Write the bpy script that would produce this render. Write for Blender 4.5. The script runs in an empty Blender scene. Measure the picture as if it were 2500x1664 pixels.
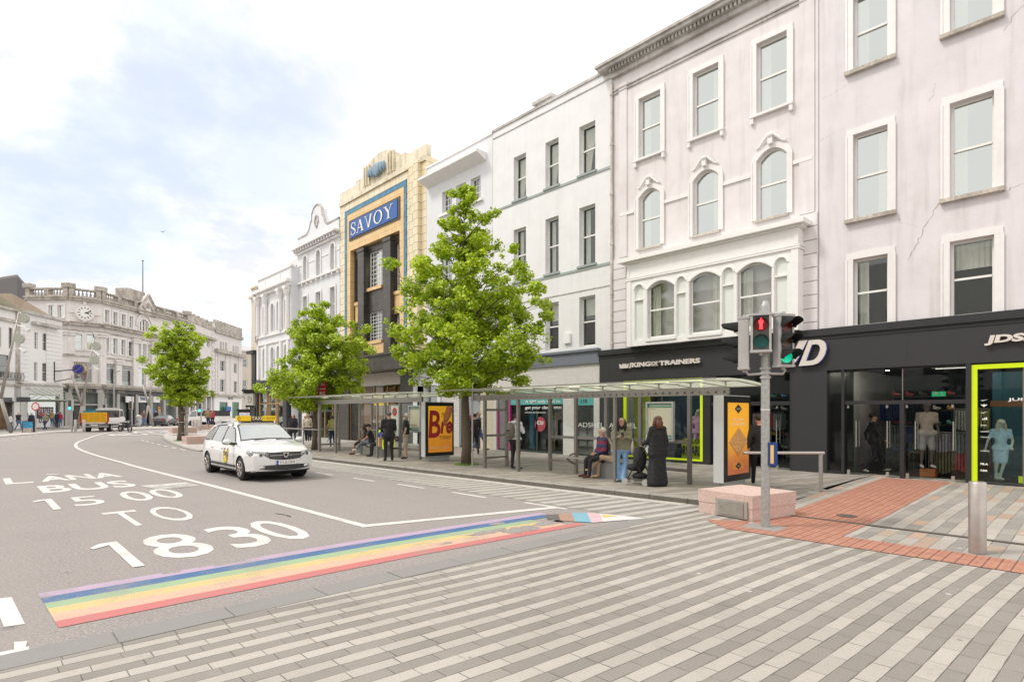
import bpy, math, random
from mathutils import Vector, Matrix
R=math.radians; pi=math.pi
sc=bpy.context.scene; COL=sc.collection
# ------------------------------------------------------------------ camera
cd=bpy.data.cameras.new('camera'); cam=bpy.data.objects.new('camera',cd); COL.objects.link(cam)
cam.location=(0,0,1.88); cam.rotation_euler=(R(90),0,R(46.67)); cd.sensor_width=36; cd.lens=1410/2500*36
cd.shift_y=(1008-832)/2500; cd.clip_start=.05; cd.clip_end=3000; sc.camera=cam
# ------------------------------------------------------------------ sky and sun
SUN_EL,SUN_AZ=R(52),R(215)
w=bpy.data.worlds.new('World'); sc.world=w; w.use_nodes=True; wt=w.node_tree; wt.nodes.clear()
def nd(nt,ty,ins=None,**pr):
    n=nt.nodes.new(ty)
    for k,v in pr.items(): setattr(n,k,v)
    for k,v in (ins or {}).items():
        s=n.inputs[k]
        if isinstance(v,bpy.types.NodeSocket): nt.links.new(v,s)
        elif isinstance(v,bpy.types.Node): nt.links.new(v.outputs[0],s)
        else: s.default_value=v
    return n
def mth(nt,op,a,b=0.,c=None):
    n=nt.nodes.new('ShaderNodeMath'); n.operation=op
    for i,v in enumerate((a,b,c)):
        if v is None: continue
        if isinstance(v,(bpy.types.NodeSocket,bpy.types.Node)): nt.links.new(v.outputs[0] if isinstance(v,bpy.types.Node) else v,n.inputs[i])
        else: n.inputs[i].default_value=v
    return n.outputs[0]
def mix(nt,f,a,b,mode='MIX'):
    n=nt.nodes.new('ShaderNodeMix'); n.data_type='RGBA'; n.blend_type=mode
    for i,v in ((0,f),(6,a),(7,b)):
        if isinstance(v,bpy.types.Node): v=v.outputs[0]
        if isinstance(v,bpy.types.NodeSocket): nt.links.new(v,n.inputs[i])
        elif i==0: n.inputs[0].default_value=v
        else: n.inputs[i].default_value=(*v,1) if len(v)==3 else v
    return n.outputs[2]
def rng(nt,v,a,b,c=0.,d=1.,t='SMOOTHSTEP'):
    n=nd(nt,'ShaderNodeMapRange',{'Value':v},interpolation_type=t)
    for k,x in zip(('From Min','From Max','To Min','To Max'),(a,b,c,d)): n.inputs[k].default_value=x
    return n.outputs[0]
sky=nd(wt,'ShaderNodeTexSky',sky_type='NISHITA',sun_disc=False,sun_elevation=SUN_EL,sun_rotation=SUN_AZ)
tc=nd(wt,'ShaderNodeTexCoord'); sp=nd(wt,'ShaderNodeSeparateXYZ',{0:tc.outputs['Generated']})
h=mth(wt,'ADD',mth(wt,'MAXIMUM',sp.outputs[2],0.),.22)
cv=nd(wt,'ShaderNodeCombineXYZ',{0:mth(wt,'DIVIDE',sp.outputs[0],h),1:mth(wt,'DIVIDE',sp.outputs[1],h),2:0.})
n1=nd(wt,'ShaderNodeTexNoise',{'Vector':cv,'Scale':1.15,'Detail':7.,'Roughness':.55,'Distortion':.35})
n2=nd(wt,'ShaderNodeTexNoise',{'Vector':cv,'Scale':2.6,'Detail':6.,'Roughness':.6})
# open patches lie over the west end of the street
dl=nd(wt,'ShaderNodeVectorMath',{0:tc.outputs['Generated'],1:(-.93,-.37,0)},operation='DOT_PRODUCT')
hl=mth(wt,'SQRT',mth(wt,'ADD',mth(wt,'MULTIPLY',sp.outputs[0],sp.outputs[0]),mth(wt,'ADD',mth(wt,'MULTIPLY',sp.outputs[1],sp.outputs[1]),1e-4)))
side=mth(wt,'MULTIPLY',rng(wt,mth(wt,'DIVIDE',dl.outputs['Value'],hl),.5,.76),rng(wt,mth(wt,'DIVIDE',sp.outputs[1],hl),-.25,-.02))
gap=mth(wt,'MULTIPLY',rng(wt,n1.outputs[0],.44,.60),side)
grey=mth(wt,'MULTIPLY',rng(wt,n2.outputs[0],.40,.62),mth(wt,'ADD',mth(wt,'MULTIPLY',side,.9),.08))
cloud=mix(wt,grey,(13.8,13.35,12.9),(8.9,9.0,9.5))
blue=mix(wt,1.,sky.outputs[0],(1.6,1.6,1.75),'MULTIPLY')
blue=mix(wt,.8,blue,(7.5,8.5,11.0))
bg=nd(wt,'ShaderNodeBackground',{'Color':mix(wt,mth(wt,'MULTIPLY',gap,.75),cloud,blue),'Strength':.1})
nd(wt,'ShaderNodeOutputWorld',{'Surface':bg})
sl=bpy.data.lights.new('sun','SUN'); sl.energy=2.0; sl.angle=R(11); sl.color=(1,.95,.88)
so=bpy.data.objects.new('sun',sl); COL.objects.link(so)
so.rotation_euler=Vector((-.40,-.62,-1*-1)).to_track_quat('Z','Y').to_euler()
vs=sc.view_settings; vs.view_transform='Standard'; vs.look='None'; vs.exposure=.07; vs.gamma=1
# ------------------------------------------------------------------ materials
MATS={}
def newmat(name):
    m=bpy.data.materials.new(name); m.use_nodes=True; nt=m.node_tree; nt.nodes.clear(); MATS[name]=m
    b=nd(nt,'ShaderNodeBsdfPrincipled'); nd(nt,'ShaderNodeOutputMaterial',{'Surface':b.outputs[0]}); return m,nt,b
def M(name,col,rough=.6,metal=0.,amt=.08,ns=6.,bump=0.,bs=60.,emit=0.,spec=.5,coat=0.,dirt=0.,dcol=(.12,.11,.09),streak=0.,dlo=.58):
    if name in MATS: return MATS[name]
    m,nt,b=newmat(name); b.inputs['Roughness'].default_value=rough; b.inputs['Metallic'].default_value=metal
    b.inputs['Specular IOR Level'].default_value=spec; b.inputs['Coat Weight'].default_value=coat
    g=nd(nt,'ShaderNodeNewGeometry').outputs['Position']
    n=nd(nt,'ShaderNodeTexNoise',{'Vector':g,'Scale':ns,'Detail':5.,'Roughness':.6})
    c=mix(nt,rng(nt,n.outputs[0],.3,.7,t='LINEAR'),tuple(x*(1-amt) for x in col),tuple(min(1,x*(1+amt)) for x in col))
    if dirt:
        d1=nd(nt,'ShaderNodeTexNoise',{'Vector':g,'Scale':.9,'Detail':8.,'Roughness':.7})
        c=mix(nt,mth(nt,'MULTIPLY',rng(nt,d1.outputs[0],dlo-.1,dlo+.18),dirt),c,dcol)
    if streak:
        mp=nd(nt,'ShaderNodeMapping',{0:g,3:(3.,3.,.25)})
        d2=nd(nt,'ShaderNodeTexNoise',{'Vector':mp.outputs[0],'Scale':1.3,'Detail':7.,'Roughness':.65})
        c=mix(nt,mth(nt,'MULTIPLY',rng(nt,d2.outputs[0],.47,.72),streak),c,dcol)
    nt.links.new(c,b.inputs['Base Color'])
    if emit: b.inputs['Emission Color'].default_value=(*col,1); b.inputs['Emission Strength'].default_value=emit
    if bump:
        n3=nd(nt,'ShaderNodeTexNoise',{'Vector':g,'Scale':bs,'Detail':4.})
        bp=nd(nt,'ShaderNodeBump',{'Height':n3.outputs[0],'Strength':bump,'Distance':.02}); nt.links.new(bp.outputs[0],b.inputs['Normal'])
    return m
def glassmat(name,refl=.35,tint=(.75,.82,.8),rough=.02):
    m,nt,b=newmat(name); nt.nodes.remove(b); o=[n for n in nt.nodes if n.type=='OUTPUT_MATERIAL'][0]
    fr=nd(nt,'ShaderNodeLayerWeight',{'Blend':.35})
    f=mth(nt,'ADD',mth(nt,'MULTIPLY',fr.outputs['Fresnel'],.5),refl); f=mth(nt,'MINIMUM',f,.9)
    t=nd(nt,'ShaderNodeBsdfTransparent',{0:(*tint,1)}); g=nd(nt,'ShaderNodeBsdfGlossy',{'Color':(.92,.97,.95,1),'Roughness':rough})
    x=nd(nt,'ShaderNodeMixShader',{0:f,1:t.outputs[0],2:g.outputs[0]}); nt.links.new(x.outputs[0],o.inputs[0]); return m
def paver(name,light,dark,w,l,shear=.06,mode=0,along='Y',joint=.004,extra=None,jcol=(.09,.08,.07),stain=.25):
    m,nt,b=newmat(name); b.inputs['Roughness'].default_value=.72
    g=nd(nt,'ShaderNodeNewGeometry').outputs['Position']; s=nd(nt,'ShaderNodeSeparateXYZ',{0:g})
    X,Y=(s.outputs[0],s.outputs[1]) if along=='Y' else (s.outputs[1],s.outputs[0])
    wob=mth(nt,'MULTIPLY',mth(nt,'SINE',mth(nt,'MULTIPLY',Y,1.1)),.018)
    u=mth(nt,'ADD',mth(nt,'SUBTRACT',X,mth(nt,'MULTIPLY',Y,shear)),wob)
    u=mth(nt,'DIVIDE',u,w); row=mth(nt,'FLOOR',u); fu=mth(nt,'FRACT',u)
    wr=nd(nt,'ShaderNodeTexWhiteNoise',{'W':row},noise_dimensions='1D')
    v=mth(nt,'ADD',mth(nt,'DIVIDE',Y,l),mth(nt,'MULTIPLY',wr.outputs[0],.9)); colm=mth(nt,'FLOOR',v); fv=mth(nt,'FRACT',v)
    cc=nd(nt,'ShaderNodeCombineXYZ',{0:row,1:colm,2:0.})
    wn=nd(nt,'ShaderNodeTexWhiteNoise',{'Vector':cc.outputs[0]},noise_dimensions='2D'); rv=wn.outputs['Value']
    par=mth(nt,'PINGPONG',row,1.)
    if mode==0: f=mth(nt,'ADD',par,mth(nt,'MULTIPLY',mth(nt,'SUBTRACT',rv,.5),.16))
    elif mode==2: f=mth(nt,'ADD',mth(nt,'MULTIPLY',par,.55),mth(nt,'MULTIPLY',rv,.45))
    else: f=mth(nt,'ADD',mth(nt,'MULTIPLY',par,.3),mth(nt,'MULTIPLY',rv,.8))
    c=mix(nt,f,light,dark)
    if extra:
        w2=nd(nt,'ShaderNodeTexWhiteNoise',{'Vector':cc.outputs[0],'W':3.3},noise_dimensions='4D')
        c=mix(nt,rng(nt,w2.outputs[0],extra[1],extra[1]+.1),c,extra[0])
    sp_=nd(nt,'ShaderNodeTexNoise',{'Vector':g,'Scale':130.,'Detail':3.,'Roughness':.8})
    c=mix(nt,1.,c,mix(nt,rng(nt,sp_.outputs[0],.35,.65,t='LINEAR'),(.8,.8,.8),(1.16,1.15,1.14)),'MULTIPLY')
    w3=nd(nt,'ShaderNodeTexWhiteNoise',{'Vector':cc.outputs[0],'W':7.7},noise_dimensions='4D'); c=mix(nt,1.,c,mix(nt,w3.outputs[0],(.93,.93,.925),(1.06,1.055,1.05)),'MULTIPLY')
    dr=nd(nt,'ShaderNodeTexNoise',{'Vector':g,'Scale':.35,'Detail':5.}); c=mix(nt,1.,c,mix(nt,rng(nt,dr.outputs[0],.35,.65),(.93,.92,.905),(1.05,1.045,1.03)),'MULTIPLY')
    vb=nd(nt,'ShaderNodeTexVoronoi',{'Vector':g,'Scale':2.1}); c=mix(nt,mth(nt,'MULTIPLY',mth(nt,'LESS_THAN',vb.outputs['Distance'],.045),.5),c,(.1,.095,.085))
    st=nd(nt,'ShaderNodeTexNoise',{'Vector':g,'Scale':1.6,'Detail':9.,'Roughness':.72})
    c=mix(nt,mth(nt,'MULTIPLY',rng(nt,st.outputs[0],.5,.75),stain),c,(.13,.12,.105))
    vo=nd(nt,'ShaderNodeTexVoronoi',{'Vector':g,'Scale':1.25})
    c=mix(nt,mth(nt,'MULTIPLY',mth(nt,'LESS_THAN',vo.outputs['Distance'],.035),.5),c,(.8,.78,.74))
    du=mth(nt,'MULTIPLY',mth(nt,'MINIMUM',fu,mth(nt,'SUBTRACT',1.,fu)),w); dv=mth(nt,'MULTIPLY',mth(nt,'MINIMUM',fv,mth(nt,'SUBTRACT',1.,fv)),l)
    jn=nd(nt,'ShaderNodeTexNoise',{'Vector':g,'Scale':3.,'Detail':3.})
    jw=mth(nt,'MULTIPLY',rng(nt,jn.outputs[0],.35,.7,.4,1.7,'LINEAR'),joint)
    jd=mth(nt,'LESS_THAN',mth(nt,'MINIMUM',du,dv),jw)
    c=mix(nt,mth(nt,'MULTIPLY',jd,.85),c,jcol); nt.links.new(c,b.inputs['Base Color'])
    hh=mth(nt,'SUBTRACT',mth(nt,'ADD',mth(nt,'MULTIPLY',rv,.25),mth(nt,'MULTIPLY',sp_.outputs[0],.15)),jd)
    bp=nd(nt,'ShaderNodeBump',{'Height':hh,'Strength':.5,'Distance':.004}); nt.links.new(bp.outputs[0],b.inputs['Normal']); return m
def paint(name,col,wear=.25,lo=.55,thick=1.):   # worn road paint, the road shows through where it is gone
    m,nt,b=newmat(name); b.inputs['Roughness'].default_value=.7
    g=nd(nt,'ShaderNodeNewGeometry').outputs['Position']
    n=nd(nt,'ShaderNodeTexNoise',{'Vector':g,'Scale':70.,'Detail':4.,'Roughness':.75}); n2=nd(nt,'ShaderNodeTexNoise',{'Vector':g,'Scale':1.4,'Detail':6.,'Roughness':.7})
    f=mth(nt,'MULTIPLY',rng(nt,mth(nt,'ADD',mth(nt,'MULTIPLY',n.outputs[0],.5),mth(nt,'MULTIPLY',n2.outputs[0],.5)),lo-.06,lo+.06),wear)
    c=mix(nt,f,col,(.27,.25,.23)); nt.links.new(c,b.inputs['Base Color']); return m
# ------------------------------------------------------------------ mesh helpers
class MB:
    def __init__(s): s.v=[]; s.f=[]; s.m=[]; s.cur=0
    def add(s,vs,fs):
        o=len(s.v); s.v+=[tuple(p) for p in vs]; s.f+=[tuple(i+o for i in f) for f in fs]; s.m+=[s.cur]*len(fs); return s
    def box(s,a,b,T=None):
        x0,y0,z0=a; x1,y1,z1=b
        vs=[(x0,y0,z0),(x1,y0,z0),(x1,y1,z0),(x0,y1,z0),(x0,y0,z1),(x1,y0,z1),(x1,y1,z1),(x0,y1,z1)]
        if T: vs=[T(*p) for p in vs]
        return s.add(vs,[(0,3,2,1),(4,5,6,7),(0,1,5,4),(1,2,6,5),(2,3,7,6),(3,0,4,7)])
    def quad(s,*p): return s.add(p,[tuple(range(len(p)))])
    def prism(s,pts,e):   # pts list of 3D, e extrusion vector
        n=len(pts); e=Vector(e); q=[Vector(p) for p in pts]; vs=q+[p+e for p in q]
        return s.add(vs,[tuple(range(n))[::-1],tuple(range(n,2*n))]+[(i,(i+1)%n,n+(i+1)%n,n+i) for i in range(n)])
    def tube(s,pts,r,n=8,cap=True,sq=1.):
        P=[Vector(p) for p in pts]; rs=r if isinstance(r,(list,tuple)) else [r]*len(P); vs=[]; u=None
        for i,p in enumerate(P):
            d=((P[min(i+1,len(P)-1)]-P[max(i-1,0)])).normalized()
            if u is None: u=d.orthogonal().normalized()
            else: u=(u-d*u.dot(d)); u=u.normalized() if u.length>1e-6 else d.orthogonal().normalized()
            v=d.cross(u)
            vs+=[p+(u*math.cos(2*pi*k/n)+v*math.sin(2*pi*k/n)*sq)*rs[i] for k in range(n)]
        fs=[(i*n+k,i*n+(k+1)%n,(i+1)*n+(k+1)%n,(i+1)*n+k) for i in range(len(P)-1) for k in range(n)]
        if cap: fs+=[tuple(range(n))[::-1],tuple(range((len(P)-1)*n,len(P)*n))]
        return s.add(vs,fs)
    def cyl(s,c,r,z0,z1,n=16,r2=None): return s.tube([(c[0],c[1],z0),(c[0],c[1],z1)],[r,r if r2 is None else r2],n)
    def lathe(s,c,prof,n=16,T=None):
        vs=[]
        for r,z in prof:
            for k in range(n):
                p=(c[0]+r*math.cos(2*pi*k/n),c[1]+r*math.sin(2*pi*k/n),c[2]+z); vs.append(T(*p) if T else p)
        m=len(prof)
        return s.add(vs,[(i*n+k,i*n+(k+1)%n,(i+1)*n+(k+1)%n,(i+1)*n+k) for i in range(m-1) for k in range(n)]+[tuple(range(n))[::-1],tuple(range((m-1)*n,m*n))])
    def ell(s,c,r,n=12,m=8,T=None):
        prof=[(max(1e-4,math.sin(pi*i/m)),-math.cos(pi*i/m)) for i in range(m+1)]; vs=[]
        for a,z in prof:
            for k in range(n):
                p=(c[0]+r[0]*a*math.cos(2*pi*k/n),c[1]+r[1]*a*math.sin(2*pi*k/n),c[2]+r[2]*z); vs.append(T(*p) if T else p)
        return s.add(vs,[(i*n+k,i*n+(k+1)%n,(i+1)*n+(k+1)%n,(i+1)*n+k) for i in range(m) for k in range(n)])
    def pieces(s,name,mats,parent=None,**k):   # one object per separate piece
        par=list(range(len(s.v)))
        def fd(i):
            while par[i]!=i: par[i]=par[par[i]]; i=par[i]
            return i
        for f in s.f:
            a=fd(f[0])
            for j in f[1:]: par[fd(j)]=a
        G={}
        for f in s.f: G.setdefault(fd(f[0]),[]).append(f)
        out=[]
        for fs in G.values():
            ids=sorted({i for f in fs for i in f}); mp={i:n for n,i in enumerate(ids)}; m=MB(); m.v=[s.v[i] for i in ids]; m.f=[tuple(mp[i] for i in f) for f in fs]; m.m=[0]*len(fs); out.append(m.build(name,mats,parent,**k))
        return out
    def build(s,name,mats,parent=None,local=False,smooth=False,auto=None,loc=None):
        me=bpy.data.meshes.new(name); base=Vector((0,0,0))
        if parent is not None and not local: base=rootof(parent)
        if loc is not None: base=Vector(loc)
        me.from_pydata([(x-base.x,y-base.y,z-base.z) for x,y,z in s.v],[],s.f)
        mats=mats if isinstance(mats,(list,tuple)) else [mats]
        for m in mats: me.materials.append(m)
        if any(s.m): me.polygons.foreach_set('material_index',s.m)
        if smooth or auto: me.polygons.foreach_set('use_smooth',[True]*len(s.f))
        if auto:
            try: me.set_sharp_from_angle(angle=R(auto))
            except Exception: pass
        me.update(); o=bpy.data.objects.new(name,me); COL.objects.link(o)
        if parent is not None: o.parent=parent
        if loc is not None: o.location=loc
        return o
def rootof(o):
    p=Vector((0,0,0))
    while o is not None: p+=o.location; o=o.parent
    return p
def tag(o,label=None,cat=None,group=None,kind=None):
    if label: o['label']=label
    if cat: o['category']=cat
    if group: o['group']=group
    if kind: o['kind']=kind
    return o
def thing(name,label,cat,loc=(0,0,0),rz=0.,group=None):
    o=bpy.data.objects.new(name,None); o.empty_display_size=.2; COL.objects.link(o); o.location=loc; o.rotation_euler=(0,0,rz)
    return tag(o,label,cat,group)
def kids(o): return [c for c in bpy.data.objects if c.parent==o]
def dup(o,loc,rz=None,label=None,group=None,parent=None):
    c=o.copy(); COL.objects.link(c)
    if parent is not None: c.parent=parent
    else:
        c.location=loc
        if rz is not None: c.rotation_euler=(0,0,rz)
    if label: c['label']=label
    if group: c['group']=group
    for ch in kids(o): dup(ch,None,parent=c)
    return c
FONTC={}
def textpts(txt,size=1.,off=0.,ext=0.,res=3):
    k=(txt,size,off,ext,res)
    if k in FONTC: return FONTC[k]
    cu=bpy.data.curves.new('t','FONT'); cu.body=txt; cu.size=size; cu.offset=off; cu.extrude=ext; cu.resolution_u=res; cu.fill_mode='BOTH' if ext else 'FRONT'
    o=bpy.data.objects.new('t',cu); COL.objects.link(o); dg=bpy.context.evaluated_depsgraph_get(); dg.update()
    me=bpy.data.meshes.new_from_object(o.evaluated_get(dg)); V=[tuple(v.co) for v in me.vertices]; Fc=[tuple(p.vertices) for p in me.polygons]
    bpy.data.objects.remove(o); bpy.data.curves.remove(cu); bpy.data.meshes.remove(me)
    x0=min(v[0] for v in V); y0=min(v[1] for v in V); x1=max(v[0] for v in V); y1=max(v[1] for v in V)
    V=[((a-x0)/(x1-x0),(b-y0)/(y1-y0),c) for a,b,c in V]; FONTC[k]=(V,Fc); return V,Fc
def text(mb,txt,O,U,V_,N=(0,0,0),off=0.,ext=0.,shear=0.,res=3):
    """lettering filling the parallelogram O, O+U, O+V; N = thickness vector"""
    P,F=textpts(txt,1.,off,.5 if any(N) else 0.,res); O=Vector(O);U=Vector(U);V_=Vector(V_);N=Vector(N)
    mb.add([O+U*(a+shear*b)+V_*b+N*(c+.5) for a,b,c in P],F); return mb
def smooth01(t): t=max(0.,min(1.,t)); return t*t*(3-2*t)
def gz(x,y):
    k=-.7274*x+.6862*y; return .2*smooth01((k-25)/30)
def pz(x,y):   # plaza surface, rises gently to the shop doors
    return gz(x,y)+.16*smooth01((y-10.5)/7.5)
def gridsheet(mb,x0,x1,y0,y1,nx,ny,zf,dz=0.):
    vs=[]; 
    for j in range(ny+1):
        for i in range(nx+1):
            x=x0+(x1-x0)*i/nx; y=y0+(y1-y0)*j/ny; vs.append((x,y,zf(x,y)+dz))
    return mb.add(vs,[(j*(nx+1)+i,j*(nx+1)+i+1,(j+1)*(nx+1)+i+1,(j+1)*(nx+1)+i) for j in range(ny) for i in range(nx)])
# picture ray -> world, used to carry measured facade features onto their real planes
def ray(px,py):
    a=(px-1250)/1410; return (-.7274+.6862*a,.6862+.7274*a,(1008-py)/1410)
def CP(px,k):
    d=ray(px,1008); return Vector((d[0]*k,d[1]*k,0))
def GP(px,py,z=0.):
    d=ray(px,py); k=(z-1.88)/d[2]; return Vector((d[0]*k,d[1]*k,z))
# ------------------------------------------------------------------ shared materials
white_paint=M('white_paint',(.82,.81,.79),.55,amt=.04)
lilac=M('lilac_render',(.70,.665,.685),.85,amt=.05,ns=1.2,bump=.25,bs=25,dirt=.22,dcol=(.40,.35,.31),streak=.28)
lilac2=M('pale_pink_render',(.73,.695,.70),.85,amt=.05,ns=1.5,bump=.2,bs=25,dirt=.2,dcol=(.44,.38,.34),streak=.26)
whiter=M('white_render',(.76,.76,.765),.85,amt=.04,ns=1.5,bump=.12,bs=20,dirt=.18,dcol=(.48,.45,.42),streak=.15)
greyw=M('grey_white_render',(.70,.71,.735),.8,amt=.03,ns=2,bump=.08,dirt=.08,dcol=(.5,.48,.45),streak=.12)
trimw=M('white_trim',(.79,.775,.77),.6,amt=.03,dirt=.12,dcol=(.45,.4,.34),streak=.15)
sillm=M('weathered_sill',(.55,.5,.44),.9,amt=.3,ns=14,dirt=.5,dlo=.5)
sash=M('sash_paint',(.82,.81,.78),.45,amt=.02)
cornice_m=M('stained_cornice',(.55,.53,.51),.9,amt=.1,dirt=.6,dcol=(.2,.18,.16),dlo=.5,streak=.4)
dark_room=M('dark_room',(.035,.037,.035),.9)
curtain_m=M('net_curtain',(.78,.77,.70),.9,amt=.08,ns=3)
winglass=glassmat('window_glass',.5,(.8,.86,.83))
wing_dark=glassmat('window_glass_dark',.20,(.78,.82,.8))
wing_clear=glassmat('window_glass_clear',.09,(.9,.93,.91))
doorglass=glassmat('door_glass',.0,(.8,.86,.84))
shopglass=glassmat('shop_glass',.02,(.82,.9,.87))
shelterglass=glassmat('shelter_glass',.03,(.9,.94,.92))
charcoal=M('charcoal_panel',(.034,.034,.036),.55,amt=.12,ns=40,bump=.1,bs=120,spec=.4)
charcoal2=M('charcoal_trim',(.026,.026,.029),.4,amt=.1)
steel=M('brushed_steel',(.34,.32,.30),.38,metal=.85,amt=.12,ns=20)
steel_pale=M('satin_steel',(.5,.47,.44),.35,metal=.7,amt=.1,ns=30)
galv=M('galvanised_steel',(.42,.42,.41),.5,metal=.55,amt=.2,ns=25,dirt=.2)
black_m=M('black_gloss',(.014,.014,.015),.3)
rubber=M('rubber',(.02,.02,.02),.8)
lime=M('lime_green_vinyl',(.56,.72,.0),.45,amt=.02,emit=.12)
letter_m=M('off_white_letter',(.66,.61,.56),.5,amt=.03)
letter_side=M('blue_letter_return',(.03,.05,.25),.5)
grey_alu=M('grey_aluminium',(.55,.57,.58),.4,metal=.4,amt=.03)
tree_bark=M('bark',(.13,.10,.07),.95,amt=.35,ns=30,bump=.8,bs=40,dirt=.3,dcol=(.1,.12,.05))
# ------------------------------------------------------------------ ground, road, paving
asphalt,nt_,b_=newmat('asphalt'); b_.inputs['Roughness'].default_value=.85
g_=nd(nt_,'ShaderNodeNewGeometry').outputs['Position']
na=nd(nt_,'ShaderNodeTexNoise',{'Vector':g_,'Scale':70.,'Detail':5.,'Roughness':.85}); nb=nd(nt_,'ShaderNodeTexNoise',{'Vector':g_,'Scale':.55,'Detail':8.,'Roughness':.65})
mpa=nd(nt_,'ShaderNodeMapping',{0:g_,3:(.12,1.6,1.)}); nc=nd(nt_,'ShaderNodeTexNoise',{'Vector':mpa.outputs[0],'Scale':1.,'Detail':5.})
ca=mix(nt_,rng(nt_,na.outputs[0],.33,.67,t='LINEAR'),(.13,.118,.112),(.47,.43,.405))
ng=nd(nt_,'ShaderNodeTexNoise',{'Vector':g_,'Scale':26.,'Detail':3.,'Roughness':.9}); ca=mix(nt_,1.,ca,mix(nt_,rng(nt_,ng.outputs[0],.38,.62,t='LINEAR'),(.78,.78,.785),(1.22,1.215,1.21)),'MULTIPLY')
ca=mix(nt_,mth(nt_,'MULTIPLY',rng(nt_,nb.outputs[0],.4,.7),.25),ca,(.24,.215,.2)); ca=mix(nt_,mth(nt_,'MULTIPLY',rng(nt_,nc.outputs[0],.45,.7),.5),ca,(.31,.28,.262))
vk=nd(nt_,'ShaderNodeTexVoronoi',{'Vector':nd(nt_,'ShaderNodeVectorMath',{0:g_,1:nd(nt_,'ShaderNodeTexNoise',{'Vector':g_,'Scale':1.1,'Detail':5.}).outputs[1]},operation='ADD').outputs[0],'Scale':.32},feature='DISTANCE_TO_EDGE')
ca=mix(nt_,mth(nt_,'MULTIPLY',mth(nt_,'LESS_THAN',vk.outputs[0],.002),.08),ca,(.08,.075,.07))
vo_=nd(nt_,'ShaderNodeTexVoronoi',{'Vector':g_,'Scale':.9}); vd_=nd(nt_,'ShaderNodeTexNoise',{'Vector':g_,'Scale':9.,'Detail':3.})
ca=mix(nt_,mth(nt_,'MULTIPLY',rng(nt_,mth(nt_,'ADD',vo_.outputs['Distance'],mth(nt_,'MULTIPLY',vd_.outputs[0],.06)),.05,.10,1.,0.),.35),ca,(.07,.065,.06))
nt_.links.new(ca,b_.inputs['Base Color'])
bpa=nd(nt_,'ShaderNodeBump',{'Height':na.outputs[0],'Strength':.6,'Distance':.006}); nt_.links.new(bpa.outputs[0],b_.inputs['Normal'])
p_cross=paver('crossing_setts',(.435,.408,.37),(.262,.243,.22),.1325,.385,.055,0)
p_lane=paver('lane_setts',(.48,.46,.43),(.28,.265,.245),.20,.30,.13,0,joint=.003,stain=.2)
p_plat=paver('platform_slabs',(.42,.385,.34),(.22,.20,.18),.15,.5,.35,1,'Y',.003,stain=.55)
p_plaza=paver('plaza_slabs',(.45,.42,.38),(.27,.258,.24),.19,.52,.0,2,joint=.004,extra=((.43,.315,.245),.80),stain=.22)
p_far=paver('pale_pavement',(.55,.52,.49),(.46,.44,.415),.4,.4,0,1,joint=.004,stain=.12)
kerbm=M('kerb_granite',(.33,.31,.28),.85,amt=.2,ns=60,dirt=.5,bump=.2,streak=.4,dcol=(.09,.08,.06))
kerbface=M('kerb_shaded_scuffed_face',(.13,.12,.10),.9,amt=.3,ns=30,dirt=.5,dcol=(.05,.045,.035))  # shade of the upright kerb face put into its colour, plus scuffs and dirt
kerbdark=M('kerb_slab_grey',(.255,.245,.232),.75,amt=.12,ns=90,dirt=.25,dcol=(.16,.15,.14))
tactile,nt_,b_=newmat('tactile_terracotta'); b_.inputs['Roughness'].default_value=.75
g_=nd(nt_,'ShaderNodeNewGeometry').outputs['Position']; s_=nd(nt_,'ShaderNodeSeparateXYZ',{0:g_})
uu=mth(nt_,'FRACT',mth(nt_,'DIVIDE',mth(nt_,'SUBTRACT',s_.outputs[0],mth(nt_,'MULTIPLY',s_.outputs[1],.0)),.133))
dd=mth(nt_,'LESS_THAN',uu,.11); rb_=mth(nt_,'FRACT',mth(nt_,'MULTIPLY',uu,2.)); rib=mth(nt_,'LESS_THAN',mth(nt_,'ABSOLUTE',mth(nt_,'SUBTRACT',rb_,.55)),.3)
nn=nd(nt_,'ShaderNodeTexNoise',{'Vector':g_,'Scale':5.,'Detail':7.,'Roughness':.7}); nf=nd(nt_,'ShaderNodeTexNoise',{'Vector':g_,'Scale':120.,'Detail':2.})
c_=mix(nt_,rng(nt_,nn.outputs[0],.35,.65),(.29,.115,.076),(.41,.19,.135)); c_=mix(nt_,rng(nt_,nf.outputs[0],.3,.7,.0,.25),c_,(.6,.36,.26))
c_=mix(nt_,mth(nt_,'MULTIPLY',dd,.8),c_,(.12,.06,.045)); c_=mix(nt_,mth(nt_,'MULTIPLY',rib,.3),c_,(.52,.24,.155)); nt_.links.new(c_,b_.inputs['Base Color'])
bt=nd(nt_,'ShaderNodeBump',{'Height':mth(nt_,'SUBTRACT',mth(nt_,'MULTIPLY',rib,.6),dd),'Strength':.6,'Distance':.006}); nt_.links.new(bt.outputs[0],b_.inputs['Normal'])
def S(name,mb,mat,**k): return tag(mb.build(name,mat,**k),kind='structure')
mb=MB(); gridsheet(mb,-420,420,-300,400,84,70,lambda x,y:gz(x,y)-.06); S('ground',mb,M('far_ground',(.3,.29,.27),.9))
mb=MB(); gridsheet(mb,-120,-5.62,-25,40,115,65,gz); S('road',mb,asphalt)
mb=MB(); gridsheet(mb,-5.62,14,-20,9.0,4,4,lambda x,y:.006); gridsheet(mb,-5.62,-4.44,9.0,10.9,1,2,lambda x,y:.006); S('crossing_pavement',mb,p_cross)
mb=MB()   # dark edge slabs
random.seed(3)
y=-12.
while y<8.9:
    l=.9 if y>-1 else 2; d=random.uniform(-.002,.002); mb.box((-5.97,y+.006,-.04),(-5.625,min(y+l,8.85)-.006,.010+d)); y+=l
S('edge_kerb',mb,kerbdark)
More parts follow.
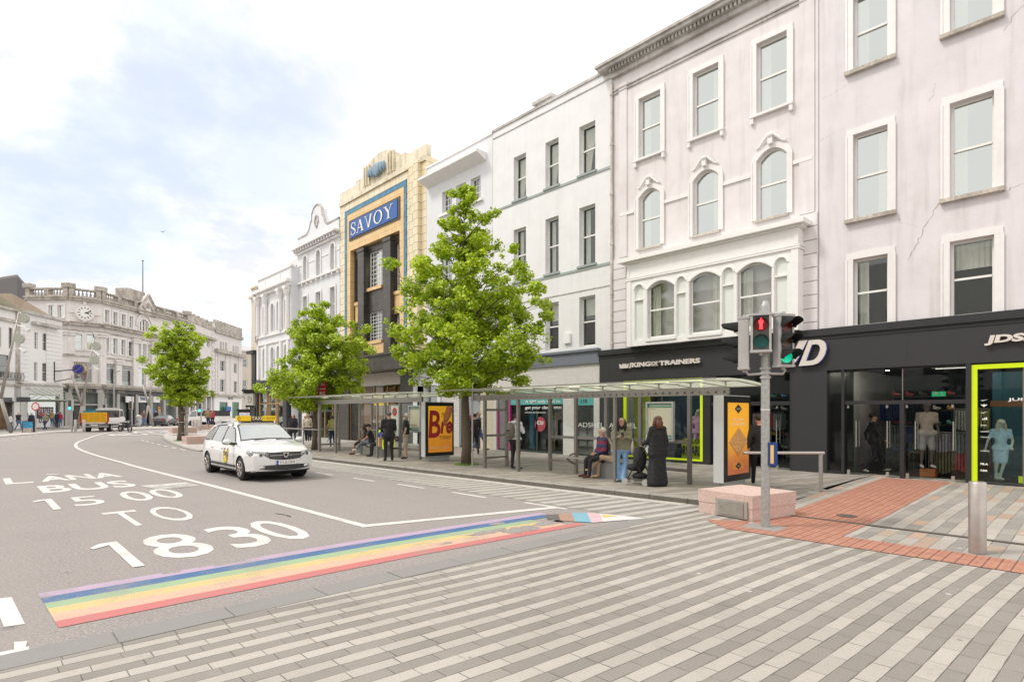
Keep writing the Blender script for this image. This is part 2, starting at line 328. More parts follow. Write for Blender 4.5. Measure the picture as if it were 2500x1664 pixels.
mb=MB(); gridsheet(mb,-30,-5.64,8.72,10.9,24,2,gz,.005); S('lane_pavement',mb,p_lane)
mb=MB(); gridsheet(mb,-4.76,14,9.0,18.6,12,24,pz,.004); S('plaza_pavement',mb,p_plaza)
mb=MB()
gridsheet(mb,-4.44,14,8.96,9.68,1,1,lambda x,y:0.,.014); gridsheet(mb,-4.36,-2.95,9.68,17.75,2,24,pz,.012); mb.quad((-5.05,9.45,.012),(-4.44,8.96,.012),(-4.44,9.9,.012)); S('tactile_pavement',mb,tactile)
mb=MB()
for i in range(9): mb.box((-4.3+i*2,10.9,.0+pz(0,10.95)+.008),(-4.3+i*2+1.99,11.0,pz(0,10.95)+.018))
S('drain_path',mb,M('drain_iron',(.10,.085,.07),.8,amt=.5,ns=60))
def iron_cover(x,y,r,lab):
    mb=MB(); z=pz(x,y)+.013; mb.tube([(x,y,z),(x,y,z+.004)],r,20); tag(mb.build('manhole_cover',M('drain_iron',(.1,.085,.07)),loc=(x,y,z)),lab,'manhole cover')
iron_cover(-3.45,11.6,.17,'small round rusty iron cover set in the red tactile paving')
# platform and pavement slabs with kerbs
front=[(-4.75,14.6),(-4.8,11.6),(-5.3,10.95),(-6.2,10.85),(-9.74,10.62),(-15,10.38),(-21.1,10.15),(-29,9.9),(-31,9.3)]
def slab(name,line,back,zt,mat,kerb,kw=.16,lbl=None):
    mb=MB(); n=len(line)
    inner=[]
    for i,p in enumerate(line):
        a=Vector(line[max(i-1,0)]); b=Vector(line[min(i+1,n-1)]); t=(b-a).normalized(); nrm=Vector((t.y,-t.x))
        if nrm.dot(Vector(back[min(i,len(back)-1)])-Vector(p))<0: nrm=-nrm
        inner.append(Vector(p)+nrm*kw)
    for i in range(n-1):
        a,b=inner[i],inner[i+1]; c,d=Vector(back[i+1]),Vector(back[i]); m=6
        for j in range(m):
            q=[a.lerp(d,j/m),b.lerp(c,j/m),b.lerp(c,(j+1)/m),a.lerp(d,(j+1)/m)]
            mb.quad(*[(p.x,p.y,zt(p.x,p.y)) for p in q])
    S(name,mb,mat)
    mb=MB()
    for i in range(n-1):
        L=(Vector(line[i+1])-Vector(line[i])).length; m=max(1,round(L/.95))
        for j in range(m):
            t0,t1=j/m+.006/L,(j+1)/m-.006/L
            a=Vector(line[i]).lerp(Vector(line[i+1]),t0); b=Vector(line[i]).lerp(Vector(line[i+1]),t1); c=inner[i+1].lerp(inner[i],1-t1); d=inner[i].lerp(inner[i+1],t0)
            tp=[(p.x,p.y,zt(p.x,p.y)+.003) for p in (a,b,c,d)]; e=.025
            lo=[(p.x,p.y,gz(p.x,p.y)-.03) for p in (a,b,c,d)]
            # bullnosed outer edge
            nv=(d-a).normalized()*e
            t_in=[(tp[0][0]+nv.x,tp[0][1]+nv.y,tp[0][2]),(tp[1][0]+nv.x,tp[1][1]+nv.y,tp[1][2]),tp[2],tp[3]]
            vs=[lo[0],lo[1],(tp[0][0],tp[0][1],tp[0][2]-e),(tp[1][0],tp[1][1],tp[1][2]-e)]+t_in+[lo[2],lo[3]]
            mb.add(vs,[(0,1,3,2),(2,3,5,4),(4,5,6,7),(0,2,4,7,9),(1,8,6,5,3),(7,6,8,9)])
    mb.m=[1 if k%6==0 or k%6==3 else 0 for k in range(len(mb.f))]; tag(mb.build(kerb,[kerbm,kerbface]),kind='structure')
def platz(x,y):
    a=gz(x,y)+.13+.04*smooth01((y-13)/5); t=smooth01((y-11.3)/3.2)*smooth01((x+7.2)/2.3); return a*(1-t)+(pz(x,y)+.006)*t
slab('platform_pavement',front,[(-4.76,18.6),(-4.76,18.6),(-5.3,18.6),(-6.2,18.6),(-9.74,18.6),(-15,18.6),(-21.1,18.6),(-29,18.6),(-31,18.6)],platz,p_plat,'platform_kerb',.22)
isl=[(-31,8.3),(-31.9,8.2),(-34.8,8.4),(-40.7,9.06),(-45.7,9.85),(-51.7,11),(-59,13.1),(-66,17)]
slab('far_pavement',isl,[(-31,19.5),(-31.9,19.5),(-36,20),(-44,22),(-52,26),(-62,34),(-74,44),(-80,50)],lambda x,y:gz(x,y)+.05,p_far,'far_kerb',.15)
mb=MB(); pts=[(-48,0),(-52,-1)]
lft=[(GP(*p,.15)) for p in [(0,1066),(50,1058),(150,1056),(215,1054),(300,1051),(420,1046),(560,1040),(640,1034)]]
lft=[(p.x,p.y) for p in lft]
mb=MB(); ln=[(-52.,-3.0)]+lft
for i in range(len(ln)-1):
    a,b=Vector(ln[i]),Vector(ln[i+1])
    for (d0,d1) in ((0,10),(10,22),(22,60)):
        q=[a+Vector((-d0,.5*d0)),b+Vector((-d0,.5*d0)),b+Vector((-d1,.5*d1)),a+Vector((-d1,.5*d1))]
        mb.quad(*[(p.x,p.y,gz(p.x,p.y)+.04) for p in q])
S('left_pavement',mb,p_far)
# channel gutter along the bus kerb
mb=MB()
gl=front[3:8]
for i in range(len(gl)-1):
    a,b=Vector(gl[i]),Vector(gl[i+1]); mb.quad((a.x,a.y-.32,.010),(a.x,a.y-.002,.010),(b.x,b.y-.002,.010),(b.x,b.y-.32,.010))
S('gutter_kerb',mb,M('gutter_stone',(.52,.49,.45),.8,amt=.2,ns=20,dirt=.4))
# ------------------------------------------------------------------ road markings
wl=paint('line_white',(.70,.675,.63),.55,.555); wl2=paint('worn_white',(.66,.64,.6),.9,.5)
def strip(mb,pts,wd,z=.0045):
    P=[Vector(p) for p in pts]; n=len(P); L=[];Rr=[]
    for i,p in enumerate(P):
        t=(P[min(i+1,n-1)]-P[max(i-1,0)]).normalized(); q=Vector((-t.y,t.x)); L.append(p+q*wd/2); Rr.append(p-q*wd/2)
    for i in range(n-1): mb.quad(*[(q.x,q.y,gz(q.x,q.y)+z+(.012 if q.x<-25 else 0)) for q in (Rr[i],Rr[i+1],L[i+1],L[i])])
def smoothline(P,n=8):
    out=[]; P=[Vector(p) for p in P]; P=[P[0]]+P+[P[-1]]
    for i in range(1,len(P)-2):
        for k in range(n):
            t=k/n; a,b,c,d=P[i-1:i+3]; out.append(.5*((2*b)+(-a+c)*t+(2*a-5*b+4*c-d)*t*t+(-a+3*b-3*c+d)*t**3))
    return out+[P[-1]]
mb=MB(); strip(mb,smoothline([(-66,10.6),(-57,7.9),(-50,6.2),(-44,4.9),(-38,4.25),(-31,4.15),(-22.9,4.36),(-16.6,4.6),(-11.7,4.74),(-8.6,4.82)]),.15)
strip(mb,[(-8.7,4.75),(-7.78,8.5)],.2,.0055)
S('road_line',mb,wl)
mb=MB()
for x0,x1,y in ((-15.3,-14.2,8.15),(-13.2,-12.,8.3),(-10.95,-9.75,8.38),(-8.65,-7.5,8.53),(-17.6,-16.5,8.05)): mb.quad((x0,y-.05,.0045),(x1,y-.03,.0045),(x1,y+.07,.0045),(x0,y+.05,.0045))
for i in range(7): x=-32.2-i*1.9; y=7.95+.0022*(x+31)**2; strip(mb,[(x,y),(x-1.1,y+.02*(-x-31)*.5)],.14)
for i in range(12):
    a=Vector((-44,.2)).lerp(Vector((-66,6.2)),i/12); b=a+(Vector((-66,6.2))-Vector((-44,.2))).normalized()*1.1; strip(mb,[a,b],.13)
mb.quad((-7.84,.19,.0045),(-7.8,.33,.0045),(-6.72,.375,.0045),(-6.76,.235,.0045)); strip(mb,[(-5.98,-1.5),(-5.98,.36)],.15,.0055)
mb.quad((-6.25,.28,.0065),(-6.2,.36,.0065),(-6.03,.34,.0065),(-6.03,.27,.0065))
S('road_lines',mb,wl)
mb=MB()
# lettering read by drivers coming from the left: rows across the lane
def rtext(t,x_far,x_near,y0,y1,off=0.,sk=0.): text(mb,t,(x_near,y0,.0045),(sk*0,y1-y0,0),(x_far-x_near,0,0),off=off)
def one(xf,xn,y0,y1):
    w=.125; l=xn-xf; mb.prism([(xn,y1-w,.008),(xn,y1,.008),(xf,y1,.008),(xf,y1-w,.008)],(0,0,.002)); mb.prism([(xf,y1-w,.0081),(xf+.11*l,y1-w,.0081),(xf+.20*l,y0+.02,.0081),(xf+.13*l,y0,.0081),(xf+.02*l,y1-w-.1,.0081)],(0,0,.002))
rtext('L',-22.15,-20.25,.74,1.32,.01); rtext('ANA',-22.0,-20.33,1.48,3.38,.03); mb.quad((-22.65,1.75,.01),(-22.45,1.75,.01),(-22.4,2.05,.01),(-22.6,2.05,.01))
rtext('BUS',-19.2,-17.4,1.3,3.22,.02); one(-16.1,-14.25,1.0,1.34); rtext('5',-16.1,-14.5,1.6,2.14); rtext('00',-16.4,-14.45,2.53,3.65,.004)
rtext('T',-13.2,-11.32,1.83,2.36); rtext('O',-13.25,-11.3,2.5,3.06,.0); one(-10.1,-8.27,1.24,1.59); rtext('8',-10.2,-8.36,1.82,2.52,.006); rtext('3',-10.25,-8.4,2.74,3.32,.006); rtext('0',-10.35,-8.42,3.38,3.94,.004)
S('road_markings',mb,wl)
mb=MB(); rtext('BUS',-55.5,-52.2,8.0,11.6,.02); rtext('LANE',-61,-57,9.5,13.8,.02)
for i in range(len(mb.v)):
    x,y,z=mb.v[i]; mb.v[i]=(x,y,gz(x,y)+.03)
S('road_markings',mb,wl)
mb=MB(); mb.quad((-17.45,3.25,.008),(-16.3,3.4,.008),(-16.4,4.38,.008),(-17.45,4.3,.008)); S('worn_road_marking',mb,wl2)
mb=MB()
for P in ([(-16.9,3.9),(-16.5,3.96),(-16.2,3.93)],[(-10.9,4.2),(-10.6,4.28),(-10.35,4.26)]): strip(mb,P,.03,.006)
S('road_surface',mb,M('tar_seal',(.05,.045,.04),.7))
# rainbow band
cols=[((.44,.33,.44),-7.76,-7.56),((.06,.14,.29),-7.56,-7.32),((.31,.43,.25),-7.32,-7.10),((.60,.46,.21),-7.10,-6.87),((.60,.40,.29),-6.87,-6.62),((.52,.165,.155),-6.62,-6.40)]
def xs(y): return .0 if y<4 else .035*(y-4)**1.25
names=['violet','blue','green','yellow','orange','red']
for i,(c,x0,x1) in enumerate(cols):
    mb=MB(); yend=[7.9,7.72,7.2,7.3,7.35,7.6][i]; y0=.54+.008*i; n=40; random.seed(40+i)
    for j in range(n):
        ya=.56+(yend-.56)*j/n; yb=.56+(yend-.56)*(j+1)/n; sl0=(.035*(x0+7.08) if j==0 else 0); sl1=(.035*(x1+7.08) if j==0 else 0)
        e=0
        if i==0 and .9<ya<2.6 : e=.0 if ya<1.5 else .06+.05*math.sin(ya*9)
        mb.quad((x0+xs(ya)+e,ya+sl0,.0045+.0002*i),(x1+xs(ya)+.001,ya+sl1,.0045+.0002*i),(x1+xs(yb)+.001,yb,.0045+.0002*i),(x0+xs(yb)+e,yb,.0045+.0002*i))
    tag(mb.build('road_marking',paint('band_'+names[i],c,.7,.55)),kind='structure')
mb=MB()
def blob(cx,cy,rx,ry,sd,z=.0085):
    random.seed(sd); n=22; mb.quad(*[(cx+rx*math.cos(2*pi*k/n)*random.uniform(.7,1.2),cy+ry*math.sin(2*pi*k/n)*random.uniform(.75,1.2),z) for k in range(n)])
blob(-6.68,6.5,.2,.42,1); blob(-6.9,6.0,.12,.4,2); blob(-7.3,6.55,.1,.16,3); blob(-6.75,7.25,.16,.35,4); blob(-6.72,5.05,.05,.1,5); blob(-6.75,7.55,.1,.2,7)
S('road_surface',mb,asphalt)
def pl(P,t):
    L=[0]
    for q,r in zip(P,P[1:]): L.append(L[-1]+(Vector(r)-Vector(q)).length)
    d=t*L[-1]
    for k in range(len(P)-1):
        if d<=L[k+1]+1e-9: u=(d-L[k])/(L[k+1]-L[k]); return Vector(P[k]).lerp(Vector(P[k+1]),u)
    return Vector(P[-1])
ctop=[(-7.30,7.74),(-7.1,8.3),(-6.92,8.5),(-6.55,8.66),(-5.83,8.78)]; cbot=[(-6.98,7.44),(-6.57,7.6),(-6.22,7.8),(-6.14,8.04),(-5.83,8.78)]
for k,(c,t0,t1) in enumerate((((.13,.115,.11),0,.13),((.38,.24,.17),.13,.27),((.19,.40,.50),.27,.42),((.62,.42,.44),.42,.54),((.64,.62,.60),.54,.99))):
    mb=MB()
    for j in range(6):
        u,v=t0+(t1-t0)*j/6,t0+(t1-t0)*(j+1)/6; q=[pl(ctop,u),pl(cbot,u),pl(cbot,v),pl(ctop,v)]; mb.quad(*[(p.x,p.y,.0118) for p in q])
    tag(mb.build('road_marking',paint('chev%d'%k,c,.6,.58)),kind='structure')
mb=MB(); mb.quad((-6.62,8.52,.0140),(-6.42,8.3,.0140),(-6.3,8.6,.0140)); S('road_marking',mb,paint('chevy',(.62,.48,.13),.5,.6))
# ------------------------------------------------------------------ facades
class Fac:   # s along the wall, d outward from it, z up
    def __init__(f,O,D,N): f.O=Vector((O[0],O[1],0)); f.D=Vector((D[0],D[1],0)).normalized(); f.N=Vector((N[0],N[1],0)).normalized()
    def P(f,s,d,z): p=f.O+f.D*s+f.N*d; return (p.x,p.y,z)
    def T(f,x,y,z): return f.P(x,-y,z)      # box helper: y = depth into the wall
    def s(f,px,d=0):   # where a sight line meets this wall
        r=ray(px,1008); r=Vector((r[0],r[1],0)); O=f.O+f.N*d; k=O.dot(f.N)/r.dot(f.N); return (r*k-f.O).dot(f.D)
    def z(f,px,py,d=0):
        r=ray(px,py); rr=Vector((r[0],r[1],0)); O=f.O+f.N*d; k=O.dot(f.N)/rr.dot(f.N); return 1.88+r[2]*k
def bx(mb,F,s0,s1,d0,d1,z0,z1): mb.box((min(s0,s1),-max(d0,d1),z0),(max(s0,s1),-min(d0,d1),z1),F.T); return mb
def wall(mb,F,s0,s1,z0,z1,holes,d=0.,rev=.16):
    """wall sheet with openings and their reveals; holes=(s0,s1,z0,z1[,rise])"""
    S_=sorted({s0,s1,*[h[0] for h in holes],*[h[1] for h in holes]}); Z=sorted({z0,z1,*[h[2] for h in holes],*[h[3] for h in holes]})
    S_=[x for x in S_ if s0<=x<=s1]; Z=[x for x in Z if z0<=x<=z1]
    for i in range(len(S_)-1):
        for j in range(len(Z)-1):
            a,b=(S_[i]+S_[i+1])/2,(Z[j]+Z[j+1])/2
            if any(h[0]<a<h[1] and h[2]<b<h[3] for h in holes): continue
            mb.quad(F.P(S_[i],d,Z[j]),F.P(S_[i+1],d,Z[j]),F.P(S_[i+1],d,Z[j+1]),F.P(S_[i],d,Z[j+1]))
    for h in holes:
        a,b,c,e=h[:4]
        mb.quad(F.P(a,d,c),F.P(a,d,e),F.P(a,d-rev,e),F.P(a,d-rev,c)); mb.quad(F.P(b,d,c),F.P(b,d-rev,c),F.P(b,d-rev,e),F.P(b,d,e))
        mb.quad(F.P(a,d,c),F.P(a,d-rev,c),F.P(b,d-rev,c),F.P(b,d,c)); mb.quad(F.P(a,d,e),F.P(b,d,e),F.P(b,d-rev,e),F.P(a,d-rev,e))
        if len(h)>4 and h[4]: arch(mb,F,a,b,e-h[4],e,d,rev)
def archpts(a,b,z,top,n=12):
    c=(a+b)/2; r=(b-a)/2
    if top-z<.7*r: return [(c-r+2*r*i/n,z+(top-z)*(1-(2*i/n-1)**2)) for i in range(n+1)]
    return [(c-r*math.cos(pi*i/n),z+(top-z)*math.sin(pi*i/n)) for i in range(n+1)]
def arch(mb,F,a,b,z,top,d,rev):
    P=archpts(a,b,z,top); d1=d
    for (s0,q0),(s1,q1) in zip(P,P[1:]):
        mb.quad(F.P(s0,d1,q0),F.P(s1,d1,q1),F.P(s1,d1,top),F.P(s0,d1,top)); mb.quad(F.P(s0,d1,q0),F.P(s0,d1-rev,q0),F.P(s1,d1-rev,q1),F.P(s1,d1,q1))
def archring(mb,F,a,b,z,top,wd,d0,d1):
    P=archpts(a,b,z,top); Q=archpts(a-wd,b+wd,z,top+wd)
    for i in range(len(P)-1):
        q=[P[i],P[i+1],Q[i+1],Q[i]]; mb.add([F.P(s,dd,z_) for dd in (d1,d0) for s,z_ in q],[(0,1,2,3),(3,2,6,7),(1,0,4,5)])
def window(F,par,s0,s1,z0,z1,dep=.13,fr=.055,kind='sash',grid=None,curt=0,glass=None,rise=0,surr=0,surp=.03,sill=None,mat=None,name='window',sm=None):
    m=mat or sash; mb=MB(); d=-dep; zt=z1-rise if rise else z1
    bx(mb,F,s0,s0+fr,d-.05,d,z0,z1 if not rise else zt); bx(mb,F,s1-fr,s1,d-.05,d,z0,z1 if not rise else zt); bx(mb,F,s0+fr,s1-fr,d-.05,d,z0,z0+fr*1.3)
    if rise: 
        P=archpts(s0,s1,zt,z1); Q=archpts(s0+fr,s1-fr,zt,z1-fr)
        for i in range(len(P)-1): mb.quad(F.P(P[i][0],d,P[i][1]),F.P(P[i+1][0],d,P[i+1][1]),F.P(Q[i+1][0],d,Q[i+1][1]),F.P(Q[i][0],d,Q[i][1])); mb.quad(F.P(Q[i][0],d,Q[i][1]),F.P(Q[i+1][0],d,Q[i+1][1]),F.P(Q[i+1][0],d-.05,Q[i+1][1]),F.P(Q[i][0],d-.05,Q[i][1]))
    else: bx(mb,F,s0+fr,s1-fr,d-.05,d,z1-fr,z1)
    zm=(z0+z1)/2
    if kind=='sash': bx(mb,F,s0+fr,s1-fr,d-.04,d+.02,zm-.025,zm+.03)
    if grid:
        nx,nz=grid
        for i in range(1,nx): x=s0+fr+(s1-s0-2*fr)*i/nx; bx(mb,F,x-.013,x+.013,d-.03,d-.006,z0+fr,z1-fr)
        for i in range(1,nz):
            z=z0+fr+(z1-z0-2*fr)*i/nz
            if kind=='sash' and abs(z-zm)<.04: continue
            bx(mb,F,s0+fr,s1-fr,d-.03,d-.008,z-.013,z+.013)
    w_=mb.build(name,m,par)
    p=MB()
    if rise:
        Q=archpts(s0+fr*.5,s1-fr*.5,zt,z1-fr*.5); p.quad(*([F.P(s0+fr*.5,d-.03,z0),F.P(s1-fr*.5,d-.03,z0)]+[F.P(s,d-.03,z) for s,z in Q[::-1]]))
    else: p.quad(F.P(s0+fr*.5,d-.03,z0),F.P(s1-fr*.5,d-.03,z0),F.P(s1-fr*.5,d-.03,z1-fr*.5),F.P(s0+fr*.5,d-.03,z1-fr*.5))
    p.build('pane',glass or winglass,w_)
    if curt:   # pleated curtains
        c=MB(); W=s1-s0-2*fr; segs=[]
        if curt&1: segs.append((s0+fr,s0+fr+W*.34,0))
        if curt&2: segs.append((s1-fr-W*.34,s1-fr,0))
        if curt&4: segs.append((s0+fr,s1-fr,1))
        if curt&8: segs.append((s0+fr,s0+fr+W*.8,2)); 
        for a,b,k in segs:
            n=max(6,int((b-a)/.035)); zb=z0+fr if k!=1 else z1-(z1-z0)*.36; ztp=z1-fr-(rise*.4)
            for i in range(n):
                xa=a+(b-a)*i/n; xb=a+(b-a)*(i+1)/n; da=d-.17+.02*math.sin(i*2.1); db=d-.17+.02*math.sin((i+1)*2.1)
                sk=.0 if k!=2 else W*.45
                if k==2: xb0=a+(b-a)*.42*(i+1)/n+.0; xa0=a+(b-a)*.42*i/n; c.quad(F.P(xa0,da,zb),F.P(xb0,db,zb),F.P(xb,db,ztp),F.P(xa,da,ztp))
                else: c.quad(F.P(xa,da,zb),F.P(xb,db,zb),F.P(xb,db,ztp),F.P(xa,da,ztp))
        c.build('curtain' if curt!=4 else 'blind',curtain_m,w_)
    if surr:
        q=MB(); a,b=s0-surr,s1+surr
        bx(q,F,a,s0-.002,0,surp,z0,z1 if not rise else zt); bx(q,F,s1+.002,b,0,surp,z0,z1 if not rise else zt)
        if rise: archring(q,F,s0-.002,s1+.002,zt,z1,surr,0,surp)
        else: bx(q,F,a,b,0,surp,z1+.002,z1+surr); 
        bx(q,F,a-.02,a+.03,surp,surp+.02,z0,z1 if not rise else zt); bx(q,F,b-.03,b+.02,surp,surp+.02,z0,z1 if not rise else zt)
        q.build('surround',trimw,w_)
    if sill:
        q=MB(); bx(q,F,s0-sill[0],s1+sill[0],-dep,sill[1],z0-sill[2],z0-.002); q.build('sill',sm or sillm,w_)
    return w_
def body(mb,F,s0,s1,z1,depth,cap=.0,zb=0.):   # rest of the building's box behind the front wall
    for a,b in (((s0,0),(s0,-depth)),((s1,-depth),(s1,0)),((s0,-depth),(s1,-depth))):
        mb.quad(F.P(a[0],a[1],zb),F.P(b[0],b[1],zb),F.P(b[0],b[1],z1),F.P(a[0],a[1],z1))
    mb.quad(F.P(s0,0,z1),F.P(s1,0,z1),F.P(s1,-depth,z1),F.P(s0,-depth,z1))
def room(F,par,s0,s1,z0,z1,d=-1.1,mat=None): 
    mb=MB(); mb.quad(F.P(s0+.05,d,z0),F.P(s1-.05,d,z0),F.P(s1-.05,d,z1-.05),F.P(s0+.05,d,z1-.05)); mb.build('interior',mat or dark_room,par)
def downpipe(F,par,s,z0,z1,mat,r=.045,d=.09,name='downpipe'):
    mb=MB(); mb.tube([F.P(s,d,z0),F.P(s,d,z1)],r,8); z=z0+.4
    while z<z1-.2: mb.tube([F.P(s,d,z),F.P(s,d,z+.08)],r*1.4,8); bx(mb,F,s-.07,s+.07,0,.05,z,z+.05); z+=1.9
    mb.build(name,mat,par)
Y0=18.
FR=Fac((0,Y0),(1,0),(0,-1))
# ---- lilac building on the right
B=thing('rendered_building','tall lilac rendered building with cracked walls and six large sash windows above the sportswear shop','building',(-2,Y0,0))
cols_=((-5.19,-4.36),(-3.06,-2.15),(-.95,-.05)); rows=((4.33,6.16),(7.28,9.63),(11.42,13.5))
hl_=[]
for j,(a,b) in enumerate(cols_):
    for i,(c,e) in enumerate(rows):
        hl_.append((a+(.05 if j else 0),b,c-(.0 if i else .05),e+(0,.0,.0)[i]+(0 if not j else .02)))
mb=MB(); wall(mb,FR,-6.08,2.6,4.0,15.6,hl_); body(mb,FR,-6.08,2.6,15.6,11); mb.build('wall',lilac,B)
mb=MB(); bx(mb,FR,-6.08,2.6,.0,.35,15.5,15.9); mb.build('cornice',cornice_m,B)
for i,hh in enumerate(hl_): window(FR,B,*hh[:4],dep=.16,surr=.17,surp=.035,sill=(.2,.13,.10) if i%3 else None,curt=(1,2,1,4,1,1,1,2,3)[i],glass=wing_clear if i%3==0 else winglass)
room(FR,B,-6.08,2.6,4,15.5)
mb=MB(); crackm=M('crack',(.36,.31,.29),.9)
def crack(pts,w=.006,depth=.004):
    random.seed(len(pts)); Q=[]
    for (a,b),(c,e) in zip(pts,pts[1:]):
        for k in range(5): t=k/5; Q.append((a+(c-a)*t+random.uniform(-.03,.03),b+(e-b)*t+random.uniform(-.03,.03)))
    Q.append(pts[-1])
    for i in range(len(Q)-1):
        (a,b),(c,e)=Q[i],Q[i+1]; ww=w*random.uniform(.4,1.3); mb.quad(FR.P(a-ww/2,depth,b),FR.P(a+ww/2,depth,b-ww/2),FR.P(c+ww/2,depth,e-ww/2),FR.P(c-ww/2,depth,e))
crack([(-3.25,7.2),(-3.4,6.95),(-3.6,6.55),(-3.68,6.3),(-3.9,5.9)],.013); crack([(-4.15,7.2),(-4.1,6.95),(-3.85,6.8),(-3.62,6.7)]); crack([(-2.0,7.15),(-1.7,7.25),(-1.2,7.3)],.012); crack([(-5.4,9.9),(-5.8,9.85),(-6.05,9.75)]); crack([(-5.35,11.1),(-5.7,11.0),(-6.0,10.95)]); crack([(-1.95,11.0),(-1.7,11.4),(-1.4,11.5)],.011); crack([(-3.3,10.3),(-3.35,10.05),(-3.45,9.9)])
mb.build('crack',crackm,B)
# ---- pale pink building with bay
B=thing('rendered_building','pale pink four-storey building with arched windows, scroll keystones and a white bay window','building',(-10,Y0,0))
W3=((-12.26,-11.35),(-10.08,-9.16),(-7.9,-6.98)); hl3=[(a,b,11.2,13.42) for a,b in W3]; hl2=[(a,b,7.9,10.02,.28) for a,b in W3]
mb=MB(); wall(mb,FR,-13.42,-6.1,4.0,14.62,hl3+hl2); body(mb,FR,-13.42,-6.1,14.62,11)
for a,b in ((-13.15,-12.78),(-6.62,-6.2)): bx(mb,FR,a,b,0,.04,7.75,14.3)
mb.build('wall',lilac2,B)
mb=MB()
for a,b in ((-13.4,-12.82),(-6.62,-6.12)):
    mb=MB()
    for k in range(9): bx(mb,FR,a,b,0,.05,4.15+k*.4,4.15+k*.4+.375)
    mb.build('rusticated_pier',lilac2,B)
mb=MB()
for (z0,z1,d) in ((14.02,14.07,.05),(14.14,14.19,.06),(14.62,14.8,.16),(14.94,15.06,.42),(15.06,15.16,.5)): bx(mb,FR,-13.46-(d if d>.3 else 0),-6.1,-.02,d,z0,z1)
k=-13.4
while k<-6.2: bx(mb,FR,k,k+.07,.0,.3,14.8,14.935); k+=.14
bx(mb,FR,-13.46,-6.1,-.02,.2,14.79,14.94); mb.build('cornice',cornice_m,B)
for i,(a,b,c,e) in enumerate(hl3):
    w_=window(FR,B,a,b,c,e,surr=.17,surp=.04,sill=(.2,.12,.08),curt=(1,2,1)[i],sm=trimw)
    q=MB(); 
    for s in (a-.13,b+.13): q.box((s-.05,-.1,c-.26),(s+.05,0,c-.08),FR.T); q.ell((s,-.06,c-.24),(.055,.05,.05),8,6,T=FR.T)
    q.build('bracket',trimw,w_)
for i,(a,b,c,e,r) in enumerate(hl2):
    w_=window(FR,B,a,b,c,e,rise=r,surr=.15,surp=.045,sill=(.05,.08,.07),curt=(1,2,1)[i])
    q=MB(); m=(a+b)/2; q.box((m-.07,-.16,e+.1),(m+.07,0,e+.42),FR.T)
    for sgn in (-1,1): q.tube([FR.P(m+sgn*(.08+.36*t),.06+.03*(1-t),e+.40-.30*t**.6+.03*math.sin(t*6)) for t in [k/8 for k in range(9)]],[.045]*5+[.035]*3+[.05],7)
    q.ell((m,-.14,e+.36),(.1,.07,.08),10,6,T=FR.T); q.build('keystone',trimw,w_)
mb=MB()
for a,b in ((-13.1,-12.45),(-11.18,-10.25),(-8.98,-8.08),(-6.8,-6.25)): bx(mb,FR,a,b,0,.05,9.3,9.42)
mb.pieces('string_course',trimw,B)
# bay
P=.42; mb=MB(); bayW=((-11.62,-10.55,4.52,6.5),(-9.98,-8.9,4.5,6.5),(-8.33,-7.26,4.5,6.5)); nic=((-12.17,-11.8),(-10.46,-10.13),(-8.81,-8.46),(-7.17,-6.82))
wall(mb,FR,-12.5,-6.5,4.3,7.36,[(a,b,c,e,.24) for a,b,c,e in bayW]+[(a,b,4.5,6.5,.17) for a,b in nic],d=P,rev=.08)
for s in (-12.5,-6.5): mb.quad(FR.P(s,0,4.3),FR.P(s,P,4.3),FR.P(s,P,7.36),FR.P(s,0,7.36))
bx(mb,FR,-12.55,-6.45,0,P+.05,6.68,6.73); bx(mb,FR,-12.55,-6.45,0,P+.03,6.76,6.79); bx(mb,FR,-12.6,-6.4,0,P+.08,7.3,7.36); bx(mb,FR,-12.78,-6.28,0,P+.22,7.362,7.5)
for a,b in nic: archring(mb,FR,a,b,6.33,6.5,.045,P,P+.03)
for a,b,c,e in bayW: archring(mb,FR,a,b,e-.24,e,.08,P,P+.04); bx(mb,FR,a-.05,b+.05,P,P+.04,c-.1,c-.003); bx(mb,FR,a-.07,a-.01,P,P+.03,4.42,e-.24); bx(mb,FR,b+.01,b+.07,P,P+.03,4.42,e-.24)
bx(mb,FR,-12.5,-12.32,P,P+.03,4.3,6.68); bx(mb,FR,-6.7,-6.5,P,P+.03,4.3,6.68); bx(mb,FR,-12.5,-12.38,P,P+.02,6.8,7.29); bx(mb,FR,-6.62,-6.5,P,P+.02,6.8,7.29)
mb.build('bay',white_paint,B)
for a,b in nic:
    mb=MB(); bx(mb,FR,a,b,P-.12,P-.07,4.5,6.5); np_=mb.build('bay_panel',M('pale_green_panel',(.72,.75,.70),.4,amt=.02),B); mb=MB(); bx(mb,FR,a-.02,b+.02,P-.069,P+.01,5.93,5.98); mb.build('panel_bar',white_paint,np_)
FB=Fac((0,Y0-P),(1,0),(0,-1))
for i,(a,b,c,e) in enumerate(bayW): window(FB,B,a,b,c,e,dep=.1,rise=.2,curt=(1,2,1)[i],glass=wing_clear)
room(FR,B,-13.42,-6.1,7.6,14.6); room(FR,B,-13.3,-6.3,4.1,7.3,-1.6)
downpipe(FR,B,-6.72,4.35,7.5,M('black_pipe',(.04,.045,.045),.5),.045,.5-.32)
downpipe(FR,B,-13.45,4.1,14.5,M('stained_pipe',(.58,.53,.49),.8,amt=.2,dirt=.4),.05,.08,'stained_downpipe')
mb=MB(); mb.box((-13.6,18.6,15.1),(-12.2,19.9,15.75)); mb.box((-13.7,18.5,15.75),(-12.1,20,15.85)); mb.build('chimney',cornice_m,B)
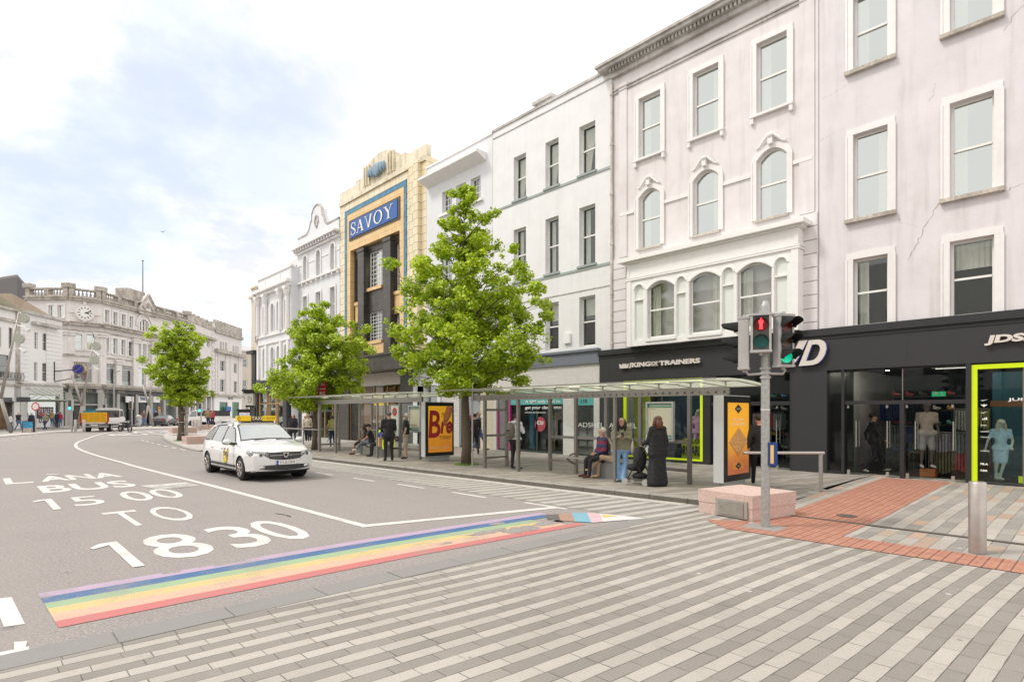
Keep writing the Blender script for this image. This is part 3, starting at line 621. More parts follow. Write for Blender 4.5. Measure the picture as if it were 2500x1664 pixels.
# ---- white building, three bays
B=thing('rendered_building','plain white four-storey building with grey sill bands beside the pink building','building',(-17,Y0,0))
W_=((-18.97,-18.18),(-17.0,-16.24),(-15.12,-14.3)); hh=[(a,b,c,e) for a,b in W_ for c,e in ((4.55,6.55),(7.8,10.15),(11.46,13.42))]
mb=MB(); wall(mb,FR,-20.4,-13.5,4.0,15.05,hh,rev=.2); body(mb,FR,-20.4,-13.5,15.05,11); mb.build('wall',whiter,B)
mb=MB(); bx(mb,FR,-20.4,-13.47,-.3,.05,15.05,15.16); bx(mb,FR,-20.35,-13.5,0,.03,14.72,14.76); bx(mb,FR,-20.35,-13.5,0,.02,6.78,6.82); mb.pieces('coping',cornice_m,B)
mb=MB(); gs=M('grey_green_band',(.33,.37,.36),.8,dirt=.2); bx(mb,FR,-20.38,-13.5,0,.03,11.28,11.38); bx(mb,FR,-20.38,-13.5,0,.03,7.6,7.7); mb.pieces('sill_band',gs,B)
for i,q in enumerate(hh): window(FR,B,*q,dep=.2,curt=(4,1,8)[i%3] if i!=8 else 8,sill=(.08,.07,.09) if i%3 else None,sm=gs,glass=wing_clear)
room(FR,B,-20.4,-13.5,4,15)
mb=MB(); mb.box((-18.6,19,15.2),(-17.6,20,16.0)); mb.box((-18.7,18.9,16.0),(-17.5,20.1,16.15)); mb.build('chimney',cornice_m,B)
mb=MB(); mb.box((-15.9,17.9,4.75),(-15.55,18.0,5.15)); mb.build('alarm_box',white_paint,B)
# ---- white building with canopy ledge
B=thing('rendered_building','narrow grey-white building with a projecting canopy ledge, beside the cream tiled cinema','building',(-23,Y0,0))
hc=[(-24.38,-23.55,12.25,13.35),(-23.2,-22.4,12.25,13.35),(-22.05,-21.3,12.25,13.35),(-24.38,-23.55,8.6,10.9),(-23.2,-22.4,8.6,10.9),(-22.05,-21.3,8.6,10.9),(-24.38,-23.55,5.2,7.2),(-23.2,-22.4,5.2,7.2),(-22.05,-21.3,5.2,7.2)]
mb=MB(); wall(mb,FR,-25.8,-20.42,4.4,15.0,hc,rev=.18); body(mb,FR,-25.8,-20.42,15.0,11); mb.build('wall',greyw,B)
for i,q in enumerate(hc): window(FR,B,*q,dep=.16,kind='case',grid=(3,3) if i<3 else (3,5),glass=wing_dark,curt=0,mat=white_paint)
mb=MB(); bx(mb,FR,-24.6,-21.1,0,.12,12.08,12.2); mb.build('sill',white_paint,B)
mb=MB(); mb.prism([FR.P(-25.7,0,13.9),FR.P(-25.7,.35,14.05),FR.P(-25.7,.62,14.18),FR.P(-25.7,.62,14.3),FR.P(-25.7,0,14.3)],FR.D*4.85); mb.build('canopy_ledge',trimw,B)
mb=MB(); bx(mb,FR,-25.8,-20.42,-.3,.05,15.0,15.1); mb.build('coping',trimw,B)
room(FR,B,-25.8,-20.42,4.4,14.9)
# ---- cinema
B=B_cin=thing('cinema_building','cream and orange tiled art deco cinema with blue name sign and black columns','building',(-31,Y0,0))
def tilemat(name,col,var,g=.43,h=.62,jc=(.16,.13,.09)):
    m,nt,b=newmat(name); b.inputs['Roughness'].default_value=.35; gg=nd(nt,'ShaderNodeNewGeometry').outputs['Position']
    mp=nd(nt,'ShaderNodeMapping',{0:gg,2:(R(90),0,0)}); br=nd(nt,'ShaderNodeTexBrick',{'Vector':mp.outputs[0],'Color1':(*col,1),'Color2':(*var,1),'Mortar':(*jc,1),'Scale':1.,'Mortar Size':.012,'Brick Width':h,'Row Height':g,'Mortar Smooth':.2})
    d=nd(nt,'ShaderNodeTexNoise',{'Vector':nd(nt,'ShaderNodeMapping',{0:gg,3:(2.,2.,.4)}).outputs[0],'Scale':1.5,'Detail':7.,'Roughness':.7})
    nt.links.new(mix(nt,mth(nt,'MULTIPLY',rng(nt,d.outputs[0],.5,.75),.45),br.outputs[0],(.30,.23,.14)),b.inputs['Base Color']); return m
cream=tilemat('cream_tile',(.79,.70,.50),(.73,.62,.40)); orange=tilemat('orange_tile',(.76,.53,.25),(.70,.47,.21),.45,.5,(.45,.3,.15)); blueT=tilemat('blue_tile',(.03,.16,.29),(.05,.24,.38),.34,.34,(.02,.05,.08)); blackT=tilemat('black_tile',(.035,.032,.028),(.05,.045,.04),.35,.4,(.08,.075,.07))
cap_m=M('cream_stained',(.76,.69,.53),.6,amt=.08,dirt=.45,dcol=(.22,.17,.10),dlo=.52,streak=.45)
a0,a1=-35.7,-25.82; zone=(-34.3,-28.4,5.2,12.35)
mb=MB(); wall(mb,FR,a0,a1,4.4,15.75,[zone],rev=.01); body(mb,FR,a0,a1,15.75,13)
for s,w2,dd in ((-27.35,.5,.12),(-26.75,.45,.22)): bx(mb,FR,s,s+w2,0,dd,5.2,15.6)
mb.build('wall',cream,B)
mb=MB(); pr=[(a0,15.75),(a0,16.4),(-33.6,16.4),(-33.6,16.62),(-32.55,16.62),(-32.55,16.9),(-32.3,17.2),(-31.3,17.42),(-30.6,17.5),(-29.8,17.42),(-29.3,17.2),(-28.9,16.95),(-28.9,16.62),(-27.9,16.62),(-27.9,16.4),(a1,16.4),(a1,15.75)]
mb.prism([FR.P(s,-.35,z) for s,z in pr],FR.N*.35); 
for s in (-29.6,-29.3,-29.0,-32.4,-32.1,-31.8): bx(mb,FR,s-.06,s+.06,0,.12,15.9,17.1)
bx(mb,FR,a0,a1,0,.1,15.5,15.75); mb.build('parapet',cap_m,B)
mb=MB()
for k in range(-3,4): mb.ell((-30.7+k*.28,-.2,16.45),(.13 if k else .3,.12,.42-.05*abs(k)),12,8,T=FR.T)
mb.build('medallion',M('medallion_blue',(.22,.33,.42),.5,amt=.2),B)
mb=MB(); bx(mb,FR,-35.0,-34.72,0,.04,4.6,14.72); bx(mb,FR,-27.98,-27.7,0,.04,4.6,14.72); bx(mb,FR,-35.0,-27.7,0,.04,14.722,15.02); mb.build('blue_border',blueT,B)
mb=MB(); wall(mb,FR,-34.72,-27.98,5.0,14.72,[(-34.28,-28.42,5.2,12.33)],d=.02,rev=.3); mb.build('orange_field',orange,B)
mb=MB(); bx(mb,FR,-34.35,-28.35,.02,.07,12.95,14.25); mb.build('sign_frame',M('sign_frame',(.10,.08,.06),.6),B)
sg=MB(); bx(sg,FR,-34.15,-28.55,.07,.11,13.08,14.12); sg=sg.build('name_sign',M('sign_blue',(.012,.10,.36),.4,amt=.06),B)
# serif capitals
def stroke(mb,F,p0,p1,w,d0,d1):
    (a,b),(c,e)=p0,p1; mb.prism([F.P(a-w/2,d0,b),F.P(a+w/2,d0,b),F.P(c+w/2,d0,e),F.P(c-w/2,d0,e)],F.N*(d1-d0))
def serif(mb,F,s,z,w,d0,d1,h=.035): mb.prism([F.P(s-w/2,d0,z-h/2),F.P(s+w/2,d0,z-h/2),F.P(s+w/2,d0,z+h/2),F.P(s-w/2,d0,z+h/2)],F.N*(d1-d0))
mb=MB(); zb,zt=13.22,13.98; xs_=-34.0; q=.11; Q=.145
def A_(x,flip=False):
    b,t=(zb,zt) if not flip else (zt,zb)
    stroke(mb,FR,(x+.12,b),(x+.44,t),.05,q,Q); stroke(mb,FR,(x+.76,b),(x+.44,t),.15,q,Q-.004)
    serif(mb,FR,x+.12,b+(.017 if not flip else -.017),.26,q,Q+.003); serif(mb,FR,x+.76,b+(.017 if not flip else -.017),.32,q,Q+.003)
    if not flip: serif(mb,FR,x+.42,zb+.26,.36,q,Q+.002,.05)
P=[(.56,.83),(.50,.95),(.34,.985),(.18,.94),(.11,.80),(.18,.63),(.36,.50),(.54,.37),(.62,.21),(.53,.06),(.34,.015),(.16,.05),(.08,.19)]; Wd=[.035,.04,.05,.07,.09,.11,.12,.12,.1,.075,.05,.04,.04]
sm_=smoothline(P,5); 
for i in range(len(sm_)-1):
    a,b=sm_[i],sm_[i+1]; t=(b-a).normalized(); nn_=Vector((-t.y,t.x)); k=i/(len(sm_)-1)*(len(Wd)-1); w0=Wd[int(k)]; w1=Wd[min(int(k+1),len(Wd)-1)]
    A=[a+nn_*w0*.6,a-nn_*w0*.6,b-nn_*w1*.6,b+nn_*w1*.6]; mb.add([FR.P(xs_+p.x,Q,zb+p.y*(zt-zb)) for p in A],[(0,1,2,3)])
for (x,z0_,z1_) in ((.585,.66,.97),(.065,.03,.33)): bx(mb,FR,xs_+x-.02,xs_+x+.02,q,Q,zb+z0_*(zt-zb),zb+z1_*(zt-zb))
A_(-33.25); A_(-32.2,True)
c=(-30.62,(zb+zt)/2); n=28
for i in range(n):
    t0,t1=2*pi*i/n,2*pi*(i+1)/n; f=lambda t,ro: FR.P(c[0]+(.50 if ro else .34)*math.cos(t),Q,c[1]+(.40 if ro else .345)*math.sin(t)); mb.quad(f(t0,1),f(t1,1),f(t1,0),f(t0,0))
x=-29.95; stroke(mb,FR,(x+.5,zb+.34),(x+.14,zt),.15,q,Q-.004); stroke(mb,FR,(x+.5,zb+.34),(x+.84,zt),.05,q,Q); stroke(mb,FR,(x+.5,zb),(x+.5,zb+.36),.13,q,Q+.001)
serif(mb,FR,x+.14,zt-.017,.32,q,Q+.003); serif(mb,FR,x+.84,zt-.017,.26,q,Q+.003); serif(mb,FR,x+.5,zb+.017,.36,q,Q+.003); mb.build('lettering',M('letter_cream',(.80,.78,.70),.5),sg)
# window zone
FZ=Fac((0,Y0+.3),(1,0),(0,-1)); zs=[(-32.5,-30.85,9.66,11.9),(-32.5,-30.85,6.35,8.15),(-34.1,-33.45,9.0,11.8),(-29.35,-28.8,9.0,11.8),(-34.1,-33.45,5.6,7.6),(-29.35,-28.8,5.6,7.6)]
mb=MB(); wall(mb,FZ,-34.28,-28.42,5.0,12.33,zs,rev=.2); 
for a,b in ((-33.3,-32.55),(-30.2,-29.42)): bx(mb,FZ,a,b,0,.32,5.0,12.0); bx(mb,FZ,a-.06,b+.06,0,.37,12.0,12.2)
mb.build('black_column',blackT,B)
mb=MB(); 
for a,b,c,e in zs: bx(mb,FZ,a-.05,b+.05,-.1,.12,c-.2,c-.003)
bx(mb,FZ,-34.1,-33.32,0,.05,7.7,8.8); bx(mb,FZ,-29.4,-28.5,0,.05,7.7,8.8); bx(mb,FZ,-34.1,-33.32,0,.05,5.0,5.4); bx(mb,FZ,-32.5,-30.25,0,.05,5.0,6.13); bx(mb,FZ,-29.4,-28.5,0,.05,5,5.38); mb.pieces('orange_panel',orange,B)
for i,z_ in enumerate(zs): window(FZ,B,*z_,kind='case',grid=(5,8) if i<2 else (2,8),glass=wing_dark if i else winglass,mat=white_paint,curt=4 if i==0 else 0)
room(FZ,B,-34.3,-28.4,4.6,12.3)
mb=MB(); bx(mb,FR,-34.4,-26.05,0,.95,4.32,5.15); bx(mb,FR,-34.5,-25.95,0,1.05,5.152,5.28); mb.build('entrance_canopy',blackT,B)
mb=MB(); bx(mb,FR,-34.3,-28.4,-.4,-.05,3.55,4.3); mb.build('soffit_panel',M('buff_panel',(.52,.47,.42),.7),B)
mb=MB(); bx(mb,FR,-28.35,-26.6,-.5,.03,.15,4.3); bx(mb,FR,-35.6,-34.5,-.5,.02,.15,4.3); mb.pieces('black_pier',blackT,B)
mb=MB(); bx(mb,FR,-34.4,-28.4,-2.4,-2.3,.1,3.6); mb.build('lobby_back_wall',M('lobby_wood',(.36,.15,.07),.6,amt=.3),B)
for i,(a,c) in enumerate(((-34.2,(.5,.2,.08)),(-32.9,(.55,.27,.1)),(-31.4,(.52,.22,.09)),(-30.0,(.55,.25,.1)))):
    mb=MB(); bx(mb,FR,a,a+1.15,-.9,-.85,1.2,3.5); mb.build('shop_poster',M('poster_orange%d'%i,c,.6,amt=.25,ns=3),B)
for i in range(5):
    mb=MB(); a=-34.4+i*1.5; bx(mb,FR,a,a+.06,-.12,-.05,.15,3.55); mb.build('mullion',M('bronze_mullion',(.25,.17,.1),.4,metal=.5),B)
mb=MB(); mb.quad(FR.P(-34.4,-.1,.2),FR.P(-28.4,-.1,.2),FR.P(-28.4,-.1,3.55),FR.P(-34.4,-.1,3.55)); mb.build('shop_window',shopglass,B)
# ---- pedimented white building
B=thing('rendered_building','grey-white building with a curved pediment, bracketed cornice and tall arched top windows','building',(-39,Y0,0))
Wq=((-41.39,-40.79),(-39.25,-38.6),(-37.04,-36.44)); hq=[(a,b,11.55,13.35,.28) for a,b in Wq]+[(a-.05,b+.05,8.2,10.4) for a,b in Wq]+[(a-.05,b+.05,5.0,7.0) for a,b in Wq]
mb=MB(); wall(mb,FR,-42.5,-35.75,3.6,14.0,hq,rev=.22); body(mb,FR,-42.5,-35.75,14.0,10); mb.build('wall',greyw,B)
for i,q in enumerate(hq): window(FR,B,*q[:4],dep=.18,rise=q[4] if len(q)>4 else 0,surr=.16,surp=.06,glass=wing_dark)
mb=MB(); bx(mb,FR,-42.7,-35.72,0,.45,13.95,14.08); bx(mb,FR,-42.6,-35.72,0,.18,13.6,13.7); k=-42.5
while k<-35.9: bx(mb,FR,k,k+.12,0,.34,13.74,13.94); k+=.42
bx(mb,FR,-42.6,-35.72,0,.2,11.38,11.5)
k=-42.3
while k<-35.9: bx(mb,FR,k,k+.14,0,.16,11.2,11.38); k+=.8
for a,b in ((-42.5,-41.6),(-40.55,-39.45),(-38.4,-37.25),(-36.2,-35.75)): bx(mb,FR,a,b,0,.04,12.75,12.85)
mb.build('cornice',trimw,B)
mb=MB(); pr=[(-42.3,14.08),(-42.3,14.85),(-40.7,14.85),(-40.35,15.1),(-40.1,15.6),(-39.95,15.65),(-39.9,16.1),(-39.6,16.45),(-39.1,16.6),(-38.6,16.45),(-38.3,16.1),(-38.25,15.65),(-38.1,15.6),(-37.85,15.1),(-37.5,14.85),(-35.8,14.85),(-35.8,14.08)]
mb.prism([FR.P(s,-.3,z) for s,z in pr],FR.N*.35); mb.build('pediment',greyw,B)
mb=MB(); 
for (s,z),(s2,z2) in zip(pr[1:],pr[2:-1]):
    if abs(s2-s)+abs(z2-z)>.01: mb.tube([FR.P(s,0.02,z),FR.P(s2,.02,z2)],.09,6)
archring(mb,FR,-39.35,-38.85,15.3,15.75,.1,.05,.12); archring(mb,FR,-39.35,-38.85,15.3,14.95,.0,.05,.12); mb.ell((-39.1,-.03,15.35),(.22,.06,.5),12,8,T=FR.T); mb.build('pediment_trim',cornice_m,B)
room(FR,B,-42.5,-35.8,3.6,14)
# ---- column building
FC=Fac((0,17.4),(1,0),(0,-1))
B=thing('rendered_building','white two-storey arcaded building with Corinthian pilasters above a black shopfront','building',(-45.5,17.4,0))
ha=[(-47.75,-47.2,8.3,10.45,.27),(-46.05,-45.5,8.3,10.45,.27),(-44.85,-44.3,8.3,10.45,.27),(-43.4,-42.85,8.3,10.45,.27)]; hb=[(a,b,4.75,7.05,.27) for a,b,*_ in ha]
mb=MB(); wall(mb,FC,-48.9,-42.2,4.4,12.75,ha+hb,rev=.25); body(mb,FC,-48.9,-42.2,12.75,9); mb.build('wall',greyw,B)
for q in ha+hb: window(FC,B,*q[:4],dep=.2,rise=q[4],surr=.1,surp=.05,glass=wing_dark)
mb=MB(); bx(mb,FC,-49.1,-42.0,0,.45,11.55,11.75); bx(mb,FC,-49.0,-42.1,0,.2,11.3,11.55); bx(mb,FC,-49,-42.1,-.2,.08,12.7,12.85); bx(mb,FC,-48.9,-42.2,0,.12,7.95,8.12); bx(mb,FC,-48.9,-42.2,0,.1,7.35,7.45)
for a,b in ((-48.6,-47.2),(-47,-44.2),(-44,-42.4)): bx(mb,FC,a,b,0,.03,11.95,12.5)
mb.build('cornice',trimw,B)
for a in (-48.6,-46.9,-43.95,-42.6):
    mb=MB(); bx(mb,FC,a-.16,a+.16,0,.16,4.6,7.3); mb.tube([FC.P(a,.12,8.15),FC.P(a,.12,10.6)],[.17,.15],12); mb.tube([FC.P(a,.14,10.6),FC.P(a,.14,10.8),FC.P(a,.14,11.1)],[.17,.24,.3],12)
    for k in range(6): mb.ell((a+.22*math.cos(k),-.14-.18*abs(math.sin(k)),10.85+.12*(k%2)),(.08,.08,.1),6,5,T=FC.T)
    bx(mb,FC,a-.3,a+.3,0,.42,11.1,11.3); mb.build('pilaster',trimw,B)
room(FC,B,-48.9,-42.2,4.4,11)
mb=MB(); mb.prism([(-48.4,17.9,12.8),(-43.0,17.9,12.8),(-43.0,19.5,14.6),(-45.5,19.5,14.6)],(0,.2,0)); mb.build('roof',M('pale_roof',(.5,.48,.46),.8),B)
# tan building at the far end of the row
FT=Fac((0,17.3),(1,0),(0,-1)); B=thing('rendered_building','slim tan end building with black pilaster at the far end of the row','building',(-49.6,17.3,0))
tan=M('tan_render',(.62,.56,.48),.85,amt=.04,streak=.15)
mb=MB(); wall(mb,FT,-50.15,-48.95,7.0,12.3,[]); body(mb,FT,-50.15,-48.95,12.3,8,zb=0.); bx(mb,FT,-50.2,-48.9,-2,.1,12.2,12.35); bx(mb,FT,-50.3,-48.9,-2,.2,11.4,11.6); mb.build('wall',tan,B)
mb=MB(); bx(mb,FT,-50.5,-48.93,-1.2,.3,6.8,7.05); bx(mb,FT,-49.7,-48.97,-.55,.1,.15,6.8); mb.pieces('black_pilaster',black_m,B)
mb=MB(); bx(mb,FT,-49.12,-49.06,0,.03,7.7,11.2); bx(mb,FT,-49.06,-48.97,0,.03,7.7,7.76); mb.build('cable',black_m,B)
# ------------------------------------------------------------------ sportswear shopfront
FJ=Fac((0,Y0-.12),(1,0),(0,-1))
J=thing('shopfront','long charcoal sportswear shopfront with off-white letters and lime framed windows','shopfront',(-6,Y0,0))
mb=MB(); bx(mb,FJ,-14.0,2.7,-.1,0,3.1,4.1); bx(mb,FJ,-14.0,2.7,-.6,-.1,3.06,3.4)
for a,b in ((-14.0,-12.98),(-6.8,-5.84)): bx(mb,FJ,a,b,-.25,-.002,.1,3.098)
for x in (-13.4,-11.5,-9.5,-7.6,-5.8,-3.9,-2.0): pass
mb.build('fascia',charcoal,J)
mb=MB(); bx(mb,FJ,-14.05,2.7,-.1,.06,4.102,4.3); bx(mb,FJ,-14.0,2.7,0,.02,4.0,4.03)
for x in (-13.58,-11.6,-9.6,-7.7,-5.82,-3.9,-2.0): bx(mb,FJ,x-.004,x+.004,0,.002,3.12,3.99)
for a,b in ((-12.98,-12.9),(-9.67,-9.4),(-5.46,-5.39),(-2.68,-2.57),(-6.86,-6.8)): bx(mb,FJ,a,b,-.2,-.004,.1,3.098)
bx(mb,FJ,-9.4,-6.86,-.16,-.04,2.12,2.24); bx(mb,FJ,-5.39,-2.68,-.16,-.04,2.12,2.22); bx(mb,FJ,-4.07,-3.97,-.2,-.03,.1,2.12); bx(mb,FJ,-12.9,-9.67,-.2,-.02,.1,.26); bx(mb,FJ,-2.57,2.7,-.2,-.02,.05,.2); bx(mb,FJ,-5.84,-5.46,-.2,-.02,.1,.25)
mb.build('trim',charcoal2,J)
mb=MB()
for a,b,c,e in ((-12.9,-9.67,.26,3.08),(-2.57,2.6,.2,3.06)):
    t=.11; bx(mb,FJ,a,a+t,-.1,-.03,c,e); bx(mb,FJ,b-t,b,-.1,-.03,c,e); bx(mb,FJ,a+t,b-t,-.1,-.03,e-t,e); 
    if a<-5: bx(mb,FJ,a+t,b-t,-.1,-.03,c,c+.06)
mb.build('lime_frame',lime,J)
for a,b,c,e in ((-12.8,-9.77,.3,2.98),(-9.4,-6.86,2.24,3.1),(-5.84,-5.46,.25,3.1),(-5.39,-2.68,2.22,3.1),(-2.47,2.5,.2,2.96)):
    mb=MB(); mb.quad(FJ.P(a,-.12,c),FJ.P(b,-.12,c),FJ.P(b,-.12,e),FJ.P(a,-.12,e)); mb.build('shop_window',shopglass,J)
mb=MB(); bx(mb,FJ,-4.03,-4.01,-.13,-.1,2.22,3.1); bx(mb,FJ,-1.63,-1.61,-.13,-.1,.2,2.96); bx(mb,FJ,-11.3,-11.28,-.13,-.1,.3,2.98); mb.build('glazing_bar',steel,J)
for i,(a,b) in enumerate(((-5.34,-5.02),(-4.4,-4.09),(-3.95,-3.65),(-2.98,-2.7),(-9.3,-8.0),(-7.3,-6.9))):
    ang=0; mb=MB(); bx(mb,FJ,a,b,-.12,-.108,.17,2.1); dr=mb.build('glass_door',doorglass,J)
    mb=MB(); hx=b-.06 if i in (0,2,4) else a+.06
    for dd in (.02,-.24):
        mb.tube([FJ.P(hx,dd,.95),FJ.P(hx,dd,1.67)],.014,8)
    for z in (1.1,1.5): mb.tube([FJ.P(hx,.02,z),FJ.P(hx,-.24,z)],.01,6)
    mb.build('handle',steel_pale,dr)
    mb=MB(); bx(mb,FJ,a,a+.07,-.14,-.09,.17,.3); bx(mb,FJ,a,a+.05,-.14,-.09,2.02,2.1); mb.build('hinge_patch',steel_pale,dr)
# lettering
def lett(par,F,txt,s0,s1,z0,z1,off=.0,sh=0.,t=.05,d=.0,mat=None,name='lettering'):
    mb=MB(); text(mb,txt,F.P(s0,d,z0),F.D*(s1-s0),(0,0,z1-z0),F.N*t,off=off,shear=sh); o=mb.build(name,mat or letter_m,par); return o
kt=lett(J,FJ,'KING',-12.43,-11.63,3.56,3.73,.045,.0,.07,.03); lett(J,FJ,'OF',-11.6,-11.33,3.60,3.72,.03,0,.07,.03); lett(J,FJ,'TRAINERS',-11.28,-9.72,3.555,3.725,.045,.0,.07,.03)
mb=MB(); bx(mb,FJ,-11.6,-11.33,.03,.1,3.565,3.585); mb.prism([FJ.P(-12.56,.03,3.54),FJ.P(-12.5,.03,3.54),FJ.P(-12.45,.03,3.74),FJ.P(-12.51,.03,3.74)],FJ.N*.05)
cr=[(-12.97,3.55),(-12.6,3.55),(-12.57,3.72),(-12.68,3.65),(-12.72,3.73),(-12.79,3.66),(-12.83,3.73),(-12.88,3.65),(-13.0,3.72)]; mb.prism([FJ.P(a,.03,b) for a,b in cr],FJ.N*.07); mb.build('crown_emblem',letter_m,J)
lett(J,FJ,'JDSPORTS',-2.32,-.3,3.50,3.74,.05,.03,.07,.03)
mb=MB(); side_=MB()
jp=[(-6.55,4.0),(-6.32,4.0),(-6.56,3.52),(-6.66,3.38),(-6.84,3.27),(-7.02,3.24),(-7.06,3.24),(-7.0,3.42),(-6.86,3.46),(-6.76,3.56)]
mb.prism([FJ.P(a,.08,b) for a,b in jp],FJ.N*.04); side_.prism([FJ.P(a+.02,.01,b-.01) for a,b in jp],FJ.N*.07)
def Dp(a,b,r): return [(a,b)]
outer=[(-6.26,4.0),(-5.98,4.0)]+[(-6.0+.19*math.sin(t),3.63+.37*math.cos(t)+0) for t in [pi*k/10 for k in range(1,10)]]+[(-6.12,3.26),(-6.62,3.26)]
outer=[(-6.28,3.99),(-6.0,3.99),(-5.9,3.95),(-5.83,3.86),(-5.81,3.72),(-5.85,3.55),(-5.93,3.41),(-6.04,3.31),(-6.18,3.27),(-6.56,3.26)]
inner=[(-6.2,3.86),(-6.06,3.86),(-6.01,3.83),(-5.98,3.77),(-5.98,3.69),(-6.02,3.56),(-6.07,3.48),(-6.14,3.42),(-6.22,3.40),(-6.36,3.40)]
n=len(outer)
for m_,d0,d1,ox in ((mb,.08,.12,0),(side_,.01,.08,.02)):
    for i in range(n):
        j=(i+1)%n; q=[outer[i],outer[j],inner[j],inner[i]]
        m_.prism([FJ.P(a+ox,d0,b-ox/2) for a,b in q],FJ.N*(d1-d0))
mb.build('logo_letters',letter_m,J); side_.build('logo_returns',letter_side,J)
# shop interior
I=MB(); F0=FJ
def ibox(x0,x1,y0,y1,z0,z1,mat,name='shop_interior'): mb=MB(); mb.box((x0,y0,z0),(x1,y1,z1)); return mb.build(name,mat,J)
ibox(-13.9,2.6,18.0,26,.12,.16,M('shop_floor',(.05,.045,.04),.25)); ibox(-13.9,2.6,25.9,26,.16,3.3,M('shop_back',(.02,.06,.09),.7)); ibox(-13.9,2.6,18.3,26,3.3,3.4,M('shop_ceiling',(.03,.03,.03),.8)); ibox(-6.7,-5.9,18.3,20.5,.16,3.3,charcoal2); ibox(-9.55,-9.45,18.2,22,.16,3.3,charcoal2); ibox(2.5,2.6,18.1,26,.1,3.4,dark_room); ibox(-14,-13.9,18.1,26,.1,3.4,dark_room)
ibox(-2.5,2.5,20.6,20.7,.16,3.0,M('teal_backdrop',(.012,.09,.13),.6)); ibox(-12.7,-9.9,19.9,20,.16,3.0,M('navy_backdrop',(.01,.04,.09),.6)); ibox(-2.4,2.4,19.4,19.5,2.05,2.2,M('copper_band',(.3,.13,.06),.4,metal=.4))
ibox(-12.75,-12.1,18.4,18.5,.3,2.95,M('lime_banner',(.40,.42,.01),.6,amt=.15),'banner'); b_=ibox(-10.7,-9.85,18.3,18.34,.3,1.0,M('lime_banner',(.4,.42,.01)),'banner')
FI=Fac((0,18.28),(1,0),(0,-1)); lett(J,FI,'FORWARD',-10.9,-9.9,.42,.75,.02,0,.01,0,M('black_print',(.02,.02,.02),.6)); lett(J,FI,'JD HLO',-10.8,-10.0,.8,1.0,.02,0,.01,0,M('black_print',(.02,.02,.02)))
lampm=M('shop_lamp',(1,.9,.75),.5,emit=90.); 
for i,(x,y) in enumerate(((-3.2,19.3),(-2.7,20),(-1.8,19.2),(-4.4,20.4),(-5.1,21),(-7.2,19.6),(-8.4,20.4),(-11.8,18.9),(-10.4,18.8),(-11.1,18.8),(-.8,19.6))):
    mb=MB(); mb.cyl((x,y),.05,3.22,3.28,10); mb.build('spotlight',lampm,J)
mb=MB()
for k in range(5): mb.box((-3.9,19.2+k*.5,3.2),(-1.5,19.23+k*.5,3.22))
for k in range(3): mb.box((-8.6,19.2+k*.5,3.2),(-7,19.23+k*.5,3.22))
mb.build('strip_light',M('strip_lamp',(1,.93,.8),.5,emit=.9),J)
mb=MB(); mb.box((-3.5,18.6,2.32),(-3.2,18.63,2.45)); ex=mb.build('exit_sign',M('exit_green',(.02,.30,.12),.5,emit=.7),J)
mb=MB(); mb.prism([(-3.44,18.59,2.37),(-3.38,18.59,2.37),(-3.38,18.59,2.40),(-3.36,18.59,2.40),(-3.41,18.59,2.44),(-3.46,18.59,2.40),(-3.44,18.59,2.40)],(0,.008,0)); mb.tube([(-3.3,18.59,2.41),(-3.27,18.59,2.38),(-3.25,18.59,2.34)],.008,6); mb.tube([(-3.27,18.59,2.385),(-3.29,18.59,2.34)],.008,6); mb.ell((-3.29,18.59,2.43),(.012,.008,.012),8,6); mb.build('exit_pictogram',white_paint,ex)
def rail(x,y,w,cols,lab,z=1.45):
    t=thing('clothes_rail',lab,'clothes rail',(x,y,.16)); mb=MB(); mb.tube([(x-w/2,y,z),(x+w/2,y,z)],.015,6); mb.tube([(x-w/2,y,.16),(x-w/2,y,z)],.015,6); mb.tube([(x+w/2,y,.16),(x+w/2,y,z)],.015,6); mb.build('frame',steel,t)
    n=int(w/.07)
    for ci,c in enumerate(cols):
        mb=MB(); 
        for i in range(n):
            if int(i*len(cols)/n)!=ci: continue
            xx=x-w/2+.05+i*.07; hh=.55+.06*math.sin(i*7); mb.box((xx,y-.2,z-hh),(xx+.05,y+.2,z-.04))
        mb.build('garments',M('garment%d'%(int(c[0]*997+c[1]*91+c[2]*13)),c,.9,amt=.25,ns=12),t)
rail(-3.35,19.6,.8,[(.30,.30,.31),(.18,.19,.2)],'clothes rail of pale grey tops behind the open shop doors',1.35); rail(-3.2,19.5,.8,[(.10,.09,.05),(.35,.03,.04)],'lower clothes rail of olive and red shorts behind the open shop doors',.85)
rail(-4.55,20.0,.7,[(.12,.12,.13),(.03,.05,.16)],'clothes rail of dark blue and grey trousers left of the door pillar',1.5); rail(-4.7,21,1.2,[(.02,.03,.12),(.02,.02,.03)],'tall rail of navy tracksuits deep inside the shop',2.2)
random.seed(77)
for x0,x1,yy in ((-5.3,-3.2,22.0),(-9.2,-7.0,21.0)):
    for r_ in range(5):
        mb=MB(); mb.box((x0,yy,.6+r_*.45),(x1,yy+.25,.63+r_*.45)); mb.build('wall_shelf',M('shelf_dark',(.05,.05,.05),.5),J)
        x=x0+.08
        while x<x1-.25:
            c=random.choice([(.55,.53,.5),(.4,.05,.06),(.06,.14,.35),(.5,.3,.08),(.1,.1,.11),(.12,.35,.3)]); mb=MB(); z=.632+r_*.45; mb.ell((x+.12,yy+.08,z+.05),(.12,.05,.045),8,5); mb.ell((x+.05,yy+.08,z+.09),(.055,.045,.06),8,5); mb.build('displayed_shoe',M('shoe_%d'%int(c[0]*1000+c[2]*100),c,.5),J); x+=.36
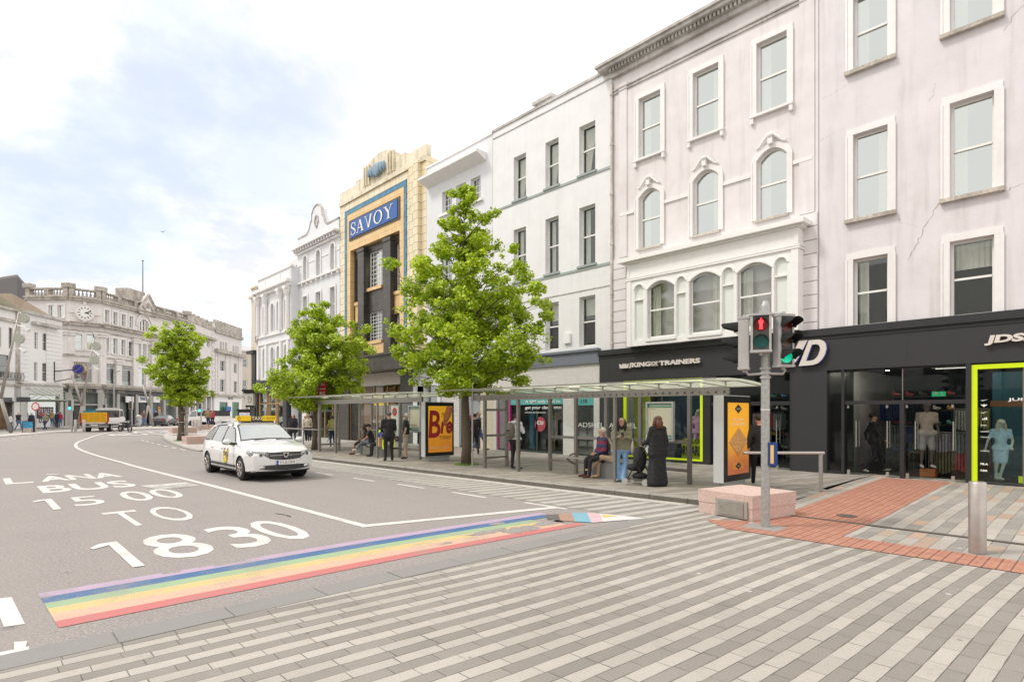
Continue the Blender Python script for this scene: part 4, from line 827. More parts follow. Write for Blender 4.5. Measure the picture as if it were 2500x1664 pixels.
rail(-8.3,19.8,1.0,[(.5,.32,.4),(.35,.06,.07),(.3,.3,.32)],'clothes rail of pink and red tops behind the door beside the cracker advert',1.9); rail(-2.95,20.6,.8,[(.45,.42,.38),(.3,.28,.1)],'tall rear clothes rail of cream and mustard tops on the right of the doorway',2.0)
mb=MB(); mb.box((-3.85,19.0,.16),(-3.5,19.3,.36)); tag(mb.build('display_box',M('orange_ply',(.36,.13,.04),.6),loc=(-3.7,19.1,.16)),'low orange wooden display box under the big mannequin','box')
mb=MB(); mb.box((-1.55,18.5,.2),(1.2,19.0,.62)); mb.build('plinth',M('dark_plinth',(.05,.04,.035),.6),J); mb=MB(); mb.box((-1.75,18.45,.2),(1.2,18.5,.36)); mb.build('plinth_band',lime,J)
# window graphics
mb=MB(); FW=Fac((0,Y0-.0),(1,0),(0,-1)); x=-2.41
def wt_(t,z,h,w_,off=.02): text(mb,t,FW.P(x+.0,.01,z),FW.D*w_,(0,0,h),(0,0,0),off=off)
wt_('FILA',.62,.05,.15,.06); wt_('PUMA',.46,.05,.14,.06); wt_('LACOSTE',1.42,.03,.17,.02); wt_('Champion',1.28,.035,.17,.02); wt_('McKENZIE',.95,.025,.17,.02); wt_('THE NORTH',1.57,.03,.12,.03)
for k in range(3): mb.prism([FW.P(x+.03+.035*k,.01,1.72),FW.P(x+.065+.035*k,.01,1.72),FW.P(x+.05+.035*k,.01,1.75+.02*k),FW.P(x+.03+.035*k,.01,1.735+.02*k)],FW.N*.003)
for z in (1.88,2.18): mb.prism([FW.P(x+.0,.01,z+.02),FW.P(x+.04,.01,z-.005),FW.P(x+.15,.01,z+.035),FW.P(x+.04,.01,z+.012)],FW.N*.003)
for a in (-.5,0,.5): mb.prism([FW.P(x+.07,.01,2.03),FW.P(x+.07+a*.08-.02,.01,2.08),FW.P(x+.07+a*.12,.01,2.11-abs(a)*.03),FW.P(x+.07+a*.08+.02,.01,2.08)],FW.N*.003)
text(mb,'JUNIOR',FW.P(-1.9,.01,2.15),FW.D*.75,(0,0,.09),(0,0,0),off=.02); mb.build('window_lettering',M('white_vinyl',(.8,.82,.8),.5),J)
# ------------------------------------------------------------------ row of small shops under the white buildings
Sx=thing('shopfront','pale stone shopfront numbered 110 with teal window headers and white piers','shopfront',(-18,Y0,0))
stone=M('pale_stone_panel',(.62,.60,.57),.8,amt=.06,ns=8,bump=.1,dirt=.15,dcol=(.4,.36,.32)); slate=M('slate_fascia',(.17,.19,.225),.6,amt=.06)
mb=MB(); bx(mb,FR,-23.0,-14.02,-.2,.04,2.95,3.84); 
for a,b in ((-15.95,-15.35),(-14.34,-14.03),(-23.02,-22.9),(-20.3,-20.1)): bx(mb,FR,a,b,-.2,.05,.15,2.948)
mb.build('stone_panel',stone,Sx)
mb=MB(); bx(mb,FR,-23.1,-14.03,-.2,.12,3.842,4.32); bx(mb,FR,-23.1,-14.03,-.2,.2,4.322,4.42); mb.build('fascia',slate,Sx)
mb=MB(); bx(mb,FR,-21.3,-20.3,-.2,.0,.15,2.948); mb.build('cream_panel',M('cream_panel',(.60,.54,.42),.8),Sx)
teal=M('teal_header',(.10,.38,.36),.5)
mb=MB(); bx(mb,FR,-19.25,-15.95,-.12,-.03,2.25,2.94); bx(mb,FR,-15.35,-14.34,-.12,-.03,2.2,2.94); mb.pieces('teal_header',teal,Sx)
lett(Sx,FR,'110',-15.05,-14.75,2.28,2.44,.01,0,.01,-.03,black_m)
mb=MB(); bx(mb,FR,-20.1,-19.25,-.1,-.06,.15,2.948); mb.build('door_panel',M('grey_door',(.2,.19,.19),.5),Sx)
mb=MB(); bx(mb,FR,-20.08,-20.02,-.06,.0,.15,2.1); bx(mb,FR,-19.3,-19.22,-.1,.0,.2,2.9); mb.build('magenta_jamb',M('magenta',(.5,.04,.22),.5),Sx)
for a,b,m_ in ((-22.9,-21.3,wing_dark),(-19.2,-15.95,shopglass),(-15.35,-14.34,wing_dark)):
    mb=MB(); mb.quad(FR.P(a,-.08,.25),FR.P(b,-.08,.25),FR.P(b,-.08,2.9),FR.P(a,-.08,2.9)); mb.build('shop_window',m_,Sx)
mb=MB(); bx(mb,FR,-22.9,-14.3,-2.5,-2.4,.1,3); bx(mb,FR,-22.9,-14.3,-2.5,-.3,.1,.16); mb.build('interior',M('shop_dim',(.06,.062,.06),.8),Sx)
for a,b,c,e,col in ((-16.7,-15.97,.3,2.2,(.22,.16,.15)),(-18.2,-17.9,.3,2.2,(.015,.10,.16)),(-17.5,-16.75,.3,2.2,(.1,.09,.1)),(-17.2,-16.0,.3,.75,(.34,.17,.05)),(-16.5,-16.05,.9,1.6,(.38,.30,.03)),(-22.7,-21.9,.5,1.2,(.03,.04,.05))):
    mb=MB(); bx(mb,FR,a,b,-.3-.02*a/-16,-.25,c,e); mb.build('window_display',M('disp%d'%int(abs(a)*100),col,.7,amt=.2),Sx)
mb=MB(); mb.tube([FR.P(-22.6+.08*k,-.06,1.5+.25*math.sin(k*1.3)) for k in range(9)],.03,6); mb.tube([FR.P(-22.4+.06*k,-.06,1.1+.2*math.cos(k*1.9)) for k in range(8)],.03,6); mb.build('window_decal',M('magenta',(.5,.04,.22)),Sx)
lett(Sx,FR,'A SIM only deal to',-18.25,-16.15,2.28,2.45,.012,0,.005,-.02,M('white_vinyl',(.8,.82,.8))); lett(Sx,FR,'get your claws into',-18.25,-16.1,2.02,2.2,.012,0,.005,-.02,M('white_vinyl',(.8,.82,.8))); lett(Sx,FR,'Unlimited data and minutes',-18.25,-17.0,1.88,1.95,.0,0,.005,-.02,M('white_vinyl',(.8,.82,.8)))
mb=MB(); mb.tube([FR.P(-17.35,-.06,1.4),FR.P(-17.35,-.04,1.4)],.32,24); mb.build('price_disc',M('rose_disc',(.34,.06,.08),.5),Sx); lett(Sx,FR,'\u20ac20',-17.55,-17.15,1.38,1.55,.01,0,.005,-.035,M('white_vinyl',(.8,.82,.8)))
mb=MB(); bx(mb,FR,-22.9,-14.34,-.15,-.02,.12,.25); bx(mb,FR,-17.6,-17.5,-.12,-.04,.25,2.25); mb.build('dark_plinth',M('green_black',(.03,.045,.045),.6),Sx)
S2=thing('shopfront','white shopfront with dark glass doors between the cinema and the roller shutter','shopfront',(-26,Y0,0))
mb=MB(); bx(mb,FR,-27.0,-23.1,-.2,.05,3.35,4.4); bx(mb,FR,-27.0,-26.6,-.2,.06,.15,3.348); bx(mb,FR,-24.75,-24.5,-.2,.06,.15,3.348); mb.build('frame',greyw,S2)
mb=MB(); mb.quad(FR.P(-26.6,-.15,.2),FR.P(-24.75,-.15,.2),FR.P(-24.75,-.15,3.35),FR.P(-26.6,-.15,3.35)); mb.build('shop_window',wing_dark,S2)
mb=MB(); bx(mb,FR,-26.6,-24.7,-2,-1.9,.1,3.4); mb.build('interior',M('shop_green',(.05,.07,.055),.8),S2)
mb=MB()
for k in range(28): mb.prism([FR.P(-24.5,-.06,.17+k*.1),FR.P(-24.5,-.02,.2+k*.1),FR.P(-24.5,-.02,.25+k*.1),FR.P(-24.5,-.06,.268+k*.1)],FR.D*1.45)
bx(mb,FR,-24.5,-23.05,-.06,.04,2.97,3.35); tag(mb.build('roller_shutter',M('shutter_white',(.70,.69,.68),.6),loc=(-23.8,18,.17)),'closed white ribbed roller shutter behind the tree trunk','shutter')
# black shopfront of the column building
S3=thing('shopfront','black shopfront with white letters and tan window bars below the arcaded building','shopfront',(-45.5,17.4,0))
mb=MB(); bx(mb,FC,-49.0,-42.15,-.2,.12,3.5,4.35); bx(mb,FC,-49.1,-42.1,-.2,.2,4.352,4.5); bx(mb,FC,-49,-48.85,-.2,.08,.1,3.5); bx(mb,FC,-43.6,-42.9,-.2,.08,.1,3.5); bx(mb,FC,-48.85,-43.6,-.1,.05,.1,.7); mb.build('fascia',M('black_fascia',(.05,.05,.055),.45),S3)
lett(S3,FC,'AW',-47.7,-46.6,3.62,3.95,.03,0,.04,.12,M('white_vinyl',(.8,.82,.8)))
mb=MB(); 
for a in (-48.7,-47.05,-46.6,-45.25,-45.0,-43.7): bx(mb,FC,a,a+.07,-.12,-.02,.7,3.5)
bx(mb,FC,-48.7,-43.6,-.12,-.03,2.6,2.66); mb.pieces('mullion',M('tan_bar',(.45,.30,.15),.5),S3)
mb=MB(); mb.quad(FC.P(-48.8,-.1,.6),FC.P(-43.6,-.1,.6),FC.P(-43.6,-.1,3.5),FC.P(-48.8,-.1,3.5)); mb.build('shop_window',winglass,S3); mb=MB(); bx(mb,FC,-48.8,-43.6,-1.5,-1.4,.1,3.5); mb.build('interior',M('shop_dim',(.06,.062,.06)),S3)
S4=thing('shopfront','dark shopfront with black and grey piers below the pedimented building','shopfront',(-39,Y0,0))
mb=MB(); bx(mb,FR,-42.4,-35.7,-.2,.1,2.9,3.65); bx(mb,FR,-42.4,-41.6,-.2,.06,.1,2.9); bx(mb,FR,-40.4,-39.6,-.8,-.1,.1,2.9); mb.build('fascia',M('black_fascia',(.05,.05,.055)),S4)
mb=MB(); bx(mb,FR,-41.6,-40.45,-.2,.05,.1,2.9); mb.build('grey_pier',greyw,S4)
mb=MB(); bx(mb,FR,-39.5,-35.8,-1.2,-1.1,.1,2.9); mb.build('interior',M('shop_warm',(.16,.10,.05),.7,amt=.5,ns=1),S4)
mb=MB(); 
for a in (-39.5,-38.9,-38.2,-37.0,-36.0): bx(mb,FR,a,a+.06,-.2,-.08,.1,2.9)
mb.pieces('mullion',M('tan_bar',(.45,.3,.15)),S4)
mb=MB(); mb.quad(FR.P(-39.5,-.14,.15),FR.P(-35.8,-.14,.15),FR.P(-35.8,-.14,2.9),FR.P(-39.5,-.14,2.9)); mb.build('shop_window',shopglass,S4)
# ------------------------------------------------------------------ buildings across the far bend
limest=M('limestone',(.72,.69,.675),.85,amt=.07,ns=3,bump=.1,bs=15,dirt=.25,dcol=(.46,.41,.37),streak=.25)
limeg=M('limestone_weathered',(.52,.48,.43),.9,amt=.25,ns=5,dirt=.6,dcol=(.14,.12,.09),dlo=.48)
whst=M('white_stucco',(.76,.75,.74),.85,amt=.04,dirt=.12,dcol=(.5,.45,.4),streak=.15)
def line_fac(px0,k0,px1,k1):
    a,b=CP(px0,k0),CP(px1,k1); D=(b-a).normalized(); N=Vector((D.y,-D.x,0))
    if N.dot(-a)<0: N=-N
    return Fac(a,D,N),(b-a).length
def kl(px): return 48.24/(-(px-1250)/1410-.07) if False else None
def kleft(px): a=(px-1250)/1410; return -57.76/(a+.07)*1.0 if False else (53+4.76)/(-a-.07+.0) if False else (-57.76)/(a-.07)
# street line of the two white houses on the left: x=-53+.07(68-k) in camera space
def klf(px): a=(px-1250)/1410; return -48.24/(a+.07)
FA,LA=line_fac(-150,klf(-150),47,klf(47)); FBl,LB=line_fac(47.7,klf(47.7),151.5,klf(151.5))
def fwin(F,B,boxes,dep=.12,**k):
    out=[]
    for (x0,x1,y0,y1) in boxes:
        s0,s1=F.s(x0),F.s(x1); xm=(x0+x1)/2; out.append((s0,s1,F.z(xm,y1),F.z(xm,y0)))
    return out
B=thing('stucco_house','white stucco house at the left edge with grey cornice, mossy slate roof and iron balcony','building',FA.P(LA/2,0,0))
zt=FA.z(20,757); hs=fwin(FA,B,[(-6,3,798,847),(21,31,800,850),(-60,-48,792,845),(-2,24,866,920)])
mb=MB(); wall(mb,FA,0,LA,4.9,zt,hs); body(mb,FA,0,LA,zt,10); mb.build('wall',whst,B)
for q in hs: window(FA,B,*q,kind='sash',glass=wing_dark,mat=M('brown_frame',(.2,.15,.12),.6),fr=.07)
mb=MB(); bx(mb,FA,0,LA+.2,0,.35,zt,zt+.25); bx(mb,FA,0,LA,0,.2,FA.z(20,785),FA.z(20,778)); bx(mb,FA,0,LA,0,.3,FA.z(20,941),FA.z(20,936)); bx(mb,FA,LA-.5,LA,0,.06,5,zt); mb.pieces('cornice',limeg,B)
roofm=M('mossy_slate',(.17,.15,.13),.9,amt=.3,ns=8,dirt=.6,dcol=(.22,.22,.07),dlo=.45)
mb=MB(); mb.quad(FA.P(0,.1,zt+.25),FA.P(LA+.2,.1,zt+.25),FA.P(LA+.2,-3.5,zt+2.8),FA.P(0,-3.5,zt+2.8)); mb.build('roof',roofm,B)
mb=MB(); s=FA.s(5); mb.box((s-2.2,1.5,zt+.8),(s+.9,2.8,zt+4.2),FA.T); mb.box((s-2.4,1.3,zt+4.2),(s+1.1,3,zt+4.4),FA.T); mb.build('chimney',M('brown_brick',(.28,.2,.15),.9,dirt=.4),B)
mb=MB(); s0,s1=FA.s(-20),FA.s(47)
for z in (5.3,6.1): mb.tube([FA.P(s0,.5,z),FA.P(s1,.5,z)],.03,6)
k=s0
while k<s1: mb.tube([FA.P(k,.5,5.3),FA.P(k,.5,6.1)],.015,5); k+=.18
for k in range(8): 
    c=s0+(s1-s0)*(k+.5)/8; mb.tube([FA.P(c+.3*math.cos(t),.5,5.7+.3*math.sin(t)) for t in [2*pi*i/10 for i in range(11)]],.018,5)
mb.build('balcony_railing',black_m,B)
room(FA,B,0,LA,4.9,zt)
mb=MB(); bx(mb,FA,0,LA,-.1,.1,FA.z(20,975),4.9); bx(mb,FA,LA-.8,LA,-.1,.1,.2,4.9); mb.pieces('shop_pier',whst,B)
mb=MB(); bx(mb,FA,0,LA-.8,-.6,-.5,.2,4.7); mb.build('shop_interior',M('shop_warm',(.16,.1,.05)),B)
mb=MB(); zz=FA.z(25,981); bx(mb,FA,0,LA-.9,-.1,.15,FA.z(20,981),FA.z(20,970)); mb.build('sign_board',M('sign_grey',(.10,.105,.115),.6),B)
fz=FA.z(50,974); sb=MB(); s=LA-.6; bx(sb,FA,s-.0,s+.08,.1,1.5,FA.z(47,981),FA.z(47,969)); sb=sb.build('projecting_sign',M('sign_grey',(.1,.105,.115)),B)
s=LA-.55; mb=MB(); z0=FA.z(40,979); bx(mb,FA,FA.s(24),FA.s(38),.15,.19,z0-.05,z0+.35); 
pl=Fac(FA.P(LA-.45,0,0)[:2],(FA.D.x*0-FA.N.x*0+ (-FA.N.x),-FA.N.y),(-FA.D.x,-FA.D.y))
mb=MB(); text(mb,'ecco',FA.P(FA.s(26),.16,z0-.02),FA.D*(FA.s(37)-FA.s(26))*1.0,(0,0,.42),(0,0,0),off=.05); mb.build('lettering',M('white_vinyl',(.8,.82,.8)),B)
B=thing('stucco_house','white three-storey house numbered 26 with multi-pane windows, brown slate mansard roof and glass canopy','building',FBl.P(LB/2,0,0))
zt=FBl.z(100,773); hs=fwin(FBl,B,[(84,92.5,811,852),(104,119,814,856),(83,91.5,884,930),(103,118,886,931),(125,128,818,860)])
mb=MB(); wall(mb,FBl,0,LB,FBl.z(100,965),zt,hs); body(mb,FBl,0,LB,zt,6); mb.build('wall',whst,B)
mb=MB(); zc=FBl.z(100,936)
for a,b in ((.05,1.3),(LB-2.6,LB-.05)):
    mb=MB()
    for k in range(16): bx(mb,FBl,a,b,0,.06,zc+.2+k*.45,zc+.61+k*.45)
    mb.build('quoin',whst,B)
for i,q in enumerate(hs): window(FBl,B,*q,grid=(2 if i in(0,2) else 3,6),glass=wing_dark,mat=white_paint,fr=.06)
mb=MB(); bx(mb,FBl,-.1,LB+.1,0,.3,zt,zt+.3); bx(mb,FBl,FBl.s(76),FBl.s(138),0,.6,FBl.z(105,797),FBl.z(105,790)); bx(mb,FBl,-.1,LB+.1,0,.3,zc-.2,zc); mb.pieces('cornice',cornice_m,B)
mb=MB(); q=[(0,zt+.3),(LB*.86,zt+.3)]; ztp=FBl.z(80,727)
mb.add([FBl.P(.2,-.1,zt+.3),FBl.P(LB*.78,-.1,zt+.3),FBl.P(LB*.55,-2.0,ztp),FBl.P(1.6,-2.0,ztp+.4),FBl.P(.2,-6,zt+.3),FBl.P(LB*.78,-6,zt+.3),FBl.P(LB*.55,-4.5,ztp),FBl.P(1.6,-4.5,ztp+.4)],[(0,1,2,3),(1,5,6,2),(0,3,7,4),(3,2,6,7)]); mb.build('roof',M('brown_slate',(.27,.21,.15),.9,amt=.35,ns=10,dirt=.4,dcol=(.25,.24,.1)),B)
room(FBl,B,0,LB,5,zt)
mb=MB(); bx(mb,FBl,0,LB,-.1,.12,FBl.z(100,962),zc-.2); bx(mb,FBl,0,FBl.s(64),-.1,.15,.2,FBl.z(100,962)); bx(mb,FBl,FBl.s(143),LB,-.1,.15,.2,FBl.z(100,962)); mb.pieces('shop_pier',M('pale_grey_stone',(.62,.61,.60),.8,amt=.08,ns=4,dirt=.2,dcol=(.4,.38,.35)),B)
mb=MB(); text(mb,'26',FBl.P(FBl.s(57),.14,FBl.z(60,951)),FBl.D*.9,(0,0,.5),(0,0,0)); mb.build('house_number',limeg,B)
mb=MB(); a,b=FBl.s(65),FBl.s(142); mb.quad(FBl.P(a,-.1,.2),FBl.P(b,-.1,.2),FBl.P(b,-.1,4.6),FBl.P(a,-.1,4.6)); mb.build('shop_window',winglass,B)
mb=MB(); bx(mb,FBl,a,b,-1.4,-1.3,.2,4.7); mb.build('interior',M('shop_teal',(.10,.16,.14),.8),B)
mb=MB(); zz=FBl.z(100,977); bx(mb,FBl,FBl.s(62),FBl.s(145),.1,2.6,zz,zz+.08)
for t in range(6): s=FBl.s(62)+(FBl.s(145)-FBl.s(62))*t/5; mb.tube([FBl.P(s,.1,zz+1.3),FBl.P(s,2.6,zz+.1)],.03,5); bx(mb,FBl,s-.03,s+.03,.1,2.6,zz-.1,zz)
mb.build('glass_canopy',M('canopy_glass',(.34,.40,.30),.3,amt=.2),B)
pb=MB(); a,b=FBl.s(90),FBl.s(131); z1=FBl.z(110,993); zm=FBl.z(110,1021); bx(pb,FBl,a,b,-.08,-.03,zm,z1); pb=pb.build('poster',M('navy_poster',(.025,.02,.06),.5),B)
mb=MB(); bx(mb,FBl,a,b,-.08,-.03,.3,zm); mb.build('poster_foot',white_paint,B); mb=MB(); text(mb,'FOR SALE BY',FBl.P(a+.3,-.02,FBl.z(110,1012)),FBl.D*(b-a)*.85,(0,0,.75),(0,0,0),off=.03); mb.build('lettering',white_paint,pb)
mb=MB(); text(mb,'021',FBl.P(a+.3,-.02,FBl.z(110,1032)),FBl.D*1.3,(0,0,.6),(0,0,0),off=.02); mb.build('lettering',black_m,pb); mb=MB(); mb.prism([FBl.P(a+.3,-.03,z1-1.0),FBl.P(a+1.0,-.03,z1-1.0),FBl.P(a+.65,-.03,z1-.3)],FBl.N*.02); mb.build('emblem',M('red_paint',(.55,.05,.05),.5),pb)
# clock bracket on the white house
cs=FBl.s(131); czz=FBl.z(135,902); C_=thing('street_clock','round gilt bracket clock with a deep blue face on the corner of the white house','clock',FBl.P(cs,0,czz))
cc=Vector(CP(151,58)); cc=Vector(FBl.P(cs+1.5,1.9,0)); vd=(-cc).normalized(); vd=(vd*.9+Vector((-.6862,-.7274,0))*.35).normalized(); cen=Vector((cc.x,cc.y,czz+.15))
mb=MB(); mb.tube([cen-vd*.33,cen+vd*.33],.66,28); mb.build('drum',M('gilt_case',(.35,.29,.15),.4,metal=.5,amt=.2),C_)
mb=MB(); mb.tube([cen+vd*.332,cen+vd*.35],.55,28); fc=mb.build('face',M('clock_blue',(.02,.03,.28),.35),C_)
sd_=vd.cross(Vector((0,0,1))).normalized(); gold=M('gold_mark',(.6,.45,.15),.4); mb=MB()
for k in range(12):
    t=2*pi*k/12; p=cen+vd*.355+(sd_*math.cos(t)+Vector((0,0,1))*math.sin(t))*.43; q=cen+vd*.355+(sd_*math.cos(t)+Vector((0,0,1))*math.sin(t))*.51; mb.tube([p,q],.02,5)
mb.build('hour_marks',gold,fc); mb=MB(); mb.tube([cen+vd*.36+sd_*-.3+Vector((0,0,.25)),cen+vd*.36+sd_*.32+Vector((0,0,-.27))],.02,5); mb.build('hands',gold,fc)
mb=MB(); w0=FBl.P(cs,.1,czz-.2); mb.tube([w0,cen],.06,6); mb.tube([FBl.P(cs,.1,czz-1.4),cen-Vector((0,0,.9))],.05,6); mb.tube([FBl.P(cs,.08,czz-1.3),FBl.P(cs,.08,czz+.9)],.07,6); mb.build('bracket',black_m,C_)
# ---- clock store
K2,K3,KE=74.4,76.7,95.; p1,p2,p3,p4,p5,p6=CP(66,74.7),CP(168,K2),CP(246,K3),CP(460,95.2),CP(523,107),CP(590,119)
def FF(a,b):
    D=(b-a).normalized(); N=Vector((D.y,-D.x,0)); N=N if N.dot(-a)>0 else -N; return Fac(a,D,N),(b-a).length
F1,L1=FF(p1,p2); F2,L2=FF(p2,p3); F3,L3=FF(p3,p4); F4,L4=FF(p4,p5); F5,L5=FF(p5,p6)
B=thing('department_store','long pale limestone department store with a chamfered corner clock, balustraded roofline and small pediment','building',p2)
zz=lambda y,F=F2,px=206: F.z(px,y)
def yw(F,boxes): return [(F.s(a),F.s(b),F.z((a+b)/2,d),F.z((a+b)/2,c)) for a,b,c,d in boxes]
w1=yw(F1,[(119,133,744.5,775.5),(141,156,744.5,775.5),(150,155.5,813,852)]); w2=yw(F2,[(178,200.5,815,853.5),(211,233,816,855),(179,225,883,934)])
w3=yw(F3,[(254.5,266,756,787),(275,286,761.5,793),(295.5,306,766.5,797.5),(315,324.5,771.5,801)])
w3+=yw(F3,[(252.5,265,822,860),(273,286,825.5,864),(293,305.5,829,867),(313,324.5,833.5,870),(337,343.5,838,873),(348.5,357,839,874),(360.5,367.5,841,876),(382,390,842,880),(402,410,846,884)])
w3+=yw(F3,[(251,282,887,938),(294.5,323,892,942),(337,355.5,898,945),(375.5,394,905,949)])
wa=yw(F3,[(340,363,779,809)])
zc1,zc2=13.1,13.7; ztop=16.45
for F,L,ws in ((F1,L1,w1),(F2,L2,w2),(F3,L3,w3+[(*wa[0],.9)])):
    mb=MB(); wall(mb,F,0,L,4.55,ztop,ws,rev=.25); mb.build('wall',limest,B)
    for i,q in enumerate(ws):
        big=(q[1]-q[0])>1.7 and q[2]<9
        if big:
            w_=window(F,B,*q[:4],kind='x',grid=None,glass=wing_dark,dep=.2,fr=.1,mat=M('stone_trim',(.62,.59,.56),.8)); g=MB(); zb=q[3]-(q[3]-q[2])*.2; bx(g,F,q[0],q[1],-.24,-.16,zb-.06,zb)
            n=8
            for k in range(n): s=q[0]+(q[1]-q[0])*k/n; bx(g,F,s-.02,s+.02,-.22,-.17,zb,q[3])
            bx(g,F,q[0],q[1],-.22,-.17,(zb+q[3])/2-.02,(zb+q[3])/2+.02); g.build('transom_grille',white_paint,w_)
            g=MB(); bx(g,F,q[0]+.1,q[1]-.1,-.5,-.45,q[2],q[2]+(q[3]-q[2])*.22); g.build('frosted_screen',M('frost',(.45,.58,.52),.5),w_)
        else: window(F,B,*q[:4],kind='sash',glass=winglass,curt=1 if i%3 else 0,dep=.2,fr=.09,surr=.22,surp=.08,sill=(.15,.15,.12),sm=limest,rise=q[4] if len(q)>4 else 0)
    mb=MB(); 
    e=.02
    bx(mb,F,-e,L+e,-.2,.55,zc1+.15,zc2-.1); bx(mb,F,-e,L+e,-.2,.75,zc2-.1,zc2); bx(mb,F,-e,L+e,-.2,.45,16.45,16.75); bx(mb,F,-e,L+e,-.2,.6,16.75,16.9)
    bx(mb,F,-e,L+e,-.2,.6,5.1,5.35); bx(mb,F,-e,L+e,-.2,.8,5.35,5.7); bx(mb,F,-e,L+e,-.2,.12,9.25,9.4); bx(mb,F,-e,L+e,-.2,.14,12.55,12.7); mb.build('cornice',limeg,B)
    mb=MB(); bx(mb,F,0,L,-.5,.25,16.9,17.1); bx(mb,F,0,L,-.5,.25,17.85,18.05)
    n=max(1,round(L/3.3))
    for k in range(n+1):
        s=L*k/n; wd=.55 if (k in (0,n)) else .3; bx(mb,F,max(0,s-wd),min(L,s+wd),-.45,.28,17.1,17.85)
        if k in (0,n): bx(mb,F,max(-.3,s-.7),min(L+.3,s+.7),-.6,.4,18.05,18.6)
    mb.build('parapet',limeg,B)
    mb=MB(); s=.2
    while s<L-.1:
        p=F.P(s,-.1,0); mb.lathe((p[0],p[1],17.1),[(.09,0),(.13,.1),(.15,.28),(.07,.55),(.11,.68),(.11,.75)],6); s+=.42
    o_=mb.build('baluster_row',limeg,B); o_['kind']='stuff'
    room(F,B,0,L,4.6,16.3,-2.2)
mb=MB(); 
for F,L in ((F1,L1),(F2,L2),(F3,L3)): mb.quad(F.P(0,0,16.6),F.P(L,0,16.6),F.P(L,-14,16.6),F.P(0,-14,16.6))
mb.build('roof',M('flat_roof',(.2,.2,.2),.9),B)
# pilasters
for F,xs2,z0,z1 in ((F1,[161],9.5,12.5),(F2,[171,243],9.5,12.5),(F3,[249,329,373.5,430],5.7,12.5),(F3,[287.5],5.7,9.2)):
    for x in xs2:
        s=F.s(x); mb=MB(); bx(mb,F,s-.5,s+.5,0,.22,z0,z1-.6); bx(mb,F,s-.62,s+.62,0,.36,z1-.6,z1-.25); bx(mb,F,s-.75,s+.75,0,.45,z1-.25,z1); mb.build('pilaster',limest,B)
# clock
cs=F2.s(206.6); cz=F2.z(206.6,764.2); mb=MB(); mb.tube([F2.P(cs,0,cz),F2.P(cs,.3,cz)],1.05,32); mb.tube([F2.P(cs,.25,cz-1.0),F2.P(cs,.3,cz-1.5)],[.25,.1],8); bx(mb,F2,cs-.15,cs+.15,0,.3,cz+1.0,cz+1.5); bx(mb,F2,cs-1.8,cs-1.0,0,.15,cz-.1,cz+.2); bx(mb,F2,cs+1.0,cs+1.8,0,.15,cz-.2,cz+.1); cr_=mb.build('clock_surround',limest,B)
mb=MB(); mb.tube([F2.P(cs,.3,cz),F2.P(cs,.32,cz)],.82,32); mb.build('clock_face',M('clock_white',(.8,.79,.77),.5),cr_)
mb=MB()
for k in range(12):
    t=2*pi*k/12; mb.tube([F2.P(cs+.55*math.cos(t),.34,cz+.55*math.sin(t)),F2.P(cs+.76*math.cos(t),.34,cz+.76*math.sin(t))],.05,5)
mb.tube([F2.P(cs,.35,cz),F2.P(cs+.62,.35,cz+.25)],.05,5); mb.tube([F2.P(cs,.35,cz),F2.P(cs+.45,.35,cz-.05)],.07,5); mb.build('clock_hands',black_m,cr_)
# pediment
s0,s1=F3.s(332),F3.s(379); mb=MB(); sm2=(s0+s1)/2; mb.prism([F3.P(s0,-.3,16.5),F3.P(s1,-.3,16.5),F3.P(sm2,-.3,19.2)],F3.N*.7); mb.build('pediment',limest,B)
mb=MB(); mb.tube([F3.P(s0-.3,.45,16.5),F3.P(sm2,.45,19.35)],.22,4); mb.tube([F3.P(s1+.3,.45,16.5),F3.P(sm2,.45,19.35)],.22,4); bx(mb,F3,s0,s1,.0,.5,16.3,16.6); bx(mb,F3,sm2-2.2,sm2+1.2,-3,-1,18,19.9)
for k in (-1,0,1): mb.ell((sm2+k*.9,-.5,17.4+.3*(k==0)),(.4,.15,.4),8,6,T=F3.T)
mb.build('pediment_trim',limeg,B)
a,b,c,e=wa[0]; mb=MB(); archring(mb,F3,a-.5,b+.5,e-1.1,e+.5,.35,0,.2); mb.build('arch_surround',limest,B)
mb=MB(); 
for t in (.33,.67): bx(mb,F3,a+(b-a)*t-.12,a+(b-a)*t+.12,-.2,-.1,c,e-.2)
mb.pieces('stone_mullion',limest,B)
# fascia and shops
mb=MB(); bx(mb,F2,.4,L2-.5,.1,.3,4.6,5.05); bx(mb,F3,.6,L3,.1,.3,4.6,5.05); bx(mb,F1,0,L1,.1,.3,4.6,5.05); sgn=mb.build('sign_fascia',M('black_fascia',(.05,.05,.055)),B)
mb=MB(); text(mb,'PENNEYS',F2.P(F2.s(188),.32,4.66),F2.D*(F2.s(224)-F2.s(188)),(0,0,.33),(0,0,0)); text(mb,'PENNEYS',F3.P(F3.s(284),.32,4.66),F3.D*(F3.s(300)-F3.s(284)),(0,0,.33),(0,0,0)); text(mb,'27',F3.P(F3.s(250.5),.32,4.66),F3.D*.7,(0,0,.33),(0,0,0)); mb.build('lettering',M('gold_letter',(.5,.42,.28),.5),sgn)
mb=MB()
for F,xs2 in ((F1,[150,166]),(F2,[170,203,244]),(F3,[249,287,333,368,400,430,455])):
    for x in xs2: s=F.s(x); bx(mb,F,s-.25,s+.25,-.1,.15,.2,4.6)
bx(mb,F2,0,L2,-.1,.1,2.9,3.1); mb.pieces('shop_pier',M('shop_metal',(.4,.39,.37),.6),B)
mb=MB()
for F,L in ((F1,L1),(F2,L2),(F3,L3)): bx(mb,F,0,L,-.55,-.5,.2,4.6)
mb.build('shop_window',M('shop_dark',(.12,.135,.125),.25,amt=.6,ns=.5),B)
mb=MB()
